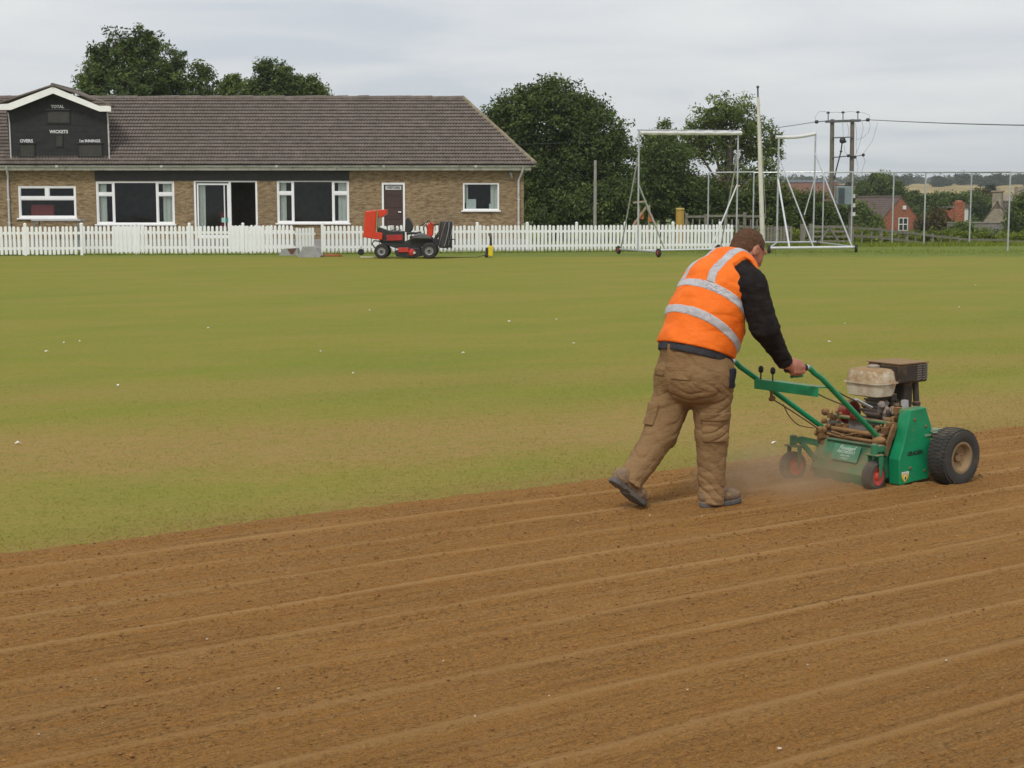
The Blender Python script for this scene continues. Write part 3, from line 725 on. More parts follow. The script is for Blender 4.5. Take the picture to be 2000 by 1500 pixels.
def barge():
    p = MB(CO); L0, L1, A0, A1 = (5, 203, 217), (222, 209, 219), 172, 187
    zt = lambda py: sz(py)
    pl = [(sx(3), zt(205)), (sx(24), zt(204)), (sx(112), zt(171)), (sx(200), zt(208)), (sx(223), zt(208)), (sx(223), zt(219)), (sx(201), zt(219)), (sx(112), zt(184)), (sx(29), zt(216)), (sx(3), zt(216))]
    for i in range(4):
        quad = [pl[i], pl[i + 1], pl[8 - i], pl[9 - i]]
        p.prism([(x, YS - .42, z) for x, z in quad], (0, .04, 0))
    p.build('bargeboard', M_PAINT, gable)
    # roof of the gable: each slope dies into the main roof on a raking line
    YF = YS - .45
    for (xe, ze, sd_) in ((sx(1), zt(205.5), -1), (sx(224), zt(208.5), 1)):
        A = np.array([sx(112), YF, zt(169)]); E = np.array([xe, YF, ze]); E2 = np.array([xe, YF + .5, ze]); Rb = np.array([sx(112), BKY, zt(169)])
        r = MB(CO); r.prism([A, E, E2, Rb], (0, 0, .035)); gr = r.build('gable_roof', M_TILE, gable)
        m_ = MB(CO)
        for k in range(9):
            s0 = A + (E - A) * (k / 9); s1 = A + (E - A) * ((k + 1.1) / 9); dep = (BKY - YF) + (.5 - (BKY - YF)) * ((k + 1) / 9)
            yy = 0.0
            while yy < dep: m_.bar(s0 + [0, yy + .14, .05], s1 + [0, yy + .14, .042], .27, .018); yy += .3
        o = m_.build('gable_tiles', M_TILE, gable); o['kind'] = 'stuff'
    c = MB(CO); c.tube([(sx(112), YS - .47, zt(169) + .03), (sx(112), BKY, zt(169) + .03)], .075, 8); c.build('gable_ridge', M_TILE, gable, smooth=True)
    for (px, lab) in ((211, 1), (17, 0)):
        d = MB(CO); d.tube([(sx(px), YS - .03, zt(220)), (sx(px) + (.02 if lab else .05), YS - .04, zt(240)), (sx(px) + (.03 if lab else .06), YS - .04, zt(316))], .03, 8); d.build('corner_pipe', plain('pipe_grey', (.52, .52, .51)), gable, smooth=True)
    s = MB(CO); s.box((sx(19), YS - .12, zt(320)), (sx(217), YS + .02, zt(315.5))); s.build('lead_flashing', plain('lead_pale', (.55, .55, .52), .6, .2, 5), gable)
    white = plain('score_lettering', (.75, .75, .76), .6, .05)
    for (txt, px, py, sz_, slot) in (('TOTAL', 114, 208.5, .14, (94, 136, 218, 239)), ('WICKETS', 115, 257.5, .15, (109, 121, 264, 285)), ('OVERS', 51, 275.5, .15, (38, 65, 283, 305)), ('1st INNINGS', 174.5, 275.5, .132, (153, 197, 283, 305))):
        text_part('lettering', txt, sz_ * 1.12, (sx(px) - CO[0], YS - .022 - CO[1], zt(py) - CO[2]), (1, 0, 0), (0, 0, 1), white, gable, bold=.004)
        a, c_, t_, u_ = slot; k = MB(CO); k.box((sx(a), YS - .03, zt(u_)), (sx(c_), YS - .017, zt(t_))); pn = k.build('score_window', M_SLOT, gable)
        k = MB(CO); frame_rect(k, sx(a) - .05, sx(c_) + .05, zt(u_) - .05, zt(t_) + .05, .05, YS - .05, YS - .018); k.build('score_frame', M_BOARD, gable)
        if txt != 'WICKETS':
            k = MB(CO); k.box((sx(a - 3), YS - .09, zt(t_ - 3)), (sx(c_ + 4), YS - .018, zt(t_ - 3) + .03)); k.build('score_ledge', plain('ledge_grey', (.05, .05, .05)), gable)
barge()
# things seen through the glass
b = MB((bx(92), YB + .75, FLOOR)); x0, x1 = bx(54), bx(100)
b.box((x0, YB + .34, FLOOR + .5), (x1, YB + .6, bz(400, YB + .35))); b.box((x0 - .1, YB + .45, FLOOR), (x1 + .1, YB + 1.2, FLOOR + .62))
o = b.build('red_armchair', plain('red_cloth', (.36, .06, .065), .85, .15), bevel=.06, seg=3); o.location = (bx(92), YB + .75, FLOOR)
tag(o, 'red upholstered armchair seen through the clubhouse window with two top lights', 'armchair')
b = MB((bx(428), YB + 1.1, FLOOR)); x0, x1 = bx(417), bx(438)
b.box((x0, YB + .95, FLOOR + .42), (x1, YB + 1.4, FLOOR + .5)); b.box((x0, YB + 1.35, FLOOR + .5), (x1, YB + 1.42, FLOOR + 1.0))
for xx in (x0 + .03, x1 - .03):
    for yy in (YB + .98, YB + 1.37): b.box((xx - .02, yy - .02, FLOOR), (xx + .02, yy + .02, FLOOR + .42))
o = b.build('red_chair', plain('red_cloth', (.36, .06, .065)), bevel=.01); o.location = (bx(428), YB + 1.1, FLOOR)
tag(o, 'dark red chair standing inside behind the sliding glass door', 'chair')
# terrace in front of the building
b = MB(); b.box((XL, YB - 2.4, -.3), (XR + .4, YB + .05, .1)); b.box((XL, YB - 1.2, .1), (XR + .2, YB + .04, FLOOR - .03))
b.build('terrace', plain('paving', (.30, .29, .27), .9, .2, 3, bump=.006), None, kind='structure')
# picnic bench by the wall
tb = thing('bench_table', 'grey metal framed table under the clubhouse window', 'table', tuple(at(114, 440, YB - .9) * [1, 1, 0] + [0, 0, .1]))
o3 = tuple(tb.location); zt_ = at(114, 430, YB - .9)[2]; xa, xc = at(66, 430, YB - .9)[0], at(162, 430, YB - .9)[0]
b = MB(o3); b.box((xa, YB - 1.25, zt_ - .03), (xc, YB - .55, zt_ + .03)); b.build('table_top', plain('table_grey', (.42, .42, .43), .6, .1), tb, bevel=.008)
for xx in (xa + .12, xc - .12):
    for yy in (YB - 1.18, YB - .62):
        b = MB(o3); b.tube([(xx, yy, .1), (xx, yy, zt_ - .03)], .028, 8); b.build('leg', plain('table_leg', (.16, .22, .24), .5, .1), tb)
# ================================================================ WHITE PICKET FENCE
M_PICK = plain('picket_white', (.86, .87, .86), .55, .06, 2.5, bump=.002, dirt=(.55, .55, .48), dirt_amt=.15)
def picket_mesh(w, h, t=.02):
    b = MB(); n = 5; pr = [(-w / 2, .03), (w / 2, .03), (w / 2, h - w * .45)] + [(w / 2 * math.cos(a), h - w * .45 + w * .48 * math.sin(a)) for a in (math.pi * k / n for k in range(1, n))] + [(-w / 2, h - w * .45)]
    b.prism([(x, -t / 2, z) for x, z in pr], (0, t, 0)); return b.mesh('picket')
ME_P = picket_mesh(.092, .985); ME_P.materials.append(M_PICK)
def fence(label, p, q, pitch=.144, name='picket_fence', posts=1.86, post_h=1.06, h=1.0, group=None):
    p = np.array([p[0], p[1], 0.0]); q = np.array([q[0], q[1], 0.0]); d = q - p; L = np.linalg.norm(d); d /= L; a = math.atan2(d[1], d[0])
    t = thing(name, label, 'gate' if 'gate' in name else 'fence', tuple(p), a, group)
    n = int(L / pitch)
    for i in range(n):
        o = link('picket', ME_P, None, t); o.location = (pitch * (i + .5), -.024 + rng.normal(0, .001), rng.normal(0, .006)); o.rotation_euler = (0, rng.normal(0, .008), 0); o.scale = (1, 1, h * (1 + rng.normal(0, .004)))
    for z in (.24, .76):
        b = MB(); b.box((0, -.012, (z - .045) * h), (L, .024, (z + .045) * h)); b.build('rail', M_PICK, t)
    if posts:
        for x in np.arange(0, L + .01, posts):
            b = MB(); b.box((x - .042, -.04, -.2), (x + .042, .05, post_h)); b.lathe((x, .005, post_h), (0, 0, 1), [(0, .058), (.015, .058), (.05, .001)], 4); b.build('post', M_PICK, t)
    return t
fA, fB, fC, fD = gnd(-60, 499.5), gnd(160, 498.5), gnd(161, 497), gnd(577, 496.5)
fence('white picket fence in front of the red armchair window', fA, fB)
fence('white picket fence in front of the sliding glass door', fC, fD)
fE = gnd(630, 496); fG = gnd(1432, 490)
fence('long white picket fence running from the gate to the batting cage', fE, fG)
fence('white picket gate standing ajar beside the grey sheets', fD, fD + np.array([.66, .38, 0]), .118, 'picket_gate', 0, h=.93)
fence('short white picket fence set behind the front fence by the large window', gnd(222, 494), gnd(292, 494), .144, posts=0)
fence('short white picket fence set behind the front fence below the sliding door', gnd(450, 493), gnd(574, 493), .144, posts=0)
# ================================================================ RIDE-ON MOWER, WASHER AND OTHER THINGS BY THE FENCE
M_ORANGE = plain('mower_orange', (.62, .042, .010), .4, .12, 2.5, dirt=(.35, .05, .03), dirt_amt=.1)
M_BLACKP = plain('black_plastic', (.018, .018, .019), .55, .25, 8)
M_RUB = plain('tyre_rubber', (.024, .023, .022), .85, .3, 10, bump=.004, dirt=(.09, .07, .045), dirt_amt=.25)
M_STEEL = plain('grey_steel', (.30, .31, .32), .4, .15, 6, metal=.7)
M_RIM = plain('rim_grey', (.24, .24, .235), .5, .15, 5)
def mower():
    Y0 = 50.1; o = gnd(795, 504); k = Y0 / F * 1.002
    t = thing('ride_on_mower', 'orange and black ride-on triple mower with its hood tipped open, by the picket fence', 'mower', tuple(o))
    X = lambda px: (px - 795) * k
    Z = lambda py: (504 - py) * k
    def pr(name, poly, y0, y1, m, parent=t, bev=.012):
        b = MB(); b.prism([(X(x), y0, Z(y)) for x, y in poly], (0, y1 - y0, 0)); return b.build(name, m, parent, bevel=bev)
    def wheel(px, y, r, w):
        b = MB(); prof = [(-w / 2, r * .55), (-w / 2, r * .86), (-w * .38, r * .98), (-w * .2, r), (w * .2, r), (w * .38, r * .98), (w / 2, r * .86), (w / 2, r * .55)]
        b.lathe((X(px), y, r), (0, 1, 0), prof, 28, False); wo = b.build('wheel', M_RUB, t, smooth=True)
        c = MB(); c.lathe((X(px), y, r), (0, 1, 0), [(-w * .52, .03), (-w * .5, r * .25), (-w * .35, r * .32), (-w * .46, r * .56), (w * .46, r * .56), (w * .5, r * .1)], 20); c.build('rim', M_RIM, wo, smooth=True)
        h = MB(); h.lathe((X(px), y - w * .53, r), (0, 1, 0), [(0, .045), (.02, .05), (.04, .05)], 12); h.build('hub', M_BLACKP, wo)
    for (px, y) in ((748, -.45), (748, .45)): wheel(px, y, .235, .2)
    for (px, y) in ((840, -.55), (840, .55)): wheel(px, y, .255, .26)
    hd = pr('hood', [(717, 413), (739, 411), (737, 440), (735, 467), (712, 463)], -.42, .42, M_ORANGE, bev=.03)
    pr('hood_rim', [(739, 412), (741.5, 412), (739, 467), (735.5, 468)], -.40, .40, plain('rim_yellowish', (.30, .24, .10), .6), hd)
    pr('hood_flange', [(741, 411), (757, 410), (757, 419), (749, 424), (746, 426), (742, 424)], -.40, .40, M_ORANGE, hd)
    pr('hood_strut', [(742, 425), (745, 425), (743, 449), (740, 449)], -.36, -.3, M_STEEL, hd)
    pr('side_panel', [(736, 453), (750, 455), (749, 468), (733, 467)], -.44, .44, M_ORANGE)
    pr('engine', [(736, 443), (748, 447), (762, 452), (790, 452), (790, 474), (752, 472), (737, 462)], -.36, .36, M_BLACKP)
    e = pr('engine_guard', [(757, 459), (788, 458), (788, 469), (758, 470)], -.40, -.36, plain('guard_red', (.36, .02, .02), .45), bev=.006)
    pr('air_filter', [(763, 441), (770, 441), (771, 452), (763, 452)], -.2, .05, plain('filter_white', (.6, .6, .58), .5))
    b = MB(); b.tube([(X(752), -.3, Z(449)), (X(770), -.32, Z(453)), (X(786), -.3, Z(449))], .02, 6); b.tube([(X(752), -.2, Z(455)), (X(778), -.25, Z(447))], .015, 6); b.build('hose', M_BLACKP, t)
    pr('chassis', [(742, 466), (790, 472), (800, 468), (852, 466), (866, 472), (860, 480), (828, 482), (800, 488), (780, 486), (748, 476)], -.33, .33, M_BLACKP)
    b = MB(); b.tube([(X(735), -.35, Z(484)), (X(729), -.35, Z(476)), (X(733), -.35, Z(470)), (X(744), -.35, Z(471)), (X(750), -.35, Z(476))], .022, 8); b.build('tow_bar', M_BLACKP, t)
    seat = pr('seat', [(795, 453), (812, 454), (822, 452), (823, 457), (795, 459)], -.25, .25, M_BLACKP, bev=.03)
    pr('seat_back', [(792, 453), (793, 430), (797, 425), (801, 428), (808, 442), (806, 450), (800, 455)], -.24, .24, M_BLACKP, seat, .03)
    pr('floor_plate', [(802, 461), (845, 464), (846, 470), (802, 470)], -.45, .45, M_BLACKP)
    pr('fender', [(812, 458), (822, 455), (836, 458), (845, 466), (806, 466)], -.55, -.3, plain('fender_grey', (.10, .10, .105), .4), bev=.03)
    c = pr('console', [(835, 438), (843, 434), (848, 438), (846, 460), (838, 466), (834, 460)], -.18, .18, M_ORANGE, bev=.03)
    b = MB(); b.tube([(X(836), 0, Z(452)), (X(832), 0, Z(438))], .02, 6); b.lathe((X(831), 0, Z(437)), (-.6, 0, 1), [(0, .17), (.012, .185), (.024, .17)], 18); b.build('steering_wheel', M_BLACKP, t)
    b = MB(); b.tube([(X(831), -.3, Z(466)), (X(829), -.3, Z(445)), (X(838), -.3, Z(432)), (X(846), -.3, Z(440))], .018, 6); b.build('grab_rail', M_BLACKP, t)
    for (px, y, top) in ((866, -.32, 434), (872, .25, 432)):   # lifted cutting units
        u = MB(); u.lathe((X(px), y, Z(484)), (.06, 0, 1), [(0, .11), (.03, .15), (.7, .15), (.84, .13), (.86, .05)], 14); uo = u.build('cutting_unit', plain('reel_dark', (.035, .028, .027), .5, .3), t, smooth=True)
        for a in range(5): 
            q = MB(); an = a * 1.256; q.tube([(X(px) + .16 * math.cos(an + s * 1.2) + .045 * s, y + .16 * math.sin(an + s * 1.2), Z(480) + s * .76) for s in np.linspace(0, 1, 6)], .012, 5); q.build('blade', M_STEEL, uo)
        q = MB(); q.bar((X(px + 9), y - .05, Z(486)), (X(px + 7), y - .05, Z(436)), .03, .05); q.bar((X(px + 2), y, Z(436)), (X(px + 9), y - .05, Z(438)), .05, .05); q.bar((X(px + 5), y, Z(469)), (X(px + 16), y - .02, Z(468)), .03, .03); q.bar((X(px + 16), y - .02, Z(468)), (X(px + 16), y - .02, Z(478)), .03, .03); q.build('unit_frame', M_BLACKP, uo)
    b = MB(); b.bar((X(848), -.2, Z(470)), (X(864), -.3, Z(446)), .06, .07); b.bar((X(848), .2, Z(470)), (X(868), .25, Z(444)), .06, .07); b.bar((X(848), -.2, Z(440)), (X(864), -.32, Z(437)), .04, .04); b.build('lift_arm', M_BLACKP, t)
    u = MB(); u.prism([(X(x), -.42, Z(y)) for x, y in [(772, 490), (786, 484), (822, 484), (826, 499), (808, 503), (776, 500)]], (0, .84, 0)); uo = u.build('belly_unit', M_BLACKP, t, bevel=.02)
    u = MB(); u.lathe((X(806), -.46, Z(492)), (0, 1, 0), [(0, .03), (.02, .10), (.05, .12), (.1, .12)], 16); u.build('reel_motor', plain('motor_red', (.5, .03, .02), .4), uo, smooth=True)
    u = MB(); u.box((X(780), -.46, Z(492)), (X(800), -.425, Z(483))); u.build('unit_cover', plain('motor_red', (.5, .03, .02)), uo, bevel=.01)
    u = MB(); u.lathe((X(811), -.48, Z(493)), (0, 1, 0), [(0, .04), (.03, .045)], 12); u.build('motor_cap', plain('filter_white', (.6, .6, .58)), uo)
mower()
def washer():
    o = gnd(956, 503); t = thing('pressure_washer', 'small yellow and black pressure washer standing on the grass by the fence', 'pressure washer', tuple(o)); k = 50.6 / F
    y = plain('washer_yellow', (.72, .55, .012), .45, .08)
    b = MB(); b.box((-.045, -.14, .04), (.115, .12, .39)); b.build('body', y, t, bevel=.035, seg=3)
    b = MB(); b.box((-.13, -.12, .0), (-.046, .12, .33)); b.build('back_housing', M_BLACKP, t, bevel=.02)
    for yy in (-.13, .13):
        b = MB(); b.lathe((-.1, yy, .065), (0, 1, 0), [(-.02, .05), (-.015, .065), (.015, .065), (.02, .05)], 14); b.build('wheel', M_BLACKP, t, smooth=True)
    b = MB(); b.tube([(.02, 0, .38), (.04, 0, .6), (-.03, -.02, .79)], .022, 6); b.tube([(.05, .02, .38), (.07, .02, .55), (.06, .02, .78)], .018, 6); b.box((-.0, -.05, .38), (.09, .05, .47)); b.build('spray_gun', M_BLACKP, t)
    c = MB(); c.tube([(-.13, 0, .08), (-.4, .1, .012), (-1.0, -.05, .010), (-1.5, .08, .010), (-2.2, .02, .010)], .011, 5); c.build('hose', M_BLACKP, t)
washer()
def sheets():
    g = plain('weathered_grey_sheet', (.33, .33, .32), .8, .2, 3, bump=.006, dirt=(.20, .195, .175), dirt_amt=.3)
    def wedge(label, pts, y0, dy, px, py, extra=None):
        o = gnd(px, py); k = o[1] / F; t = thing('grey_ramp', label, 'ramp', tuple(o))
        X = lambda x: (x - px) * k
        Z = lambda y: max(0.0, (py - y) * k)
        b = MB(); b.prism([(X(x), y0, Z(y)) for x, y in pts], (0, dy, 0)); b.build('shell', g, t, bevel=.015)
        e = MB(); e.prism([(X(x) * 1.02, y0 - .03, Z(y) * .14) for x, y in pts], (0, .03, 0)); e.build('lip', g, t)
        if extra:
            e = MB(); e.prism([(X(x), y0 - .012, Z(y)) for x, y in extra], (0, .011, 0)); e.build('rust_patch', plain('rust', (.13, .06, .045), .9, .3), t)
    wedge('low grey weathered ramp with a rust brown patch, by the gate', [(544, 499), (552, 486), (580, 484.5), (583, 499)], .0, .6, 563, 499, [(561, 486), (579, 485), (572, 497), (568, 497)])
    wedge('higher grey weathered ramp with sloping sides, by the gate', [(582, 502), (590, 487), (592, 481.5), (613, 481.5), (617, 484), (627, 500), (626, 502)], -.1, .75, 605, 502.5)
    o = gnd(645, 501); b = MB()
    for s in range(3): b.tube([(.42 * math.cos(a) * (1 - .12 * s), .20 * math.sin(a) * (1 - .12 * s), .02 + .025 * s) for a in np.linspace(0, 6.2, 22)], .016, 6)
    q = b.build('orange_cable', plain('cable_orange', (.32, .11, .02), .6, .2)); q.location = o; tag(q, 'coil of orange brown cable on the grass beside the gate', 'cable')
    o = gnd(717, 502.5); b = MB(); b.box((-.22, -.03, 0), (.22, .03, .02)); b.box((-.20, -.05, .0), (-.15, .05, .022)); q = b.build('white_batten', plain('litter_white', (.78, .78, .76))); q.location = o; tag(q, 'short white wooden batten lying on the grass by the mower', 'batten')
    o = gnd(705, 498.5); b = MB(); b.lathe((0, 0, .11), (0, 1, 0), [(-.04, .03), (-.04, .09), (-.02, .11), (.02, .11), (.04, .09), (.04, .03)], 18); b.bar((0, .05, .11), (0, .08, .30), .03, .02); q = b.build('spare_wheel', M_RUB, smooth=True); q.location = o; tag(q, 'small black wheel leaning on the picket fence beside the mower', 'wheel')
sheets()

# ================================================================ BATTING CAGES AND NET POSTS
M_GALV = plain('galvanised_tube', (.50, .52, .53), .42, .14, 5, metal=.55)
M_GALVB = plain('bright_tube', (.70, .71, .71), .35, .08, 5, metal=.3)
M_RED = plain('hub_red', (.45, .03, .025), .5, .15)
def cage_wheel(t, o, p, ax, r=.145):
    p = np.array(p) - o; b = MB(); b.lathe((p[0], p[1], r), ax, [(-.045, r * .5), (-.05, r * .85), (-.025, r), (.025, r), (.05, r * .85), (.045, r * .5)], 22, False); w = b.build('wheel', M_RUB, t, smooth=True)
    c = MB(); c.lathe((p[0], p[1], r), ax, [(-.052, .02), (-.05, r * .2), (-.035, r * .5), (.035, r * .5), (.05, r * .2), (.052, .02)], 14); c.build('hub', M_RED, w, smooth=True)
def tubeline(t, o, name, p, q, r=.03, m=M_GALV):
    b = MB(o); b.tube([p, q], r, 8); return b.build(name, m, t, smooth=True)
def cage_one():
    wl, wf, wr = gnd(1208, 496), gnd(1286, 502.5), gnd(1403, 493)
    wq = wr + (wf - wl) * .82
    o = (wl + wq) / 2 * [1, 1, 0]
    t = thing('batting_cage', 'wide galvanised batting cage frame on red hubbed wheels with rolled net along the top', 'batting cage', tuple(o))
    dirn = (wf - wl) / np.linalg.norm(wf - wl); ax = np.array([dirn[1], -dirn[0], 0])
    ul, ur = (wl + wf) / 2 * [1, 1, 0], (wr + wq) / 2 * [1, 1, 0]
    for w in (wl, wf, wr, wq): cage_wheel(t, o, w, ax)
    zb = np.array([0, 0, .17])
    tubeline(t, o, 'skid', wl + zb, wf + zb, .035); tubeline(t, o, 'skid', wr + zb, wq + zb, .035)
    tl, tr = np.array([*ul[:2], at(1249, 255, ul[1])[2]]), np.array([*ur[:2], at(1447, 257, ur[1])[2]])
    tubeline(t, o, 'upright', ul + zb, tl, .03); tubeline(t, o, 'upright', ur + zb, tr, .03)
    tubeline(t, o, 'top_bar', tl + [-.05, 0, .02], tr + [.05, 0, .02], .025)
    rn = MB(o); p, q = tl + [.03, -.02, -.08], tr + [.1, -.02, -.06]; rn.tube([p + (q - p) * s + [0, 0, .008 * math.sin(s * 40)] for s in np.linspace(0, 1, 24)], [.07 + .008 * math.sin(s * 55) for s in range(24)], 8); rn.build('rolled_net', plain('net_white', (.66, .66, .64), .8, .1, 8, bump=.01), t, smooth=True)
    tubeline(t, o, 'bottom_bar', ul + zb, ur + zb, .035, M_GALVB)
    for (u, s, w) in ((ul, 1, wl), (ur, -1, wr)):
        zt = at(1250, 360, u[1])[2]; acr = (ur - ul) / np.linalg.norm(ur - ul)
        tubeline(t, o, 'brace', np.array([*u[:2], zt]), u + acr * s * 1.12 + zb, .026, M_GALVB if s < 0 else M_GALV)
        tubeline(t, o, 'brace', np.array([*u[:2], at(1250, 300, u[1])[2]]), w + (u - w) * .12 + zb, .026)
cage_one()
def cage_two():
    a, b_, c = gnd(1502, 495), gnd(1672, 493), gnd(1597, 482)
    d = gnd(1512, 483); o = (a + c) / 2 * [1, 1, 0]
    t = thing('batting_cage', 'galvanised batting cage frame turned sideways beside the white flagpole', 'batting cage', tuple(o))
    for w in (a, b_): cage_wheel(t, o, w, (1, -.25, 0), .15)
    cage_wheel(t, o, c, (1, .2, 0), .14)
    zb = np.array([0, 0, .19])
    u1, u2 = gnd(1517, 482.5), gnd(1588, 482)
    t1, t2 = np.array([*u1[:2], at(1518, 265, u1[1])[2]]), np.array([*u2[:2], at(1590, 258, u2[1])[2]])
    tubeline(t, o, 'skid', a + zb, b_ + zb, .05, M_GALVB); tubeline(t, o, 'skid', d - [.5, 0, 0] + zb, c + zb, .045)
    tubeline(t, o, 'side_rail', u1 + zb, a + zb, .03); tubeline(t, o, 'side_rail', c + zb, b_ + zb, .03)
    tubeline(t, o, 'upright', u1 + zb, t1, .04); tubeline(t, o, 'upright', u2 + zb, t2, .035)
    rn = MB(o); rn.tube([t1 + (t2 - t1) * s + [0, 0, -.06 - .06 * math.sin(s * 3.1)] for s in np.linspace(-.08, 1, 14)], .07, 8); rn.build('rolled_net', plain('net_white', (.66, .66, .64)), t, smooth=True)
    ab = b_ - a
    mid = lambda px: a + ab * ((px - 1502) / 170.0) + zb
    tubeline(t, o, 'brace', np.array([*u1[:2], at(1518, 350, u1[1])[2]]), mid(1541), .036, M_GALVB)
    tubeline(t, o, 'brace', np.array([*u1[:2], at(1518, 305, u1[1])[2]]), mid(1588), .028)
    tubeline(t, o, 'brace', np.array([*u2[:2], at(1590, 300, u2[1])[2]]), mid(1664), .03)
    tubeline(t, o, 'brace', np.array([*u2[:2], at(1590, 350, u2[1])[2]]), u1 + (u2 - u1) * .74 + np.array([0, 0, 1.3]), .024)
cage_two()
def net_posts():
    o = gnd(1742, 478); t = thing('net_frame', 'fixed grey steel practice net frame of tall thin posts and top rails', 'net frame', tuple(o))
    tops = {}
    for px, yb in ((1382, 477), (1470, 477), (1606, 478), (1662, 478), (1742, 478), (1804, 480.5), (1893, 479), (1968, 490), (2060, 489)):
        p = gnd(px, yb); q = np.array([p[0], p[1], at(px, 337, p[1])[2]]); tops[px] = q; tubeline(t, o, 'post', p - [0, 0, .3], q, .032)
    for a_, b_ in ((1382, 1470), (1470, 1606), (1606, 1662), (1662, 1742), (1742, 1804), (1804, 1893), (1742, 1968), (1968, 2060), (1893, 2060)): tubeline(t, o, 'rail', tops[a_], tops[b_] + [0, 0, .02], .028)
net_posts()
def flagpole():
    Yp = 59.0; o = at(1490.5, 485, Yp); o = np.array([o[0], Yp, 0.0]); t = thing('flagpole', 'tall white tapering wooden flagpole leaning slightly beside the batting cage', 'flagpole', tuple(o))
    m = plain('pole_cream', (.62, .60, .50), .6, .12, 2, dirt=(.4, .38, .3), dirt_amt=.2); tp = at(1480.5, 190, Yp)
    b = MB(o); b.tube([o - [0, 0, .2], o + (tp - o) * .5, tp], [.095, .085, .05], 12); b.build('pole', m, t, smooth=True)
    e = at(1480, 172, Yp); b = MB(o); b.tube([tp, e], [.03, .03], 8); b.lathe(e, (0, 0, 1), [(0, .05), (.05, .06), (.1, .01)], 8); b.build('finial', plain('finial_dark', (.05, .05, .055), .5), t)
    b = MB(o); b.tube([o + [.07, -.1, 1.2], tp + [.04, -.06, -.05]], .006, 4); b.build('halyard', plain('rope', (.55, .53, .48), .9), t)
flagpole()
M_WOOD = plain('grey_timber', (.20, .18, .15), .9, .25, 6, bump=.006, dirt=(.10, .095, .07), dirt_amt=.3)
def timber_pole():
    Yp = 70; p = at(1162, 440, Yp); o = np.array([p[0], Yp, 0]); b = MB(o); b.tube([o - [0, 0, .3], o + [0, 0, at(1162, 313, Yp)[2]]], [.085, .065], 10)
    q = b.build('timber_pole', plain('pale_timber', (.30, .29, .26), .9, .2, 5, bump=.005), smooth=True); q.location = o; tag(q, 'single weathered grey timber pole standing behind the fence by the big round tree', 'pole')
timber_pole()
def bins_play():
    Yp = 66; p = at(1328, 440, Yp); o = np.array([p[0], Yp, 0]); r = 8.2 * Yp / F; h = at(1328, 409, Yp)[2]
    t = thing('yellow_bollard', 'thick ochre yellow round post behind the picket fence', 'post', tuple(o)); m = plain('ochre_paint', (.36, .22, .03), .6, .15)
    b = MB(); b.lathe((0, 0, -.1), (0, 0, 1), [(0, r), (h + .02, r), (h + .07, r * .9)], 16); b.build('shaft', m, t, smooth=True)
    b = MB(); b.lathe((0, 0, h - .03), (0, 0, 1), [(0, r * 1.06), (.06, r * 1.06), (.09, r * .9), (.1, .01)], 16); b.build('cap', plain('ochre_cap', (.42, .30, .08), .6), t, smooth=True)
    Yp = 67; p = at(1255, 440, Yp); o = np.array([p[0], Yp, 0]); k = Yp / F
    t = thing('play_frame', 'wooden play frame with bright orange panels, seen above the picket fence', 'play frame', tuple(o)); X = lambda x: (x - 1255) * k
    Z = lambda y: at(1255, y, Yp)[2]
    org = plain('play_orange', (.55, .14, .03), .6, .1); wd_ = plain('play_wood', (.34, .28, .19), .8, .2)
    for x0, x1, y0, y1 in ((1250, 1257, 414, 428), (1238, 1246, 431, 446), (1267, 1274, 419, 433)):
        b = MB(); b.box((X(x0), -.03, Z(y1)), (X(x1), .03, Z(y0))); b.build('panel', org, t)
    for x0, y0, x1, y1 in ((1232, 446, 1262, 403), (1262, 403, 1284, 446), (1236, 396, 1262, 393)):
        b = MB(); b.bar((X(x0), -.08, max(Z(y0), .0)), (X(x1), -.08, Z(y1)), .09, .08); b.build('beam', wd_, t)
    for x in (1248, 1268):
        b = MB(); b.bar((X(x), .1, -.1), (X(x), .1, Z(400)), .09, .09); b.build('post', wd_, t)
bins_play()
def rail_fence(label, pts, hs, npost, rails=(.45, .95), mesh=False):
    "timber post and rail fence along ground points"
    o = np.array(pts[0]); t = thing('timber_fence', label, 'fence', tuple(o)); P = [np.array(p) for p in pts]
    seg = [np.linalg.norm(P[i + 1] - P[i]) for i in range(len(P) - 1)]; tot = sum(seg); c = np.cumsum([0] + seg)
    def along(s):
        s = min(max(s, 0), tot); i = min(np.searchsorted(c, s, side='right') - 1, len(seg) - 1); return P[i] + (P[i + 1] - P[i]) * ((s - c[i]) / seg[i])
    st = [tot * i / (npost - 1) for i in range(npost)]
    for i, s in enumerate(st):
        b = MB(o); p = along(s); b.bar(p - [0, 0, .3], p + [rng.normal(0, .01), 0, hs + rng.normal(0, .03)], .13, .13, (0, 1, 0)); b.build('post', M_WOOD, t)
        if i < npost - 1:
            q = along(st[i + 1])
            for z in rails:
                b = MB(o); b.bar(p + [0, -.06, z * hs + rng.normal(0, .02)], q + [0, -.06, z * hs + rng.normal(0, .02)], .045, .10); b.build('rail', M_WOOD, t)
            for f_ in (.33, .67):
                b = MB(o); m = p + (q - p) * f_; b.bar(m - [0, .05, .2], m + [0, -.05, hs * .8], .06, .05, (0, 1, 0)); b.build('stake', M_WOOD, t)
    return t
def gz(x, y): return float(terrain(x, y))
def on_land(px, Y): x = at(px, 450, Y)[0]; return np.array([x, Y, gz(x, Y)])
rail_fence('weathered timber post and rail fence dropping away beyond the practice net', [on_land(1664, 68), on_land(1720, 69.5), on_land(1800, 72), on_land(1900, 75), on_land(2060, 80)], .86, 9, (.5, .92))
rail_fence('old timber rail fence under the trees behind the flagpole', [on_land(1340, 71), on_land(1430, 70), on_land(1490, 69)], 1.35, 5, (.55, .9))
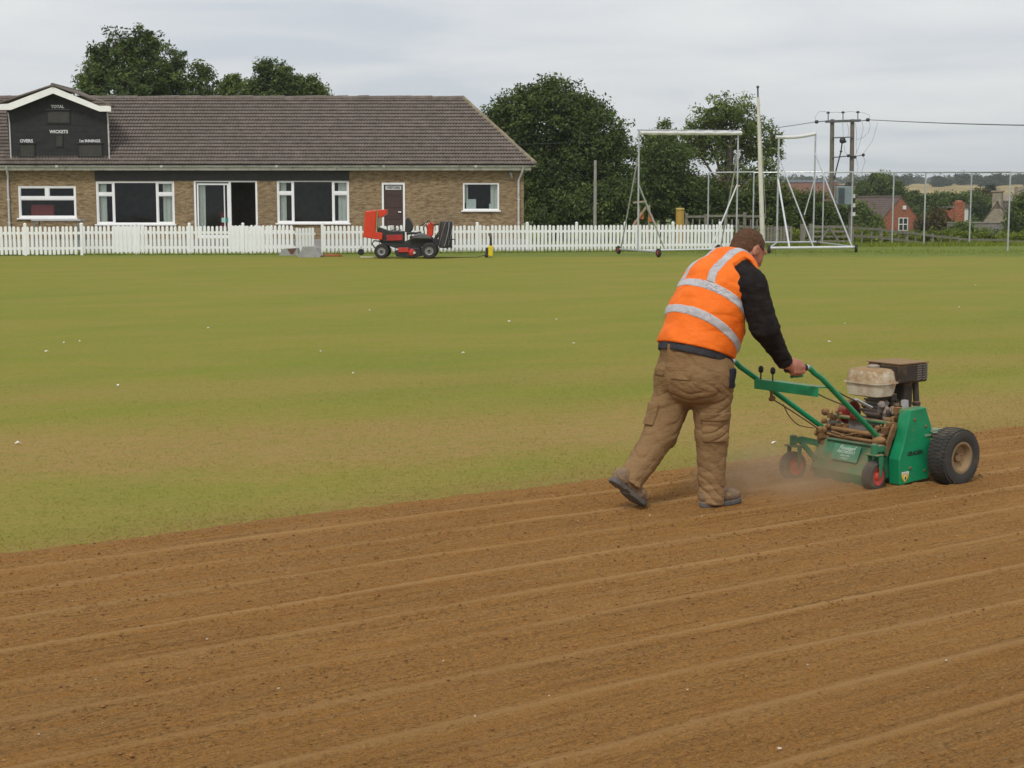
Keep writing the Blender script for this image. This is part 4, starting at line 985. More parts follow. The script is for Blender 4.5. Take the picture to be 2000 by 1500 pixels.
def palings():
    t = thing('paling_panel', 'grey brown timber paling panel behind the sideways batting cage', 'fence', tuple(on_land(1500, 67.5))); o = np.array(t.location)
    xs = np.linspace(1494, 1545, 9)
    for i, px in enumerate(xs):
        p = on_land(px, 67.5); b = MB(o); h = at(px, 441, 67.5)[2]; b.bar(p - [0, 0, .1], p + [0, 0, h + rng.normal(0, .02)], .10, .025, (0, 1, 0)); b.build('board', M_WOOD, t)
    for y in (446, 468):
        b = MB(o); b.bar(at(1492, y, 67.55), at(1547, y, 67.55), .05, .08); b.build('rail', M_WOOD, t)
    t = thing('field_gate', 'grey timber field gate with diagonal brace beside the power poles', 'gate', tuple(on_land(1585, 68))); o = np.array(t.location)
    for px in (1568, 1583, 1660):
        p = on_land(px, 68); b = MB(o); b.bar(p - [0, 0, .2], at(px, 437 if px < 1600 else 442, 68), .22 if px < 1580 else .14, .14, (0, 1, 0)); b.build('post', M_WOOD, t)
    for y in (443, 452, 462, 471):
        b = MB(o); b.bar(at(1586, y, 68), at(1656, y, 68), .05, .11 if y < 450 else .08); b.build('rail', M_WOOD, t)
    for a_, c_ in ((1600, 1620), (1640, 1620)):
        b = MB(o); b.bar(at(a_, 474, 67.94), at(c_, 444, 67.94), .05, .08); b.build('brace', M_WOOD, t)
palings()
def power_poles():
    Yp = 100.0; g = gz(at(1645, 450, Yp)[0], Yp); o = np.array([at(1645, 450, Yp)[0], Yp, g])
    t = thing('power_pole', 'twin timber power poles carrying a grey transformer and black insulators', 'power pole', tuple(o)); k = Yp / F
    m = plain('creosote_pole', (.155, .135, .105), .9, .2, 4, bump=.008); dk = plain('insulator_black', (.02, .02, .022), .5, .2)
    A = lambda x, y, dy=0: at(x, y, Yp) + np.array([0, dy, 0])
    for x0, x1 in ((1623.5, 1625.5), (1661.5, 1665)):
        b = MB(o); p = A(x0, 480); p[2] = g - .5; b.tube([p, A(x1, 233)], [.17, .135], 12); b.build('pole', m, t, smooth=True)
    cr = MB(o); cr.bar(A(1613, 237.5, -.2), A(1680, 235.5, -.2), .12, .14); cr.bar(A(1613, 237.5, .2), A(1680, 235.5, .2), .12, .14); cr.build('cross_arm', plain('arm_steel', (.10, .10, .10), .6), t)
    for y0, y1 in ((269.5, 268), (308, 304)):
        b = MB(o); b.bar(A(1624, y0, -.2), A(1664, y1, -.2), .08, .07); b.build('tie_bar', plain('arm_steel', (.10, .10, .10)), t)
    for x, y in ((1617.5, 220.5), (1646.5, 220), (1675.5, 219.5)):
        b = MB(o); b.tube([A(x, 236), A(x, y)], .03, 6); b.lathe(A(x, y + 1.5), (0, 0, 1), [(0, .05), (.03, .12), (.1, .1), (.14, .03)], 10); b.build('insulator', dk, t)
    for (x, y) in ((1593, 238), (1697, 234)):
        b = MB(o); s = 1 if x > 1650 else -1; b.tube([A(1646 + s * 34, 236.5), A(x, y)], .03, 6); b.lathe(A(x - 2 * s, y), (1, 0, 0), [(-.12, .04), (-.1, .1), (0, .12), (.1, .1), (.12, .04)], 10); b.build('strain_insulator', dk, t)
    b = MB(o); b.lathe(A(1644, 277, -.25), (0, 0, 1), [(-.12, .05), (-.06, .18), (.08, .2), (.22, .16), (.3, .06)], 10); b.bar(A(1644, 272, -.25), A(1651, 278, -.3), .1, .1); b.build('switch', dk, t)
    b = MB(o); b.tube([A(1643, 280, -.25), A(1641, 296, -.25), A(1632, 330, -.25), A(1628, 350, -.2)], .045, 6); b.lathe(A(1641, 296, -.25), (0, 0, 1), [(-.06, .05), (0, .1), (.06, .05)], 8); b.build('down_lead', dk, t)
    for x, y in ((1655, 304.5), (1668, 307), (1684, 303)):
        b = MB(o); b.lathe(A(x, y, -.3), (.5, 0, 1), [(-.1, .04), (-.05, .1), (.05, .1), (.1, .04)], 8); b.bar(A(1662, 306, -.25), A(x, y + .5, -.3), .04, .04); b.build('fuse', dk, t)
    # the grey tank of the transformer with its cooling fins
    b = MB(o); p0, p1 = A(1629, 400, -.55), A(1660, 364, 0); b.box((p0[0], Yp - .75, p0[2]), (p1[0], Yp - .2, p1[2])); tr = b.build('transformer', plain('transformer_grey', (.20, .25, .26), .5, .1), t, bevel=.04)
    for i in range(6):
        b = MB(o); x = p0[0] + .1 + i * .07; b.box((x, Yp - .86, p0[2] + .1), (x + .03, Yp - .74, p1[2] - .1)); b.build('fin', plain('fin_grey', (.10, .125, .135), .5), tr)
    for i in range(3):
        b = MB(o); x = A(1648 + i * 4, 360)[0]; b.tube([(x, Yp - .5, p1[2]), (x + .1, Yp - .5, p1[2] + .26)], .05, 8); b.build('bushing', dk, tr)
    b = MB(o); b.box((p0[0], Yp - .3, p1[2] + .02), (p1[0] + .3, Yp - .1, p1[2] + .1)); b.build('bracket', plain('arm_steel', (.10, .10, .10)), t)
    for i, y in enumerate((383, 392, 401, 410, 418)):
        q = A(1664, y, -.28); b = MB(o); b.box((q[0] - .14, q[1] - .05, q[2] - .12), (q[0] + .14, q[1] + .05, q[2] + .12)); b.build('warning_plate' if i % 2 == 0 else 'guard_band', plain('plate_white', (.62, .63, .62), .5) if i % 2 == 0 else dk, t)
    w = plain('wire_grey', (.30, .31, .33), .5, .1)
    def wire(pts, r=.012): b = MB(o); b.tube([A(*p) for p in pts], r, 4); b.build('wire', w, t)
    wire([(1593, 238), (1592, 228), (1600, 218), (1612, 217.5), (1617, 220), (1632, 219), (1646, 220), (1660, 217.5), (1676, 219), (1690, 221), (1699, 226), (1697, 234)])
    wire([(1697, 235), (1700, 245), (1696, 259), (1686, 268), (1672, 274)]); wire([(1684, 239), (1686, 250), (1682, 270), (1676, 290), (1671, 302)]); wire([(1714, 239), (1711, 252), (1704, 275), (1692, 292), (1685, 302)])
    wire([(1655, 241), (1658, 255), (1656, 268)]); wire([(1646, 240), (1647, 268)]); wire([(1685, 305), (1690, 314), (1684, 332), (1680, 350)]); wire([(1672, 308), (1676, 325), (1672, 350)]); wire([(1649, 284), (1650, 296), (1656, 304)]); wire([(1671, 241), (1673, 258), (1672, 285), (1673, 300)])
    # the lines leaving the poles
    for nm, a_, c_, sag in (('right', (1697, 234), (2600, 227), 1.0), ('left', (1593, 238), (1300, 262), .5)):
        for dy in ((0,) if nm == 'left' else (0, .5)):
            p, q = A(*a_), A(*c_) + np.array([0, 5 + dy * 3, 0]); b = MB(o)
            b.tube([p + (q - p) * s + np.array([0, 0, -sag * 4 * s * (1 - s) * .35]) for s in np.linspace(0, 1, 14)], .022, 4); b.build('line', plain('line_grey', (.16, .165, .17), .6), t)
power_poles()
def old_cable():
    p, q = at(990, 282, 64), at(1300, 262, 90); b = MB(p); b.tube([p + (q - p) * s - np.array([0, 0, .5 * s * (1 - s)]) for s in np.linspace(0, 1, 14)], .009, 4)
    o = b.build('overhead_cable', plain('cable_dark', (.05, .052, .055), .7)); o.location = p; tag(o, 'thin overhead cable crossing in front of the big round tree', 'cable')
old_cable()
# ================================================================ HOUSES BEYOND THE FIELD
M_REDB = mat_brick('red_brick', (.34, .075, .034), (.40, .10, .048), (.30, .16, .11), 1.3)
M_STONE = plain('rubble_stone', (.28, .235, .175), .95, .35, 3.2, bump=.04, bscale=5, dirt=(.16, .13, .10), dirt_amt=.4)
M_OLDT = plain('old_roof_tile', (.105, .072, .062), .9, .25, 3, bump=.03, bscale=9, dirt=(.14, .12, .09), dirt_amt=.3)
M_WINW = plain('window_white', (.74, .74, .72), .5, .05)
M_DARKG = plain('dark_pane', (.03, .035, .04), .1, .2)
def gable_house(name, label, base, w, l, hw, hr, rz, mw, mr, over=.25, extra=None):
    "gable end faces local -Y, ridge runs along local +Y"
    t = thing(name, label, 'house' if 'house' in name or 'cottage' in name else 'building', tuple(base), rz)
    b = MB(); b.prism([(-w / 2, 0, -1.5), (w / 2, 0, -1.5), (w / 2, 0, hw), (0, 0, hr), (-w / 2, 0, hw)], (0, l, 0)); b.build('wall', mw, t)
    rf = None
    for s in (-1, 1):
        b = MB(); d = np.array([s * w / 2, 0, hw - hr]); d /= np.linalg.norm(d); e = np.array([0, -over, hr + .06]); f = np.array([s * w / 2, -over, hw + .06]) + d * .3
        n = 12
        for i in range(n):
            p = e + (f - e) * (i / n); q = e + (f - e) * ((i + 1.1) / n)
            b.add([p + [0, 0, .03], q + [0, 0, .07], q + [0, l + 2 * over, .07], p + [0, l + 2 * over, .03], p - [0, 0, .05], q - [0, 0, .05], q + [0, l + 2 * over, -.05], p + [0, l + 2 * over, -.05]], [(0, 1, 2, 3), (4, 7, 6, 5), (0, 4, 5, 1), (1, 5, 6, 2), (2, 6, 7, 3), (3, 7, 4, 0)])
        rf = b.build('roof_slope', mr, t)
    b = MB(); b.tube([(0, -over, hr + .1), (0, l + over, hr + .1)], .12, 8); b.build('ridge', mr, t)
    return t
def win(t, x, z, w, h, nx, nz, y=0.0, m=M_WINW):
    b = MB(); fw = .09; frame = MB()
    frame.box((x - w / 2, y - .07, z), (x + w / 2, y - .01, z + fw)); frame.box((x - w / 2, y - .07, z + h - fw), (x + w / 2, y - .01, z + h))
    for i in range(nx + 1): xx = x - w / 2 + (w - fw) * i / nx; frame.box((xx, y - .068, z + fw), (xx + fw, y - .012, z + h - fw))
    for j in range(1, nz): zz = z + (h - fw) * j / nz; frame.box((x - w / 2 + fw, y - .066, zz), (x + w / 2 - fw, y - .014, zz + fw))
    fo = frame.build('window', m, t)
    for i in range(nx):
        for j in range(nz):
            p = MB(); p.box((x - w / 2 + w * i / nx + .05, y - .03, z + h * j / nz + .05), (x - w / 2 + w * (i + 1) / nx - .05, y - .004, z + h * (j + 1) / nz - .05)); p.build('pane', M_DARKG, fo)
def houses():
    Y = 165.0; p = on_land(1758, Y); k = Y / F; zb = at(1758, 452, Y)[2]; p[2] = zb
    hw = at(1758, 427, Y)[2] - zb; hr = at(1758, 386, Y)[2] - zb
    t = gable_house('red_brick_house', 'red brick house with white four pane gable window and brown roof', p, 84 * k, 7.5, hw, hr, math.radians(-22), M_REDB, M_OLDT, .05)
    t.rotation_euler = (0, 0, math.radians(24))
    win(t, .35, .05, 1.25, 1.42, 2, 2)
    b = MB(); b.box((.25, -.12, hr - 1.25), (.62, -.01, hr - .85)); b.build('alarm_box', M_WINW, t)
    b = MB(); b.box((-84 * k / 2 - .1, -.1, -.02), (84 * k / 2 + .1, -.004, .1)); b.build('plinth', M_STONE, t)
    Y = 190.0; p = on_land(1582, Y); k = Y / F; zb = at(1582, 430, Y)[2]; p[2] = zb
    t = thing('long_roofed_house', 'long house with reddish brown tiled roof behind the power poles', 'house', tuple(p)); k = Y / F
    X = lambda x: (x - 1582) * k
    Z = lambda y: at(1582, y, Y)[2] - zb
    b = MB(); b.box((X(1520), 0, -2), (X(1640), 6, Z(425))); b.build('wall', M_STONE, t)
    b = MB(); b.prism([(X(1515), -.4, Z(427)), (X(1515), 3, Z(354)), (X(1515), 6.4, Z(427))], (X(1645) - X(1515), 0, 0)); b.build('roof', plain('pinkish_tile', (.19, .095, .07), .9, .2, 2, bump=.03, bscale=6), t)
    b = MB(); b.box((X(1518), 2.8, Z(354) - .1), (X(1642), 3.3, Z(351))); b.build('ridge', plain('ridge_blue', (.22, .24, .28), .8), t)
    Y = 150.0; p = on_land(1946, Y); k = Y / F; zb = at(1946, 446, Y)[2]; p[2] = zb; hr = at(1946, 396, Y)[2] - zb
    t = gable_house('stone_cottage', 'rubble stone cottage gable with tall stone chimney and dark roof', p, 50 * k, 8, hr * .28, hr, math.radians(0), M_STONE, M_OLDT, .05)
    t.rotation_euler = (0, 0, math.radians(-30))
    b = MB(); zc = at(1946, 375, Y)[2] - zb; b.box((-.5, .0, hr - .6), (.38, .7, zc)); ch = b.build('chimney', M_STONE, t)
    b = MB(); b.box((-.62, -.1, zc), (.5, .8, zc + .14)); b.build('cap', M_STONE, ch)
    b = MB(); b.lathe((-.06, .35, zc + .14), (0, 0, 1), [(0, .16), (.3, .14), (.32, .1)], 10); b.build('chimney_pot', plain('pot', (.33, .26, .17), .9), ch)
    for (px, x0, x1, y0, y1, m, lab, Y) in ((1871, 1862, 1880, 395, 440, M_REDB, 'tall orange red brick chimney stack standing above the stone wall', 142), (1847, 1838, 1857, 411, 440, M_REDB, 'short dark brick chimney stack with slab cap beside the tall one', 140)):
        k = Y / F; c = on_land(px, Y); c[2] = at(px, 450, Y)[2]; t = thing('brick_chimney', lab, 'chimney', tuple(c)); z1 = at(px, y0, Y)[2] - c[2]; w = (x1 - x0) * k / 2
        b = MB(); b.box((-w, -w, -1.5), (w, w, z1)); b.build('stack', m, t)
        b = MB(); b.box((-w * 1.06, -w * 1.06, z1 - .16), (w * 1.06, w * 1.06, z1 - .02)); b.build('band', m, t)
        if px < 1860:
            b = MB(); b.box((-w * 1.3, -w * 1.3, z1 + .25), (w * 1.3, w * 1.3, z1 + .35)); b.build('slab', plain('slab_grey', (.16, .15, .14), .9), t)
            for sx_ in (-1, 1):
                b = MB(); b.box((sx_ * w * .8 - .08, -w, z1), (sx_ * w * .8 + .08, w, z1 + .26)); b.build('support', m, t)
        else:
            b = MB(); b.lathe((0, 0, z1 - .02), (0, 0, 1), [(0, w * .9), (.18, w * .75), (.2, .05)], 12); b.build('crown', m, t)
    Y = 128.0
    c = on_land(1905, Y); c[2] = at(1905, 462, Y)[2]; t = thing('stone_wall', 'long grey rubble stone garden wall below the stone cottage', 'wall', tuple(c)); k = Y / F
    b = MB(); h = at(1905, 436, Y)[2] - c[2]; b.box((-52 * k, 0, -1.5), (58 * k, .5, h)); b.build('stonework', plain('grey_rubble', (.19, .175, .155), .95, .35, 4, bump=.04, bscale=6), t)
    b = MB(); b.box((-52.5 * k, -.06, h), (58.5 * k, .56, h + .1)); b.build('coping', plain('coping_stone', (.24, .22, .19), .95, .25, 3), t)
    Y = 146.0; c = on_land(1886, Y); c[2] = at(1886, 440, Y)[2]; k = Y / F; t = thing('white_shed', 'narrow whitewashed shed wall beside the tall brick chimney', 'shed', tuple(c))
    h = at(1886, 405, Y)[2] - c[2]; b = MB(); b.box((-4 * k, 0, -1), (4.2 * k, 2, h)); b.build('wall', plain('whitewash', (.55, .55, .54), .9, .15), t); b = MB(); b.prism([(-5 * k, -.2, h), (5.4 * k, -.2, h), (5.4 * k, -.2, h + .1), (-5 * k, -.2, h + .4)], (0, 2.4, 0)); b.build('roof', M_OLDT, t)
    Y = 240.0; c = on_land(1992, Y); c[2] = at(1992, 420, Y)[2]; k = Y / F; t = thing('farm_barn', 'low stone barn with pale roof behind the stone cottage', 'barn', tuple(c))
    h = at(1992, 392, Y)[2] - c[2]; hr = at(1992, 381, Y)[2] - c[2]; b = MB(); b.box((-32 * k, 0, -1), (30 * k, 5, h)); b.build('wall', M_STONE, t); b = MB(); b.prism([(-33 * k, -.3, h), (-33 * k, 2.5, hr), (-33 * k, 5.3, h)], (64 * k, 0, 0)); b.build('roof', plain('pale_tile', (.23, .185, .14), .9, .2, 1.5), t)
    b = MB(); b.box((6 * k - .6, 1.8, hr - .3), (6 * k + .6, 3, hr + 1.3)); b.build('chimney', M_STONE, t)
houses()

# ================================================================ TREES AND SHRUBS
def mat_leaf(name, dark, mid_, light, trans=.3):
    t = NT(name); a = t.n('ShaderNodeAttribute'); a.attribute_name = 'tone'
    oi = t.n('ShaderNodeObjectInfo')
    c = t.ramp(a.outputs['Fac'], [(0.0, dark), (0.5, mid_), (1.0, light)])
    d = t.n('ShaderNodeBsdfPrincipled'); t.put(c, d.inputs['Base Color']); d.inputs['Roughness'].default_value = .6; d.inputs['Specular IOR Level'].default_value = .25
    tl = t.n('ShaderNodeBsdfTranslucent'); t.put(t.mix(1.0, c, (1.25, 1.35, .5), 'MULTIPLY'), tl.inputs[0])
    mx = t.n('ShaderNodeMixShader'); mx.inputs[0].default_value = trans; t.put(d.outputs[0], mx.inputs[1]); t.put(tl.outputs[0], mx.inputs[2]); t.put(mx.outputs[0], t.out.inputs[0]); return t.m
LEAF = {'dark': mat_leaf('leaf_dark', (.030, .052, .015), (.080, .120, .030), (.190, .230, .060)),
        'mid': mat_leaf('leaf_mid', (.042, .066, .018), (.098, .138, .034), (.200, .235, .065)),
        'light': mat_leaf('leaf_light', (.060, .090, .022), (.135, .180, .045), (.26, .29, .085)),
        'hedge': mat_leaf('leaf_hedge', (.06, .09, .014), (.16, .20, .024), (.32, .34, .045)),
        'rust': mat_leaf('leaf_rust', (.05, .045, .018), (.11, .085, .03), (.17, .125, .045)),
        'far': mat_leaf('leaf_far', (.018, .028, .014), (.034, .048, .022), (.055, .07, .03))}
M_BARK = plain('bark', (.085, .068, .05), .95, .3, 7, bump=.03, bscale=14)
def crown_mesh(name, lobes, n_clump, per, leaf, spread, seed, hollow=.55, zmin=.15):
    "many small leaves in clumps through ellipsoid lobes [(cx,cy,cz,rx,ry,rz)]"
    r = np.random.default_rng(seed); lobes = np.array(lobes, float)
    vol = np.prod(lobes[:, 3:], 1) ** .6; idx = r.choice(len(lobes), n_clump, p=vol / vol.sum())
    d = r.normal(size=(n_clump, 3)); d /= np.linalg.norm(d, axis=1)[:, None]
    rad = (hollow + (1 - hollow) * r.random(n_clump) ** .6) * r.uniform(.82, 1.06, n_clump)
    C = lobes[idx, :3] + d * rad[:, None] * lobes[idx, 3:]
    keep = C[:, 2] > zmin; C, d, idx = C[keep], d[keep], idx[keep]; n = len(C)
    cs = spread * r.uniform(.55, 1.25, n); tone_c = r.normal(.42, .17, n)
    k = np.repeat(np.arange(n), per); m = len(k)
    off = np.clip(r.normal(size=(m, 3)), -1.7, 1.7) * cs[k][:, None] * [1, 1, .7]
    P = C[k] + off
    nrm = d[k] * .5 + r.normal(size=(m, 3)) * .6 + [0, 0, .45]; nrm /= np.linalg.norm(nrm, axis=1)[:, None]
    a = np.cross(nrm, r.normal(size=(m, 3))); a /= np.linalg.norm(a, axis=1)[:, None] + 1e-9; b = np.cross(nrm, a)
    s = leaf * r.uniform(.6, 1.35, m)
    q = np.stack([P - a * s[:, None], P - b * (s * .42)[:, None] + nrm * (s * .12)[:, None], P + a * s[:, None], P + b * (s * .42)[:, None] + nrm * (s * .12)[:, None]], 1)
    me = np_mesh(name, q.reshape(-1, 3), np.arange(m * 4).reshape(-1, 4), False)
    tone = np.clip(tone_c[k] + r.normal(0, .17, m), 0, 1)
    at_ = me.attributes.new('tone', 'FLOAT', 'FACE'); at_.data.foreach_set('value', tone.astype(np.float32))
    return me
def trunk_mesh(name, h, r0, lobes, seed, lean=0.0):
    r = random.Random(seed); b = MB()
    b.tube([(0, 0, -.4), (r.uniform(-.05, .05) * h, 0, h * .35), (lean * h, r.uniform(-.03, .03) * h, h * .8)], [r0 * 1.25, r0, r0 * .5], 9)
    for (cx, cy, cz, rx, ry, rz) in lobes:
        st = np.array([lean * h * .5, 0, h * r.uniform(.28, .55)]); en = np.array([cx, cy, cz]); mid_ = (st + en) / 2 + [r.uniform(-.2, .2), r.uniform(-.2, .2), .15 * rz]
        b.tube([st, mid_, en], [r0 * .5, r0 * .3, r0 * .12], 6)
        for j in range(3):
            a = r.uniform(0, 6.28); e2 = en + np.array([math.cos(a) * rx * .7, math.sin(a) * ry * .7, r.uniform(-.2, .75) * rz]); b.tube([mid_ + (en - mid_) * .5, e2], [r0 * .16, r0 * .05], 5)
    return b.mesh(name, True)
def tree(label, px, base_y, Y, lobes_px, mat, n_clump, per, leaf, spread, seed, name='tree', r0=.16, hollow=.55, cat='tree', z0=None, trunk_h=None, group=None):
    "lobes given in photo pixels (x, y, half width, half height) at distance Y, depth set by their width"
    k = Y / F; x = at(px, 440, Y)[0]; z = float(terrain(x, Y)) if z0 is None else z0
    t = thing(name, label, cat, (x, Y, z), 0, group); r = random.Random(seed); L = []
    for (lx, ly, hw, hh) in lobes_px:
        p = at(lx, ly, Y); L.append((p[0] - x, r.uniform(-.35, .35) * hw * k, p[2] - z, hw * k, hw * k * r.uniform(.8, 1.0), hh * k))
    H = max(l[2] for l in L)
    link('crown', crown_mesh('crown', L, n_clump, per, leaf, spread, seed, hollow), LEAF[mat], t)
    link('trunk', trunk_mesh('trunk', trunk_h or H, r0, L, seed), M_BARK, t)
    return t
def plant_all():
    T = tree
    # behind the clubhouse
    T('tall dark feathery tree with pointed tops rising behind the clubhouse roof', 250, 440, 84, [(232, 115, 46, 52), (277, 105, 34, 48), (225, 75, 12, 20), (276, 70, 12, 18), (305, 95, 14, 30), (195, 135, 26, 40), (185, 100, 8, 14), (175, 160, 26, 30), (300, 155, 50, 44), (240, 180, 90, 60), (250, 90, 16, 26)], 'dark', 456, 46, 0.108, 0.223, 101, hollow=0.3, r0=.25)
    T('thin leaved tree beside the tall one behind the clubhouse roof', 375, 440, 86, [(345, 115, 20, 26), (352, 150, 34, 40), (395, 140, 16, 26), (400, 170, 26, 34), (330, 165, 24, 30), (375, 200, 60, 50)], 'mid', 215, 39, 0.108, 0.210, 102, hollow=0.3, r0=.2)
    T('small pale tree just clearing the clubhouse ridge', 455, 440, 88, [(455, 160, 20, 18), (445, 178, 20, 24), (480, 180, 20, 22), (462, 215, 40, 40)], 'light', 129, 39, 0.108, 0.197, 103, hollow=0.3, r0=.15)
    T('dark rounded tree clearing the middle of the clubhouse ridge', 535, 440, 86, [(538, 155, 38, 38), (520, 135, 16, 18), (505, 172, 22, 30), (560, 175, 30, 34), (535, 215, 60, 50)], 'dark', 325, 46, 0.108, 0.240, 104, hollow=.35, r0=.2)
    T('lighter bushy tree at the end of the row behind the clubhouse ridge', 612, 440, 87, [(605, 172, 28, 26), (630, 185, 16, 20), (585, 160, 10, 16), (612, 215, 40, 40)], 'light', 169, 39, 0.101, 0.197, 105, hollow=0.3, r0=.15)
    # big round tree right of the clubhouse
    T('big dense round tree with dark green leaves beside the clubhouse', 1090, 440, 75, [(1075, 235, 105, 82), (1010, 265, 62, 66), (1150, 270, 78, 78), (1080, 200, 70, 46), (1195, 320, 52, 66), (1120, 340, 100, 70), (1050, 350, 70, 70), (1110, 405, 110, 50), (985, 225, 36, 36)], 'dark', 1437, 52, 0.097, 0.264, 111, hollow=.5, r0=.3)
    T('dark tall shrub under the right side of the big round tree', 1195, 440, 73, [(1190, 395, 50, 50), (1150, 415, 50, 36), (1230, 405, 36, 46)], 'dark', 325, 44, 0.086, 0.224, 112, 'shrub', .08, cat='shrub')
    T('dark thicket between the big round tree and the pale tree', 1300, 440, 79, [(1290, 360, 48, 70), (1340, 390, 50, 56), (1255, 400, 40, 46), (1390, 400, 50, 50), (1300, 310, 40, 40)], 'dark', 650, 44, 0.090, 0.240, 113, 'shrub', .12, cat='shrub')
    T('open crowned pale green tree behind the batting cage', 1425, 440, 86, [(1415, 215, 62, 36), (1440, 250, 66, 40), (1375, 240, 40, 36), (1480, 270, 44, 50), (1500, 320, 34, 44), (1400, 290, 60, 34), (1350, 275, 34, 34), (1445, 330, 50, 34), (1515, 285, 16, 24)], 'light', 363, 39, 0.104, 0.223, 114, hollow=0.25, r0=.22)
    T('smaller loose tree left of the open crowned pale tree', 1290, 440, 84, [(1295, 260, 26, 26), (1275, 290, 34, 36), (1320, 300, 36, 40), (1290, 340, 50, 44)], 'mid', 200, 39, 0.101, 0.210, 115, hollow=0.3, r0=.16)
    T('rust tinged shrub below the pale tree behind the flagpole', 1420, 440, 82, [(1385, 385, 44, 40), (1430, 400, 36, 40), (1350, 370, 34, 34)], 'rust', 262, 39, 0.086, 0.224, 116, 'shrub', .08, cat='shrub')
    T('dark green shrub behind the white flagpole', 1490, 440, 80, [(1480, 395, 40, 52), (1515, 400, 34, 50), (1450, 420, 36, 34)], 'mid', 375, 41, 0.086, 0.224, 117, 'shrub', .08, cat='shrub')
    T('mid green shrub in front of the long reddish roof', 1565, 440, 88, [(1560, 415, 34, 40), (1590, 405, 26, 36), (1540, 435, 30, 30), (1610, 425, 22, 34)], 'mid', 325, 41, 0.094, 0.240, 118, 'shrub', .08, cat='shrub')
    T('dark shrub between the two power poles', 1640, 440, 104, [(1640, 430, 24, 30), (1610, 440, 22, 24)], 'dark', 187, 39, 0.101, 0.240, 119, 'shrub', .06, cat='shrub')
    # village greenery
    T('broad green tree behind the red brick house', 1720, 400, 190, [(1712, 372, 42, 28), (1680, 388, 26, 30), (1748, 380, 28, 26), (1768, 402, 24, 28), (1722, 348, 18, 10)], 'mid', 330, 47, 0.180, 0.413, 121, r0=.3)
    T('leafy green bush growing against the red brick house', 1690, 440, 140, [(1688, 430, 18, 24), (1678, 412, 10, 22), (1705, 440, 16, 18)], 'light', 187, 39, 0.144, 0.320, 122, 'shrub', .08, cat='shrub')
    T('rounded green tree right of the red brick house', 1805, 420, 185, [(1798, 408, 26, 26), (1826, 402, 26, 22), (1782, 388, 14, 16)], 'mid', 260, 44, 0.180, 0.385, 123, r0=.25)
    T('wide green tree above the tall brick chimney', 1880, 420, 205, [(1850, 394, 36, 18), (1892, 396, 32, 20), (1918, 408, 22, 24), (1865, 420, 40, 26)], 'mid', 340, 44, 0.192, 0.413, 124, r0=.28)
    T('rust brown bush in front of the brick chimneys', 1822, 450, 133, [(1815, 440, 24, 22), (1842, 446, 20, 20), (1830, 425, 14, 18)], 'rust', 187, 39, 0.137, 0.320, 125, 'shrub', .06, cat='shrub')
    T('bright green bush at the foot of the stone garden wall', 1885, 450, 112, [(1880, 456, 22, 20), (1900, 462, 18, 14), (1865, 464, 16, 12)], 'light', 187, 39, 0.115, 0.272, 126, 'shrub', .06, cat='shrub')
    T('tall dark green bush beside the stone cottage', 1992, 440, 108, [(1992, 425, 22, 36), (2010, 410, 26, 40), (1985, 450, 20, 24)], 'mid', 325, 41, 0.115, 0.288, 127, 'shrub', .1, cat='shrub')
    T('olive green tree behind the stone cottage chimney', 1925, 420, 220, [(1912, 382, 14, 13), (1898, 390, 12, 14), (1928, 388, 12, 12)], 'rust', 120, 39, 0.192, 0.385, 128, r0=.2)
    T('dark narrow tree beside the stone cottage', 1932, 380, 300, [(1934, 376, 8, 14), (1930, 385, 8, 10)], 'far', 60, 36, 0.240, 0.385, 129, r0=.2)
    for i, (px, yy, w, h) in enumerate([(1835, 353, 14, 9), (1850, 356, 10, 7), (1882, 350, 17, 14), (1905, 352, 18, 13), (1930, 353, 16, 11), (1948, 350, 15, 14), (1965, 352, 14, 12), (1993, 350, 16, 13), (2020, 350, 18, 14), (1768, 352, 12, 13), (1748, 352, 13, 10)]):
        T('small dark tree on the far edge of the stubble field', px, 360, 820 + 18 * (i % 4), [(px, yy + 2, w, h), (px - w * .4, yy + h * .5, w * .7, h * .7)], 'far', 90, 31, 0.600, 0.960, 140 + i, r0=.5, name='distant_tree', group='dark trees along the stubble field')
    # hedge beyond the timber fence: one leafy mass
    L = []
    r = random.Random(9)
    for px in range(1668, 2080, 13):
        p = at(px, 463 + r.uniform(-4, 5), 86); g = float(terrain(p[0], 86)); L.append((p[0], 86 + r.uniform(-.5, .5), p[2] - .15, .42, .5, .5))
    for px in range(1440, 1668, 15):
        p = at(px, 462 + r.uniform(-6, 6), 76); L.append((p[0], 76, p[2] - .1, .42, .5, .5))
    me = crown_mesh('hedge', L, 1100, 28, .075, .15, 171, .3, -99)
    tag(link('hedge', me, LEAF['hedge'], None, 'stuff'), 'low yellow green hedge growing along the timber fence', 'hedge')
    L = []
    for px in range(1700, 2090, 16):
        Yq = 118 + 10 * math.sin(px); p = at(px, 462 + r.uniform(-6, 4), Yq); L.append((p[0], Yq, p[2] - .6, .9, .9, .9))
    me = crown_mesh('undergrowth', L, 560, 26, .13, .28, 172, .3, -99)
    tag(link('undergrowth', me, LEAF['mid'], None, 'stuff'), 'dark green undergrowth below the village houses', 'undergrowth')
    # far woods on the hills, one mass
    L = []
    for i in range(150):
        Yq = r.uniform(1000, 2600); x = r.uniform(-.05, .42) * Yq; L.append((x, Yq, float(terrain(x, Yq)) + 1, r.uniform(15, 60), 14, r.uniform(3, 5)))
    me = crown_mesh('far_woods', L, 2600, 14, 1.6, 2.2, 173, .3, -99)
    tag(link('far_woods', me, LEAF['far'], None, 'stuff'), 'dark woods and hedgerows spread over the distant hills', 'woods')
    # long grass along the fences
    tr = []
    rr = np.random.default_rng(77)
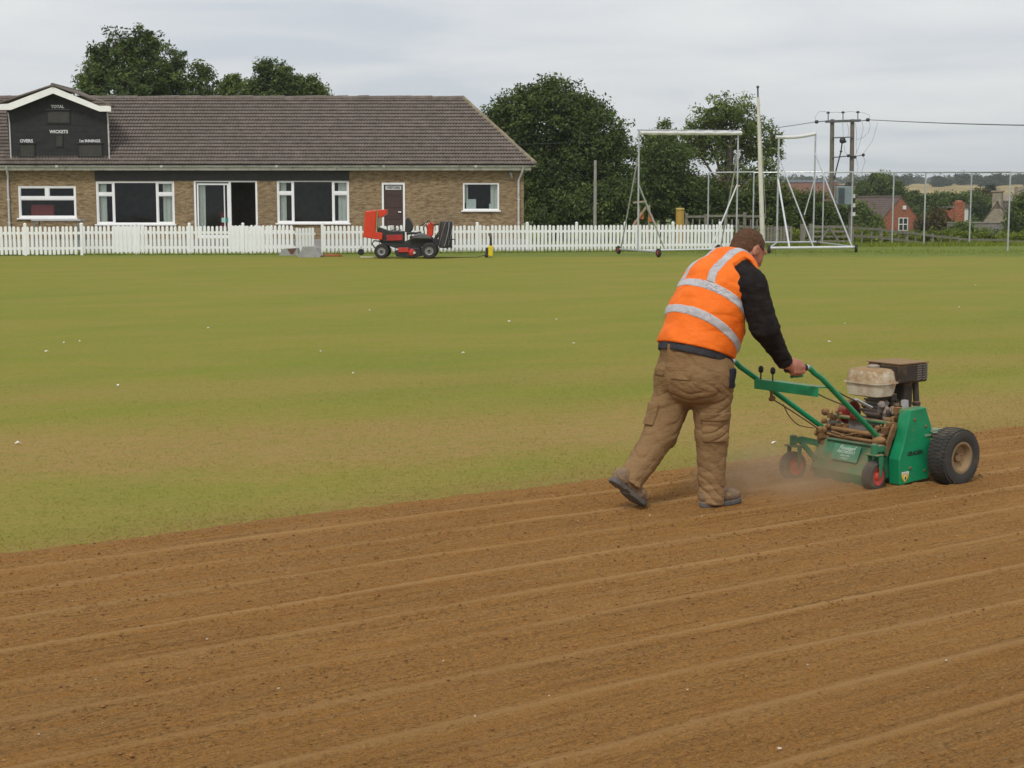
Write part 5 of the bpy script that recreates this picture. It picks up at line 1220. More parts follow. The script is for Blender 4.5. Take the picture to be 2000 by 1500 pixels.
    def strip(a, b_, n, h0, h1, wd_, dep):
        s = rr.random(n); x = a[0] + (b_[0] - a[0]) * s; y = a[1] + (b_[1] - a[1]) * s + rr.normal(0, dep, n); z = terrain(x, y)
        h = rr.uniform(h0, h1, n) * (.5 + .5 * rr.random(n)); w = rr.uniform(.5, 1, n) * wd_; an = rr.uniform(-.6, .6, n); dx = rr.normal(0, .4, n) * h
        tr.append(np.stack([np.stack([x - w * np.cos(an), y - w * np.sin(an), z - .01], -1), np.stack([x + w * np.cos(an), y + w * np.sin(an), z - .01], -1), np.stack([x + dx, y, z + h], -1)], 1))
    strip(gnd(-60, 499), gnd(600, 497), 2600, .03, .16, .012, .08); strip(gnd(630, 496.5), gnd(1440, 490), 4200, .04, .2, .012, .1); strip(gnd(1440, 482), gnd(2060, 479), 6000, .08, .32, .014, .7); strip(gnd(1250, 492), gnd(2060, 492), 5000, .02, .08, .012, 1.6)
    A = np.concatenate(tr); me = np_mesh('long_grass', A.reshape(-1, 3), np.arange(len(A) * 3).reshape(-1, 3), False)
    a_ = me.attributes.new('tone', 'FLOAT', 'FACE'); a_.data.foreach_set('value', rr.random(len(A)).astype(np.float32))
    tag(link('long_grass', me, LEAF['hedge'], None, 'stuff'), 'longer green grass growing at the foot of the fences', 'grass')
plant_all()
# ================================================================ THE MAN: smooth bodies from distance fields
def smin(a, b, k):
    h = np.clip(.5 + .5 * (b - a) / k, 0, 1); return b + (a - b) * h - k * h * (1 - h)
def smax(a, b, k): return -smin(-a, -b, k)
def ecap(P, a, b, ra, rb, lat=(0, 1, 0)):
    "tapered limb from a to b; radii (sideways, front-back)"
    a = np.asarray(a, float); b = np.asarray(b, float); ra = (ra, ra) if np.isscalar(ra) else ra; rb = (rb, rb) if np.isscalar(rb) else rb
    ax = b - a; L = np.linalg.norm(ax) + 1e-9; w = ax / L
    l = np.asarray(lat, float) - w * (np.asarray(lat, float) @ w)
    if np.linalg.norm(l) < .1: l = np.array([1.0, 0, 0]) - w * w[0]
    l /= np.linalg.norm(l); d = np.cross(w, l)
    q = P - a; s = q @ w; t = np.clip(s / L, 0, 1); qa = s - t * L; ql = q @ l; qd = q @ d
    rl = ra[0] + (rb[0] - ra[0]) * t; rd = ra[1] + (rb[1] - ra[1]) * t; m = np.minimum(rl, rd)
    return (np.sqrt((ql / rl) ** 2 + (qd / rd) ** 2 + (qa / m) ** 2) - 1) * m
def ell(P, c, r, axes=None):
    q = P - np.asarray(c, float)
    if axes is not None: q = q @ np.asarray(axes).T
    r = np.asarray(r, float); return (np.sqrt(((q / r) ** 2).sum(1)) - 1) * r.min()
def polygonise(sdf, lo, hi, h, name):
    "surface nets over a box; only blocks near the surface are sampled finely"
    lo = np.asarray(lo, float); B = 8; n = (np.ceil((np.asarray(hi) - lo) / h / B).astype(int)) * B
    val = np.full(n, 1.0, np.float32)
    nb = n // B; g = np.stack(np.meshgrid(*[np.arange(k) for k in nb], indexing='ij'), -1).reshape(-1, 3)
    cen = lo + (g * B + B / 2) * h; dc = sdf(cen); act = np.abs(dc) < B * h * 1.9
    for i in np.where((~act) & (dc < 0))[0]:
        x, y, z = g[i] * B; val[x:x + B, y:y + B, z:z + B] = -1
    ga = g[act]; loc = np.stack(np.meshgrid(*[np.arange(B)] * 3, indexing='ij'), -1).reshape(-1, 3)
    for i in range(0, len(ga), 400):
        q = (ga[i:i + 400, None, :] * B + loc[None]).reshape(-1, 3); v = sdf(lo + q * h)
        val[q[:, 0], q[:, 1], q[:, 2]] = v
    ins = val < 0
    c = np.zeros(n - 1, np.int8)
    for dx in (0, 1):
        for dy in (0, 1):
            for dz in (0, 1): c += ins[dx:n[0] - 1 + dx, dy:n[1] - 1 + dy, dz:n[2] - 1 + dz]
    cells = np.argwhere((c > 0) & (c < 8)); idx = np.full(n - 1, -1, np.int64); idx[tuple(cells.T)] = np.arange(len(cells))
    acc = np.zeros((len(cells), 3)); cnt = np.zeros(len(cells))
    for ax in range(3):
        o1, o2 = [k for k in range(3) if k != ax]
        for a in (0, 1):
            for b in (0, 1):
                p = cells.copy(); p[:, o1] += a; p[:, o2] += b; q = p.copy(); q[:, ax] += 1
                v0 = val[tuple(p.T)]; v1 = val[tuple(q.T)]; m = (v0 < 0) != (v1 < 0); t = v0[m] / (v0[m] - v1[m])
                pos = p[m].astype(float); pos[:, ax] += t; acc[m] += pos; cnt[m] += 1
    V_ = lo + acc / cnt[:, None] * h
    faces = []
    for ax in range(3):
        o1, o2 = (ax + 1) % 3, (ax + 2) % 3
        sl0 = [slice(None)] * 3; sl1 = [slice(None)] * 3; sl0[ax] = slice(0, -1); sl1[ax] = slice(1, None)
        A, Bv = ins[tuple(sl0)], ins[tuple(sl1)]; e = np.argwhere(A != Bv)
        e = e[(e[:, o1] > 0) & (e[:, o2] > 0) & (e[:, o1] < n[o1] - 1) & (e[:, o2] < n[o2] - 1)]
        sgn = A[tuple(e.T)]; qd = []
        for (i, j) in ((-1, -1), (0, -1), (0, 0), (-1, 0)):
            k = e.copy(); k[:, o1] += i; k[:, o2] += j; qd.append(idx[tuple(k.T)])
        qd = np.stack(qd, 1); qd[~sgn] = qd[~sgn][:, ::-1]; faces.append(qd)
    f = np.concatenate(faces); f = f[(f >= 0).all(1)]
    return np_mesh(name, V_, f, True)
def person():
    J = {}
    hipR, kneeR, ankR = LM(1392, 728, .105), LM(1390, 850, .105), LM(1389, 958, .105)
    hipL, kneeL, ankL = LM(1330, 726, -.105), LM(1290, 848, -.10), LM(1232, 938, -.10)
    S = [LM(1354, 728, 0), LM(1355, 682, 0), LM(1377, 617, 0), LM(1401, 563, 0), LM(1424, 527, 0)]
    R = [(.185, .175), (.200, .180), (.212, .180), (.215, .165), (.195, .120)]
    neckB, headC = LM(1447, 520, 0), LM(1461, 487, 0)
    shR, elR, wrR = LM(1467, 558, .215), LM(1493, 640, .285), LM(1533, 708, .275)
    shL = shR * [1, -1, 1]; grL = LM(1425, 706, -.27); wrL = grL + np.array([-.13, .0, .02]); elL = np.array([.33, .34, 1.03])
    grR = LM(1570, 718, .27)
    fy = lambda v: np.asarray(v, float)
    # local frame: x forward, y left, z up
    up = (S[3] - S[1]) / np.linalg.norm(S[3] - S[1])
    def torso(P, infl=0.0, upto=5):
        d = None
        for i in range(upto - 1):
            e = ecap(P, S[i], S[i + 1], (R[i][0] + infl, R[i][1] + infl), (R[i + 1][0] + infl, R[i + 1][1] + infl)); d = e if d is None else smin(d, e, .05)
        belly = ell(P, S[1] + (S[2] - S[1]) * .55 + np.array([.075, 0, -.02]), (.155 + infl, .185 + infl, .17 + infl)); d = smin(d, belly, .07)
        return d
    def shoulders(P, infl=0.0):
        d = ecap(P, shR + [-.01, .02, 0], shL + [-.01, -.02, 0], .098 + infl, .098 + infl)
        return d
    def arm(P, sh, el, wr, infl=0.0, r=(.092, .076, .046)):
        d = smin(ecap(P, sh, el, r[0] + infl, r[1] + infl), ecap(P, el, wr, r[1] * .97 + infl, r[2] + infl), .03)
        return d
    hf = np.array([math.cos(.55), 0, -math.sin(.55)]); hu = np.array([math.sin(.55), 0, math.cos(.55)])   # face direction and crown direction, head bowed
    yaw = -.12; c_, s_ = math.cos(yaw), math.sin(yaw); hf = np.array([hf[0] * c_ - hf[1] * s_, hf[0] * s_ + hf[1] * c_, hf[2]]); hl = np.cross(hu, hf); hl /= np.linalg.norm(hl)
    hf = np.cross(hl, hu)
    AX = np.stack([hf, hl, hu])
    hp = lambda f, l, u: headC + hf * f + hl * l + hu * u
    def cranium(P, infl=0.0): return smin(ell(P, hp(-.012, 0, .018), (.098 + infl, .079 + infl, .096 + infl), AX), ell(P, hp(.02, 0, -.01), (.078 + infl, .070 + infl, .10 + infl), AX), .03)
    def head(P):
        d = cranium(P)
        d = smin(d, ell(P, hp(.045, 0, -.065), (.052, .052, .055), AX), .03)        # jaw
        d = smin(d, ell(P, hp(.078, 0, -.095), (.022, .028, .02), AX), .025)        # chin
        d = smin(d, ecap(P, hp(.088, 0, .012), hp(.112, 0, -.032), .011, .016), .012)  # nose
        for s in (-1, 1):
            d = smin(d, ell(P, hp(.066, s * .035, -.03), (.026, .024, .024), AX), .025)   # cheeks
            d = smin(d, ecap(P, hp(.085, s * .048, .028), hp(.094, s * .012, .03), .011, .012), .012)  # brows
            d = smax(d, -ell(P, hp(.098, s * .031, .008), (.012, .016, .011), AX), .008)   # eye sockets
            d = smin(d, ell(P, hp(.083, s * .031, .008), (.012, .0125, .012), AX), .003)   # eyes
            e = ell(P, hp(-.004, s * .083, -.012), (.021, .011, .034), AX); e = smax(e, -ell(P, hp(.004, s * .094, -.008), (.011, .008, .019), AX), .005)
            d = smin(d, e, .008)                                                          # ears
        d = smin(d, ecap(P, hp(.092, .022, -.066), hp(.092, -.022, -.066), .007, .007), .006)   # lips
        d = smax(d, -ecap(P, hp(.104, .02, -.064), hp(.104, -.02, -.064), .005, .005), .003)
        return d
    def neck(P): return smin(ecap(P, neckB + [-.03, 0, -.02], hp(-.015, 0, -.06), .066, .062), ecap(P, S[4], neckB, .09, .068), .03)
    def hand(P, g, wr, side):
        "fist closed round a grip that runs along x through g; side = +1 for the left hand (+y is left)"
        o = side; d = ecap(P, wr, g + [-.035, o * .012, .022], (.026, .032), (.03, .040)); d = smin(d, ell(P, g + [-.0, o * .020, .016], (.047, .024, .036)), .018)
        gr = .019
        for i, (dx, ln) in enumerate(((.036, .95), (.013, 1.05), (-.010, 1.0), (-.032, .85))):
            k0 = g + [dx, o * .036, .014]; k1 = g + [dx + .003, o * .034, -.020 * ln]; k2 = g + [dx + .004, o * .006, -.034 * ln]; k3 = g + [dx + .002, -o * .020, -.020 * ln]
            f = smin(smin(ecap(P, k0, k1, .0105, .0098), ecap(P, k1, k2, .0098, .009), .004), ecap(P, k2, k3, .009, .0078), .004); d = smin(d, f, .0045)
        t0 = g + [-.02, o * .004, .034]; t1 = g + [.014, -o * .012, .034]; t2 = g + [.04, -o * .022, .022]
        return smin(d, smin(ecap(P, t0, t1, .0135, .0115), ecap(P, t1, t2, .0115, .0095), .005), .008)
    gR = grR + np.array([-.075, 0, 0]); gL = grL + np.array([-.075, 0, 0])
    def body(P):
        d = smin(torso(P, -.03), shoulders(P, -.03), .06); d = smin(d, neck(P), .03); d = smin(d, head(P), .025)
        d = smin(d, arm(P, shR, elR, wrR, 0, (.06, .05, .033)), .03); d = smin(d, arm(P, shL, elL, wrL, 0, (.06, .05, .033)), .03)
        d = smin(d, hand(P, gR, wrR, -1), .012); d = smin(d, hand(P, gL, wrL, 1), .012)
        for h, k, a, f in ((hipR, kneeR, ankR, (.11, 0)), (hipL, kneeL, ankL, (.06, .5))):
            d = smin(d, smin(ecap(P, h, k, .095, .06), ecap(P, k, a, .058, .038), .03), .04)
        d = smin(d, ecap(P, ankR, ankR + [.13, 0, -.04], .036, .03), .02); d = smin(d, ecap(P, ankL, ankL + [.06, 0, -.10], .036, .03), .02)
        return d
    def mat_skin():
        t = NT('skin'); o = t.obj(); c = t.ramp(t.noise(o, 22, 5, .6), [(.3, (.36, .135, .085)), (.7, (.47, .215, .145))])
        return t.done(c, .5, 0, t.bump(t.noise(o, 260, 2), .15, .002), .35)
    me = polygonise(body, (-.62, -.55, -.02), (.86, .55, 1.62), .005, 'person')
    p = link('person', me, mat_skin()); p.location = P_MAN; p.rotation_euler = (0, 0, HEAD)
    tag(p, 'person in orange hi-vis vest and brown work trousers leaning forward to push the green machine', 'person')
    # hair: close cropped
    def hair(P):
        d = cranium(P, .0055); d = smin(d, ell(P, hp(-.062, 0, -.045), (.042, .058, .05), AX), .03)
        q = P - headC; f, u, l = q @ hf, q @ hu, np.abs(q @ hl)
        line = np.where(u > .02, f - (.062 - .25 * np.clip(u - .02, 0, 1)), f - (.0 + (u - .02) * .35))
        cut = smax(smax(line + .0 * u, -(u + .088 + .1 * f), .01), -1e3 + 0 * u, .01)
        side = np.where((u < .03) & (f > -.028) & (f < .045) & (u < -.002), .02, -.02)
        return np.maximum(smax(d, cut, .012), np.where((l > .05), side, -.02)) + .0036 * fbm3(P * 90, 2)
    t = NT('cropped_hair'); o = t.obj(); cc = t.ramp(t.noise(t.map(o, (1, 1, .4)), 120, 4, .7), [(.3, (.060, .030, .017)), (.7, (.165, .085, .046))])
    hm = t.done(cc, .75, 0, t.bump(t.noise(o, 330, 3, .7), .9, .006), .2)
    link('hair', polygonise(hair, headC - .16, headC + .16, .004, 'hair'), hm, p)
    # black fleece
    def fleece(P):
        d = smin(torso(P, -.010), shoulders(P, -.006), .06); d = smin(d, arm(P, shR, elR, wrR), .03); d = smin(d, arm(P, shL, elL, wrL), .03)
        d = smin(d, ecap(P, S[4] + [.02, 0, .02], neckB + [.0, 0, .012], .085, .078), .03)
        n = np.abs(d) < .05
        e = np.zeros(len(P)); Q = P[n]; e[n] = .006 * fbm3(Q * [16, 16, 30], 3) + .004 * fbm3(Q * 45 + 7, 2)
        d = d + e
        hem = (P - LM(1354, 690, 0)) @ np.array([.28, 0, 1.0]); d = smax(d, -hem - .0, .01)
        d = smax(d, (P - (neckB + np.array([.01, 0, .028]))) @ np.array([.55, 0, .83]) * np.where(np.abs(P[:, 1]) < .12, 1, 0) - .004, .006)
        for w, e_ in ((wrR, elR), (wrL, elL)):
            a = (w - e_) / np.linalg.norm(w - e_); near = np.linalg.norm(P - w, axis=1) < .16; d = np.where(near, smax(d, (P - w) @ a - .01, .008), d)
        return d
    def cloth(name, c0, c1, sc_, bump, rough=.85, weave=420):
        t = NT(name); o = t.obj(); c = t.ramp(t.noise(o, sc_, 5, .65), [(.32, c0), (.68, c1)]); h = t.math('ADD', t.noise(o, weave, 3, .7), t.math('MULTIPLY', t.noise(t.map(o, (1, 1, 2.4)), 22, 4, .6), 2.2))
        return t.done(c, rough, 0, t.bump(h, .6, bump), .15)
    link('fleece_jumper', polygonise(fleece, (-.35, -.5, .68), (.82, .5, 1.52), .006, 'fleece_jumper'), cloth('black_fleece', (.012, .010, .010), (.026, .022, .021), 18, .006, .95), p)
    # hi-vis vest
    back = np.array([-up[2], 0, up[0]])
    def vest0(P):
        d = smin(torso(P, .012), shoulders(P, -.008) + .25 * np.clip(np.abs(P[:, 1]) - .17, 0, 1), .05); d = smin(d, ecap(P, S[4], neckB + [-.03, 0, -.02], .12, .085), .04)
        n = np.abs(d) < .06; e = np.zeros(len(P)); Q = P[n]
        s = (Q - S[1]) @ up; l = Q[:, 1]; fr = np.clip((Q[:, 0] - S[1][0]) * 3 + .5, 0, 1) * np.clip(1.2 - s * 2.2, 0, 1)
        ph = s * 62 + l * 26 + 3.0 * fbm3(Q * 6, 2)
        e[n] = .0045 * fbm3(Q * [9, 9, 15], 3) + .005 * (1 - np.abs(vnoise3(Q @ np.array([[5, 0, 4], [0, 6, 5], [2, -3, 9.]]) + 4))) ** 5 * (.35 + fr) + .013 * fr * (1.4 * (1 - np.abs(np.sin(ph * .5))) ** 1.5 - .4) * (.6 + .5 * vnoise3(Q * 9 + 3)) + .0025 * np.sin(s * 40 - l * 18 + 4 * vnoise3(Q * 5))
        return d + e
    hemP, hemN = LM(1352, 682, 0), np.array([.30, 0, 1.0]) / math.hypot(.3, 1)
    def armhole(P):
        d = np.full(len(P), 1.0)
        for sh in (shR, shL):
            a = ecap(P, sh + [-.02, 0, .09] , sh + [.012, 0, -.115], (.5, .072), (.5, .062)); side = np.sign(sh[1]); cutin = (.150 - P[:, 1] * side); d = np.minimum(d, np.maximum(a, cutin))
        return d
    def vest(P):
        d = vest0(P); d = smax(d, -((P - hemP) @ hemN), .006); d = smax(d, -armhole(P), .008)
        d = smax(d, -ecap(P, neckB + [.012, 0, -.03], hp(-.01, 0, -.03), .082, .088), .006)
        return d
    t = NT('hivis_orange'); o = t.obj(); cc = t.ramp(t.noise(o, 9, 4, .6), [(.3, (.84, .150, .008)), (.7, (.93, .195, .014))])
    cc = t.mix(t.ramp(t.noise(o, 14, 5, .7), [(.62, 0.0), (.8, .25)]), cc, (.62, .13, .02))
    vm = t.done(cc, .6, 0, t.bump(t.math('ADD', t.noise(o, 350, 2), t.math('ADD', t.math('MULTIPLY', t.noise(t.map(o, (1, 1, 1.8)), 16, 4), 2.5), t.math('MULTIPLY', t.ramp(t.noise(t.map(o, (1, 1, 1.7), (.3, .5, 0)), 9, 3, .6), [(.42, 0.0), (.5, 1.0), (.58, 0.0)]), -.45))), .45, .006), .25)
    v = link('hi_vis_vest', polygonise(vest, (-.32, -.34, .74), (.66, .34, 1.50), .0055, 'hi_vis_vest'), vm, p)
    t = NT('reflective_tape'); o = t.obj(); tape = t.done(t.ramp(t.noise(o, 30, 4), [(.3, (.40, .40, .42)), (.7, (.52, .52, .535))]), .6, .0, t.bump(t.noise(o, 40, 3), .15, .003), .35)
    bn = up + np.array([.24, 0, 0]); bn /= np.linalg.norm(bn)
    def band(P, c, half): return np.abs((P - c) @ bn) - half
    for nm, c in (('reflective_band', LM(1393, 594, 0)), ('reflective_band', LM(1370, 646, 0))):
        def f(P, c=c):
            v_ = vest(P); return np.maximum(np.maximum(v_ - .003, band(P, c, .024)), -(v_ + .004))
        link(nm, polygonise(f, (-.32, -.34, .74), (.66, .34, 1.50), .0055, nm), tape, v)
    top = LM(1393, 594, 0)
    for sgn in (-1, 1):
        def f(P):
            v_ = vest(P); return np.maximum(np.maximum(np.maximum(v_ - .003, np.abs(P[:, 1] * sgn - .125 + .12 * np.clip((P - top) @ up, 0, 1)) - .025), -((P - top) @ bn) + .022), -(v_ + .004))
        link('shoulder_strip', polygonise(f, (-.32, -.34, .74), (.66, .34, 1.50), .0055, 'shoulder_strip'), tape, v)
    # trousers
    def trousers0(P):
        d = smin(torso(P, .004, 2), ecap(P, S[0] + [-.02, .09, -.03], S[0] + [-.02, -.09, -.03], .150, .150), .05)
        for h, k, a, r in ((hipR, kneeR, ankR, (.128, .094, .074)), (hipL, kneeL, ankL, (.128, .095, .073))):
            d = smin(d, smin(ecap(P, h, k, r[0], r[1]), ecap(P, k, a + (a - k) * (.22 if a is ankR else .06), r[1] * .985, r[2]), .03), .03)
        n = np.abs(d) < .06; e = np.zeros(len(P)); Q = P[n]; z = Q[:, 2]
        low = np.clip((.30 - z) / .2, 0, 1); kn = np.exp(-((z - .45) / .12) ** 2); cr = np.exp(-((z - .66) / .09) ** 2)
        diag = z + .75 * Q[:, 0] * np.sign(vnoise3(Q * [2.5, 2.5, 3.5] + 8) + .15) - .35 * Q[:, 1]
        e[n] = .0058 * (.2 + low + .8 * kn + .6 * cr) * (1.5 * (1 - np.abs(np.sin(diag * 46 + 4 * fbm3(Q * 6, 2)))) ** 2.2 - .3) * 1.3 * (.55 + .6 * vnoise3(Q * 9 + 5)) + .005 * fbm3(Q * [12, 12, 20], 3) + .0045 * (1 - np.abs(vnoise3(Q @ np.array([[6, 0, 5], [0, 6, 4], [3, -2, 10.]]) + 2))) ** 5 - .016 * np.exp(-((Q[:, 1] + .0) / .014) ** 2) * np.clip((z - .62) / .1, 0, 1) * (Q[:, 0] < .1) + .014 * low * fbm3(Q * [8, 8, 26] + 9, 2)
        return d + e
    waistP = LM(1353, 687, 0); waistN = np.array([.30, 0, 1.0]) / math.hypot(.3, 1)
    def cuffs(P, d):
        for a, k, off in ((ankR, kneeR, .078), (ankL, kneeL, .030)):
            n = np.array([-.12, 0, -.99]) if a is ankR else np.array([-.62, 0, -.78])
            near = np.linalg.norm(P - a, axis=1) < .24; d = np.where(near, smax(d, (P - a) @ n - off, .01), d)
        return d
    def trousers(P): return cuffs(P, smax(trousers0(P), (P - waistP) @ waistN, .006))
    t = NT('brown_canvas'); o = t.obj(); z_ = t.sep(o)['Z']
    cc = t.ramp(t.noise(o, 7, 5, .65), [(.32, (.185, .112, .050)), (.68, (.275, .170, .080))])
    du = t.math('MULTIPLY', t.ramp(z_, [(.05, 1.0), (.62, .12), (.8, .25)]), t.ramp(t.noise(t.map(o, (1, 1, .6)), 9, 5, .65), [(.35, .25), (.65, 1.0)]))
    cc = t.mix(t.math('MULTIPLY', du, .75), cc, (.36, .228, .112))
    tm = t.done(cc, .9, 0, t.bump(t.math('ADD', t.noise(o, 420, 3, .7), t.math('ADD', t.math('MULTIPLY', t.noise(t.map(o, (1, 1, 2.4)), 26, 5, .65), 2.4), t.math('MULTIPLY', t.ramp(t.noise(t.map(o, (1, 1, 2.2), (.4, -.3, 0)), 13, 3, .6), [(.42, 0.0), (.5, 1.0), (.58, 0.0)]), -.5))), .55, .006), .15)
    lo_, hi_ = (-.52, -.36, -.01), (.42, .36, 1.0)
    tr = link('work_trousers', polygonise(trousers, lo_, hi_, .0055, 'work_trousers'), tm, p)
    # waistband of dark underwear above the trousers, belt line
    f = lambda P: np.maximum(np.maximum(torso(P, .000, 3), (P - waistP) @ waistN - .075), -((P - waistP) @ waistN) - .03)
    link('shirt_tail', polygonise(f, (-.3, -.3, .7), (.5, .3, 1.1), .007, 'shirt_tail'), cloth('charcoal_shirt', (.035, .036, .042), (.06, .062, .072), 20, .004), p)
    def patch_on(name, c, rad, grow, m, parent, ax=None):
        f = lambda P: np.maximum(trousers0(P) - grow, smax(smax(np.abs((P - c) @ ax[0]) - rad[0], np.abs((P - c) @ ax[1]) - rad[1], .008), np.abs((P - c) @ ax[2]) - rad[2], .008))
        link(name, polygonise(f, np.array(c) - .16, np.array(c) + .16, .0045, name), m, parent)
    e0 = np.eye(3)
    bR, bL = LM(1372, 732, .12), LM(1293, 727, -.06)
    patch_on('back_pocket', np.array([-.085, -.085, .775]), (.08, .065, .022), .007, tm, tr, e0)
    patch_on('back_pocket', np.array([-.085, .095, .785]), (.08, .055, .022), .007, tm, tr, e0)
    patch_on('cargo_pocket', LM(1405, 838, .21), (.075, .07, .075), .012, tm, tr, e0)
    patch_on('cargo_flap', LM(1405, 822, .21) + [0, 0, .02], (.08, .08, .022), .019, tm, tr, e0)
    patch_on('cargo_pocket', kneeL + [-.09, .06, .12], (.08, .09, .06), .014, tm, tr, e0)
    patch_on('phone_pouch', LM(1424, 738, .20), (.03, .05, .055), .012, cloth('navy_pouch', (.02, .022, .03), (.035, .04, .055), 30, .003), tr, e0)
    # boots
    def boot(P, heel, toe, upv, lift):
        d0 = toe - heel; L = np.linalg.norm(d0); x = d0 / L; z = upv - x * (upv @ x); z /= np.linalg.norm(z); y = np.cross(z, x); q = P - heel
        u = np.stack([q @ x, q @ y, q @ z], 1); h = np.zeros(3)
        up_ = ecap(u, (.045, 0, .055), (.20, 0, .045), (.040, .045), (.047, .036), (0, 1, 0)); up_ = smin(up_, ell(u, (.235, .0, .042), (.062, .050, .040)), .03); up_ = smin(up_, ecap(u, (.06, 0, .05), (.07, 0, .08), .040, .034), .03)
        return u, up_
    def shoes(heel, toe, upv, nm):
        def upper(P): u, d = boot(P, heel, toe, upv, 0); return smax(d, .016 - u[:, 2], .004) + .0012 * fbm3(P * 70, 2)
        def sole(P):
            u, d = boot(P, heel, toe, upv, 0)
            w = .040 + .012 * np.clip((u[:, 0] - .08) / .1, 0, 1) - .004
            out = smax(np.sqrt(((u[:, 0] - np.clip(u[:, 0], .045, .245)) ** 2) / 1.1 + u[:, 1] ** 2) - w - .006, np.abs(u[:, 2] - .008 - .012 * np.clip((u[:, 0] - .2) / .1, 0, 1) ** 2) - .014, .005)
            return smax(out, -smax(np.abs(u[:, 0] - .115) - .022, u[:, 2] - .002, .004), .004)
        lo = np.minimum(heel, toe) - .12; hi = np.maximum(heel, toe) + .18
        b = link('boot', polygonise(upper, lo, hi, .004, 'boot'), plain('boot_leather', (.17, .115, .072), .8, .25, 14, bump=.002, bscale=200, dirt=(.32, .20, .095), dirt_amt=.5), p)
        link('sole', polygonise(sole, lo, hi, .004, 'sole'), plain('boot_sole', (.10, .095, .09), .8, .2, 20, dirt=(.22, .15, .08), dirt_amt=.3), b)
    hR = LM(1364, 990, .105); hR[2] = .022; tR = LM(1452, 982, .105); tR[2] = .022; d = (tR - hR) / np.linalg.norm(tR - hR); tR = hR + d * .29
    shoes(hR + [.015, 0, 0], tR, np.array([0, 0, 1.0]), 'r')
    tL = LM(1252, 999, -.10); tL[2] = .024; hL = LM(1194, 938, -.10); d = (hL - tL) / np.linalg.norm(hL - tL); hL = tL + d * .285
    shoes(hL, tL, np.array([.75, 0, .65]), 'l')
    return grR, grL
GRIP_R, GRIP_L = person()
# ================================================================ THE GREEN SCARIFIER
def mat_machine(name, col, dust=(.30, .19, .095), amt=.5, rough=.45, up=.6):
    "paint with dried earth: more of it on upward faces and low down in the creases"
    t = NT(name); o = t.obj(); n = t.sep(t.nrm())['Z']
    c = t.ramp(t.noise(o, 7, 5, .6), [(.3, tuple(x * .8 for x in col)), (.7, tuple(min(1, x * 1.15) for x in col))])
    f = t.math('ADD', t.noise(o, 9, 6, .7), t.math('MULTIPLY', t.math('MAXIMUM', n, 0.0), up * .4))
    f = t.ramp(f, [(.78 - .45 * amt, 0.0), (1.02 - .45 * amt, .92)])
    c = t.mix(f, c, t.ramp(t.noise(o, 45, 4), [(.3, tuple(x * .8 for x in dust)), (.7, dust)]))
    r = t.mix(f, (rough,) * 3, (.92,) * 3)
    c = t.mix(t.ramp(t.noise(o, 60, 4, .7), [(.66, 0.0), (.78, .5)]), c, tuple(x * .5 for x in dust))
    return t.done(c, r, 0, t.bump(t.noise(o, 90, 4, .7), .35, .002), .35)
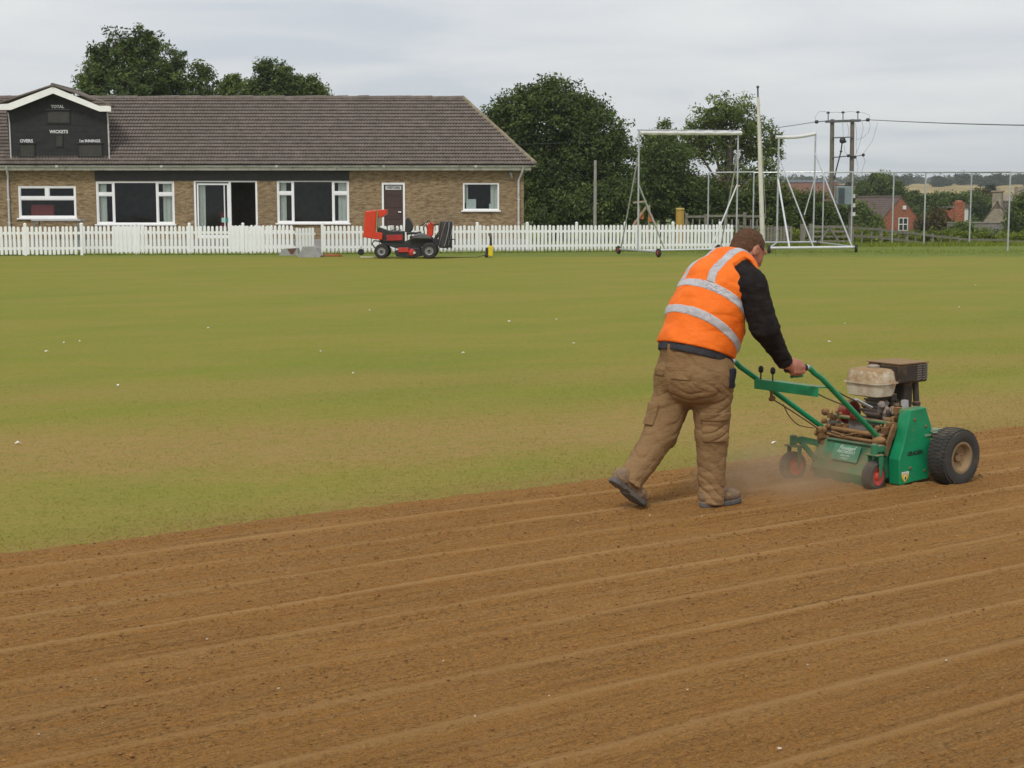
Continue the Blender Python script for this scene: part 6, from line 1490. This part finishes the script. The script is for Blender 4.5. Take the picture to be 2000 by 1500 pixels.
def scarifier():
    G1 = mat_machine('green_paint', (.012, .255, .108), amt=.40, rough=.35, up=.5); G2 = mat_machine('dusty_green_paint', (.035, .19, .095), amt=.50, up=.8)
    BR = mat_machine('earth_caked_steel', (.15, .085, .038), (.33, .185, .075), amt=.75, rough=.8); ALU = mat_machine('cast_alloy', (.24, .22, .20), amt=.5, rough=.5); WH = mat_machine('cream_tank', (.60, .56, .44), (.33, .20, .085), amt=.72, rough=.35, up=.75)
    BK = mat_machine('dusty_black', (.040, .032, .025), (.20, .125, .065), amt=.62, rough=.6, up=.9); RD = mat_machine('starter_red', (.20, .022, .016), amt=.5); GUM = mat_machine('grip_rubber', (.02, .02, .02), amt=.1, rough=.7)
    TY = mat_machine('machine_tyre', (.050, .047, .043), (.19, .15, .105), amt=.52, rough=.85, up=.3); RIMM = mat_machine('earthy_rim', (.27, .19, .10), amt=.4, rough=.7); HUB = mat_machine('red_castor_hub', (.50, .045, .03), amt=.2); CAB = plain('cable_brown', (.13, .085, .045), .7, .2)
    t = thing('scarifier', 'green pedestrian turf scarifier with cream fuel tank, earth caked engine and small red castors', 'scarifier', tuple(P_MAC), HEAD)
    A = lambda x, y, r: LC(x, y, r)
    off = LM(1600, 800, 0) - LC(1600, 800, 0)
    # handlebars
    gR, gL = GRIP_R - off, GRIP_L - off
    for (g, s, e0, e1) in ((gR, 1, A(1604, 738, .27), A(1714, 853, .215)), (gL, -1, A(1484, 744, -.27), A(1607, 835, -.225))):
        pts = [g + [-.05, 0, .0], g + [.02, 0, .0], g + [.055, 0, -.010], g + [.085, 0, -.035], e0, e1]
        P2 = []
        for i in range(len(pts) - 1): P2 += [pts[i] + (pts[i + 1] - pts[i]) * q for q in (0, .5)]
        b = MB(); b.tube(P2 + [pts[-1]], .0165, 12); h = b.build('handlebar', G1, t, smooth=True)
        b = MB(); b.tube([g + [-.15, 0, 0], g + [-.145, 0, 0], g + [.012, 0, 0], g + [.016, 0, 0]], [.016, .021, .021, .0175], 12); b.build('grip', GUM, h, smooth=True)
        b = MB(); b.tube([g + [.016, 0, 0], g + [.03, 0, -.001]], .0185, 12); b.build('collar', plain('bright_ferrule', (.55, .56, .57), .3, .1, metal=.8), h, smooth=True)
    # control panel between the bars
    pL, pR = A(1480, 742, -.265), A(1607, 762, .265)
    x0 = (pL[0] + pR[0]) / 2 + .05; xl = x0 - .05; z0 = (pL[2] + pR[2]) / 2
    b = MB(); b.prism([(x0 - .085, -.262, z0 + .015), (x0 + .05, -.262, z0 + .004), (x0 + .05, -.262, z0 - .002), (x0 - .08, -.262, z0 + .008), (x0 - .08, -.262, z0 - .045), (x0 - .085, -.262, z0 - .045)], (0, .524, 0)); pn = b.build('control_panel', G1, t, bevel=.002, seg=1)
    for px, py, s in ((1487, 716, -.22), (1512, 708, -.12)):
        k = A(px, py, s); base = np.array([xl - .02, -s, z0 + .01]); b = MB(); b.tube([base, base + (k - base) * .6 * [0, 1, 1] + [0, 0, .0], [xl - .02, k[1], z0 + .055]], .005, 6); lv = b.build('lever', BK, t)
        b = MB(); b.lathe((xl - .02, k[1], z0 + .055), (0, 0, 1), [(0, .008), (.008, .015), (.03, .016), (.042, .008)], 10); b.build('knob', GUM, lv, smooth=True)
    b = MB(); g = gR + [-.02, .03, -.045]; b.tube([g + [-.05, 0, -.005], g + [.02, 0, 0], g + [.07, .03, -.01], g + [.09, .1, -.02]], .0105, 8); b.build('clutch_lever', mat_machine('lever_green', (.015, .22, .11), amt=.05, rough=.3), t, smooth=True)
    b = MB(); p = A(1507, 757, -.2); b.bar(p + [0, 0, .02], A(1507, 778, -.2), .018, .012); b.bar(A(1507, 776, -.2), A(1509, 781, -.2), .03, .03); b.build('cable_bracket', BR, t)
    def cable(pts, r=.0045):
        q = [np.array(p) for p in pts]; out = []
        for i in range(len(q) - 1):
            p0, p1, p2, p3 = q[max(i - 1, 0)], q[i], q[i + 1], q[min(i + 2, len(q) - 1)]
            for s in np.linspace(0, 1, 6, endpoint=False): out.append(.5 * (2 * p1 + (p2 - p0) * s + (2 * p0 - 5 * p1 + 4 * p2 - p3) * s * s + (3 * p1 - p0 - 3 * p2 + p3) * s ** 3))
        b = MB(); b.tube(out + [q[-1]], r, 6); b.build('cable', CAB, t, smooth=True)
    cable([A(1508, 779, -.2), A(1545, 802, -.2), A(1590, 832, -.2), A(1608, 848, -.2)]); cable([A(1530, 790, -.2), A(1541, 812, -.2), A(1560, 830, -.2), A(1590, 836, -.2)], .0035); cable([A(1585, 763, .1), A(1615, 778, .1), A(1650, 792, .1), A(1668, 800, .1)]); cable([A(1632, 763, .2), A(1660, 778, .15), A(1690, 790, .1), A(1705, 800, .1)], .005)
    b = MB(); b.tube([A(1671, 780, .13), A(1702, 796, .12)], .010, 8); b.build('cable_adjuster', plain('bright_ferrule', (.55, .56, .57)), t)
    # deck: side plates, rear flap, top plate
    fl = [A(1601, 858, -.24), A(1718, 872, .235)]
    zt, xb = .255, (fl[0][0] + fl[1][0]) / 2
    dk = MB(); dk.prism([(xb - .01, -.245, zt), (xb + .40, -.245, zt + .02), (xb + .42, -.245, .06), (xb - .09, -.245, .05)], (0, .02, 0)); dk.prism([(xb - .01, .225, zt), (xb + .40, .225, zt + .02), (xb + .42, .225, .06), (xb - .09, .225, .05)], (0, .02, 0)); dk.box((xb + .0, -.225, zt - .012), (xb + .40, .225, zt)); deck = dk.build('deck', G2, t, bevel=.003, seg=1)
    b = MB(); b.prism([(xb - .012, -.235, zt - .004), (xb - .002, -.235, zt + .004), (xb - .082, -.235, .085), (xb - .092, -.235, .082)], (0, .47, 0)); flap = b.build('rear_flap', G2, deck)
    b = MB(); b.prism([(xb - .094, -.225, .080), (xb - .082, -.225, .088), (xb - .072, -.185, .020), (xb - .080, -.185, .018)], (0, .41, 0)); b.build('rubber_skirt', G2, deck)
    b = MB(); b.tube([(xb - .02, -.21, zt + .006), (xb - .02, .16, zt + .006)], .008, 8); b.build('hinge_rod', mat_machine('rod_green', (.10, .20, .12), amt=.3), deck)
    # maker's plate on the flap
    n_ = np.array([-(zt - .083), 0, -(xb - .007 - (xb - .087))]); n_ = np.array([-.905, 0, .425]); ux = np.array([0, -1.0, 0]); uy = np.array([.425, 0, .905])
    pc = np.array([xb - .042, -.02, .190])
    b = MB(); q = [pc + ux * sx_ * .105 + uy * sy_ * .052 + n_ * .010 for sx_, sy_ in ((-1, -1), (1, -1), (1, 1), (-1, 1))]; b.prism(q, n_ * .002); b.build('maker_plate', mat_machine('plate_green', (.10, .27, .16), amt=.1, rough=.5), flap)
    pm = plain('plate_print', (.60, .66, .58), .6, .15, 30)
    for k, (txt, sz_, dy) in enumerate((('Fineturf', .040, .030), ('MACHINERY', .026, .004), ('SALES HIRE', .015, -.018), ('SERVICE', .015, -.036))): text_part('plate_lettering', txt, sz_, pc + uy * dy + n_ * .0125, ux, uy, pm, flap, .0006, shear=.25 if k == 0 else 0)
    # cross tubes and caked fittings above the deck
    for z_, x_, m_, r_ in ((zt + .135, xb + .10, G2, .013), (zt + .060, xb + .05, BR, .016), (zt + .02, xb + .03, BR, .012)):
        b = MB(); b.tube([(x_, -.235, z_), (x_, .235, z_)], r_, 10); b.build('cross_tube', m_, t, smooth=True)
    rr = random.Random(12)
    def lump(name, c, s, n=9, m=BR):
        b = MB()
        for i in range(n):
            p = np.array(c) + [rr.uniform(-1, 1) * s[0], rr.uniform(-1, 1) * s[1], rr.uniform(-1, 1) * s[2]]; k = rr.uniform(.012, .024)
            if i % 3 == 0: b.lathe(p, (rr.uniform(-1, 1), rr.uniform(-1, 1), rr.uniform(-.5, 1)), [(-k, k * .6), (-k * .4, k), (k * .4, k), (k, k * .5)], 10)
            elif i % 3 == 1: b.box(p - [k, k * .7, k], p + [k, k * .7, k])
            else: b.tube([p - [k, k, 0], p + [k * 1.4, k * .5, k]], k * .4, 8)
        b.build(name, m, t, bevel=.002, seg=1)
    lump('height_adjuster', (xb + .06, .20, zt + .115), (.05, .035, .055), 14); lump('pivot_fitting', (xb - .01, .215, zt + .03), (.04, .03, .05), 10); lump('pivot_fitting', (xb + .06, -.19, zt + .07), (.06, .035, .05), 14); lump('linkage', (xb + .14, -.225, zt + .05), (.08, .02, .08), 14)
    b = MB(); b.tube([(xb - .02, .235, zt + .045), (xb + .02, .1, zt + .02), (xb + .04, -.02, zt + .055), (xb + .08, -.12, zt + .05)], .008, 6); b.tube([(xb, .15, zt + .05), (xb + .05, .03, zt + .02), (xb + .08, .0, zt + .06)], .007, 6); b.build('linkage_rod', BR, t)
    b = MB(); b.lathe((xb - .005, -.225, zt + .035), (.3, -1, .2), [(-.03, .012), (-.02, .026), (.015, .030), (.04, .020), (.055, .008)], 14); b.build('bar_clamp', BR, t, smooth=True)
    b = MB(); b.bar((xb + .02, -.262, zt - .05), (xb + .11, -.262, zt + .13), .018, .035, (1, 0, 0)); b.build('side_arm', BR, t)
    # castors: forked arms at the rear corners
    for (px, py, r_, sd_) in ((1548, 915, -.265, 1), (1706, 935, .275, -1)):
        c = A(px, py, r_); R_ = .092; c[2] = R_
        b = MB(); y = c[1]
        b.lathe(c, (0.12 * sd_, 1, 0), [(-.034, R_ * .55), (-.036, R_ * .82), (-.024, R_ * .97), (0, R_), (.024, R_ * .97), (.036, R_ * .82), (.034, R_ * .55)], 28, False); w = b.build('castor', TY, t, smooth=True)
        b = MB(); b.lathe(c, (0.12 * sd_, 1, 0), [(-.040, .012), (-.036, R_ * .22), (-.024, R_ * .30), (-.036, R_ * .60), (.036, R_ * .60), (.024, R_ * .30), (.036, R_ * .22), (.040, .012)], 22); b.build('castor_hub', HUB, w, smooth=True)
        b = MB(); top = c + [.0, 0, R_ + .045]
        for s in (-1, 1): b.prism([c + [.002, s * .044 - .004, -.010], c + [.022, s * .044 - .004, -.004], top + [.034, s * .044 - .004, -.01], top + [-.006, s * .044 - .004, -.01]], (0, .008, 0))
        b.box(top - [.03, .05, .014], top + [.034, .05, -.004]); b.lathe(top, (0, 0, 1), [(-.005, .022), (.055, .022), (.06, .012)], 12); b.build('fork', G2, t, bevel=.003, seg=1)
        b = MB(); anchor = np.array([xb + .05, .235 * sd_, zt - .05]); b.bar(top + [0, 0, .026], np.array([top[0] + .07, top[1] - .0 * sd_, top[2] + .028]), .045, .04); b.bar([top[0] + .06, top[1], top[2] + .028], anchor, .04, .04); b.bar([top[0] + .06, top[1], top[2] + .02], [xb - .03, .2 * sd_, .075], .03, .03); b.build('castor_arm', G2, t, bevel=.003, seg=1)
    # chain case on the right side
    yr = -.335
    poly = [A(x, y, .335) for x, y in ((1779, 801), (1809, 795), (1823.5, 846), (1814, 934), (1757, 951.5), (1756.5, 899), (1766, 866))]
    poly = [np.array([p[0], yr, max(p[2], .022)]) for p in poly]
    b = MB(); b.prism(poly, (0, .085, 0)); case = b.build('chain_case', G1, t, bevel=.007, seg=2)
    for x, y in ((1786, 820), (1808, 832.5), (1819, 859), (1777, 914), (1805, 919)):
        p = A(x, y, .335); b = MB(); b.lathe((p[0], yr - .001, p[2]), (0, -1, 0), [(0, .010), (.004, .010), (.006, .006)], 8); b.build('bolt', BR, case)
    p = A(1786.5, 885, .335); text_part('case_lettering', 'GRADEN', .036, (p[0], yr - .0015, p[2]), (1, 0, .02), (0, 0, 1), plain('lettering_black', (.015, .02, .018), .6, .2), case, .0005, shear=.2, bold=.0014, space=1.0)
    # warning shield: white strip above a yellow shield with a black mark
    c0 = A(1767.5, 931, .335); s = .032
    def flat(name, pts, col, k): b = MB(); b.prism([(c0[0] + x * s, yr - .0015 - k * .0012, c0[2] + z * s) for x, z in pts], (0, .001, 0)); b.build(name, plain(name + '_print', col, .5, .08), case)
    flat('warning_label', [(-1, .95), (1, .95), (1, .1), (.75, -.35), (0, -1.1), (-.75, -.35), (-1, .1)], (.74, .50, .012), 0); flat('label_heading', [(-1, .95), (1, .95), (1, .45), (-1, .45)], (.75, .74, .70), 1); flat('label_rule', [(-.7, .78), (.7, .78), (.7, .64), (-.7, .64)], (.45, .40, .34), 2); flat('label_symbol', [(-.35, .2), (.1, .3), (.42, -.1), (.1, -.7), (-.12, -.75), (-.4, -.2)], (.72, .66, .55), 1); flat('label_mark', [(-.05, .1), (.2, -.05), (.18, -.55), (-.05, -.65), (-.18, -.3)], (.05, .04, .03), 2)
    # drive wheels with ribbed turf tyres
    cw = A(1872, 888, .47); R_ = .178; cw = np.array([cw[0] + .004, -.435, R_])
    for yy in (-.430, .43):
        w_ = .138; c = np.array([cw[0], yy, R_]); b = MB(); prof = []
        for s in np.linspace(-1, 1, 23): rr_ = R_ * (1 - .085 * abs(s) ** 3.2); prof.append((s * w_ / 2, rr_ - (.004 if int(round((s + 1) * 11)) % 2 else 0)))
        prof = [(-w_ * .44, R_ * .52), (-w_ * .53, R_ * .66), (-w_ * .535, R_ * .8)] + prof + [(w_ * .535, R_ * .8), (w_ * .53, R_ * .66), (w_ * .44, R_ * .52)]
        b.lathe(c, (0, 1, 0), prof, 56, False); w = b.build('drive_wheel', TY, t, smooth=True, angle=25)
        b = MB()
        for i in range(44):
            a = 2 * math.pi * i / 44
            for s in (-.66, -.22, .22, .66):
                a2 = a + (.07 if abs(s) < .5 else 0); ct, st = math.cos(a2), math.sin(a2); rr_ = R_ * (1 - .085 * abs(s) ** 3.2); p = c + [ct * rr_, s * w_ / 2, st * rr_]; b.bar(p + [-ct * .0045, -.0155, -st * .0045], p + [-ct * .0045, .0155, -st * .0045], .0165, .0115, (ct, 0, st))
        b.build('tread', TY, w)
        b = MB(); sg = -1 if yy < 0 else 1; b.lathe(c, (0, sg, 0), [(-w_ * .4, R_ * .53), (w_ * .40, R_ * .53), (w_ * .47, R_ * .56), (w_ * .47, R_ * .48), (w_ * .40, R_ * .45), (w_ * .22, R_ * .40), (w_ * .18, R_ * .16), (w_ * .27, R_ * .15), (w_ * .29, .004)], 32); b.build('rim', RIMM, w, smooth=True)
        for i in range(4):
            a = 1.57 * i + .5; b = MB(); b.lathe(c + [math.cos(a) * .026, sg * w_ * .26, math.sin(a) * .026], (0, sg, 0), [(0, .007), (.01, .007)], 6); b.build('wheel_nut', BR, w)
    b = MB(); b.tube([(cw[0], -.4, R_), (cw[0], .4, R_)], .018, 10); b.build('axle', BR, t)
    b = MB(); b.prism([(cw[0] - .06, -.2, .10), (cw[0] + .1, -.2, .10), (cw[0] + .1, -.2, .27), (cw[0] - .06, -.2, .30)], (0, .4, 0)); b.build('gearbox', BR, t, bevel=.01); b = MB(); b.box((cw[0] - .12, -.36, .33), (cw[0] + .04, -.345, .345)); b.box((cw[0] - .16, -.34, .305), (cw[0] + .12, .34, .318)); b.build('mudguard', mat_machine('pale_green_plate', (.24, .32, .22), amt=.3), t)
    # engine
    ex = xb + .235
    b = MB(); b.box((ex - .12, -.13, zt + .02), (ex + .13, .13, zt + .13)); b.build('crankcase', ALU, t, bevel=.02)
    cy = MB(); cy.bar((ex + .02, 0, zt + .12), (ex + .10, 0, zt + .24), .14, .15); cyo = cy.build('cylinder', ALU, t, bevel=.01)
    for i in range(6):
        b = MB(); p = np.array([ex + .03 + i * .013, 0, zt + .135 + i * .02]); b.bar(p + [-.002, 0, -.003], p + [.003, 0, .004], .19, .18); b.build('cooling_fin', ALU, cyo)
    b = MB(); b.lathe((ex - .05, .19, zt + .155), (0, 1, 0), [(-.06, .05), (-.05, .075), (-.015, .08), (.02, .07), (.05, .04), (.055, .02)], 26); b.build('starter_cowl', RD, t, smooth=True)
    b = MB(); b.lathe((ex - .13, .05, zt + .15), (-1, 0, 0), [(0, .025), (.02, .028), (.03, .015)], 14); b.build('oil_filler', RD, t, smooth=True)
    b = MB(); b.lathe((ex + .01, -.17, zt + .10), (0, -1, 0), [(-.04, .06), (.0, .062), (.03, .05), (.05, .024)], 18); b.build('clutch_drum', BR, t, smooth=True); lump('throttle_linkage', (ex - .02, -.12, zt + .19), (.07, .04, .05), 16, ALU); lump('carburettor', (ex + .06, -.12, zt + .23), (.05, .05, .05), 12, BK); lump('drive_guard', (ex + .02, -.19, zt + .14), (.10, .05, .09), 22, BR); lump('engine_mount', (ex - .10, .05, zt + .05), (.05, .14, .04), 18, BR); lump('belt_tensioner', (ex - .07, -.18, zt + .09), (.06, .04, .06), 14, BR)
    b = MB(); b.prism([(ex + .04, -.19, zt + .12), (ex + .10, -.19, zt + .12), (ex + .08, -.19, zt + .26), (ex + .05, -.19, zt + .26)], (0, .03, 0)); b.build('cowl_plate', mat_machine('bare_alloy', (.42, .42, .42), amt=.2), t)
    # fuel tank, flared at its seam
    tc = A(1701, 745, 0); tx, tz = tc[0], tc[2]
    def rb(sx_, sy_, z, n=24, pw=6.0):
        o = []
        for i in range(n): a = 2 * math.pi * i / n; c, s = math.cos(a), math.sin(a); k = (abs(c) ** pw + abs(s) ** pw) ** (-1 / pw); o.append((tx + sx_ * c * k, sy_ * s * k, z))
        return o
    lv = [(.070, .105, -.090), (.088, .128, -.082), (.100, .140, -.012), (.100, .140, -.008), (.111, .151, -.006), (.111, .151, .003), (.100, .140, .005), (.098, .138, .010), (.090, .128, .066), (.076, .112, .082), (.03, .05, .087)]
    vs = []; fs = []
    for (a, c, z) in lv: vs += rb(a, c, tz + z)
    for i in range(len(lv) - 1):
        for k in range(24): k2 = (k + 1) % 24; fs.append((i * 24 + k, i * 24 + k2, (i + 1) * 24 + k2, (i + 1) * 24 + k))
    fs += [tuple(range(23, -1, -1)), tuple((len(lv) - 1) * 24 + k for k in range(24))]
    b = MB(); b.add(vs, fs); tk = b.build('fuel_tank', WH, t, smooth=True, angle=50)
    b = MB(); b.lathe((tx + .01, -.01, tz + .082), (0, 0, 1), [(0, .034), (.008, .037), (.018, .037), (.024, .026)], 20); b.build('filler_cap', mat_machine('cap_grey', (.34, .29, .24), amt=.5), tk, smooth=True)
    # muffler box with slotted guard behind the tank
    m0, m1 = A(1740, 757, .02), A(1803, 707, -.02); mx, mz = ex + .225, (tz + .035)
    b = MB(); b.box((mx - .15, -.12, mz - .05), (mx + .12, .14, mz + .07)); mf = b.build('muffler_guard', BK, t, bevel=.012)
    b = MB(); b.box((mx - .155, -.125, mz + .0705), (mx + .125, .145, mz + .077)); b.build('guard_top', mat_machine('dust_covered_top', (.24, .155, .075), amt=.7, rough=.9), mf)
    for i in range(7):
        for k in range(2):
            z = mz - .035 + i * .0145; x = mx + .012 + k * .055; b = MB(); b.prism([(x, -.1215, z), (x + .045, -.1215, z + .006), (x + .045, -.1215, z + .013), (x, -.1215, z + .007)], (0, -.006, 0)); b.build('guard_slat', mat_machine('slat_metal', (.16, .15, .14), amt=.4), mf)
    b = MB(); b.box((mx - .06, -.085, mz - .22), (mx + .03, .06, mz - .05)); b.build('engine_shroud', BK, t, bevel=.02)
    b = MB(); b.tube([(mx + .05, -.08, mz - .05), (mx + .055, -.09, mz - .19)], .02, 10); b.lathe((mx + .055, -.09, mz - .19), (0, 0, 1), [(-.02, .012), (-.01, .026), (.01, .026), (.02, .015)], 10); b.build('exhaust_elbow', BK, t, smooth=True)
scarifier()
# ================================================================ DUST AND AIR
def dust():
    c = LM(1530, 930, 0.0); me = bpy.data.meshes.new('dust_cloud'); bm = bmesh.new(); bmesh.ops.create_icosphere(bm, subdivisions=3, radius=1.0); bm.to_mesh(me); bm.free()
    t = NT('dust_in_air'); t.t.nodes.remove(t.b); o = t.obj()
    r2 = t.n('ShaderNodeVectorMath', operation='LENGTH'); t.put(o, r2.inputs[0])
    fall = t.ramp(r2.outputs['Value'], [(0.0, 1.0), (.45, .5), (.95, 0.0)])
    n = t.ramp(t.noise(t.map(o, (1.0, .8, .7)), 2.6, 5, .6, .4), [(.32, 0.05), (.62, 1.0)])
    v = t.n('ShaderNodeVolumePrincipled'); v.inputs['Color'].default_value = (.86, .66, .44, 1); v.inputs['Anisotropy'].default_value = .2
    t.put(t.math('MULTIPLY', t.math('MULTIPLY', fall, n), 3.3), v.inputs['Density']); t.put(v.outputs[0], t.out.inputs['Volume'])
    d = link('dust_cloud', me, t.m, None, 'stuff'); d.location = P_MAN + U * (c[0] - .02) + np.array([0, 0, .07]); d.scale = (.66, .66, .30); d.rotation_euler = (0, 0, HEAD)
    tag(d, 'cloud of brown dust thrown up behind the scarifier', 'dust')
dust()
def haze():
    b = MB(); b.box((-3350, -90, -14), (3750, 5400, 135)); t = NT('hazy_air'); t.t.nodes.remove(t.b)
    v = t.n('ShaderNodeVolumePrincipled'); v.inputs['Color'].default_value = (.85, .91, 1.0, 1); v.inputs['Density'].default_value = .00022; t.put(v.outputs[0], t.out.inputs['Volume'])
    h = b.build('haze', t.m, None, kind='stuff'); tag(h, 'thin pale haze in the air over the fields', 'haze')
haze()
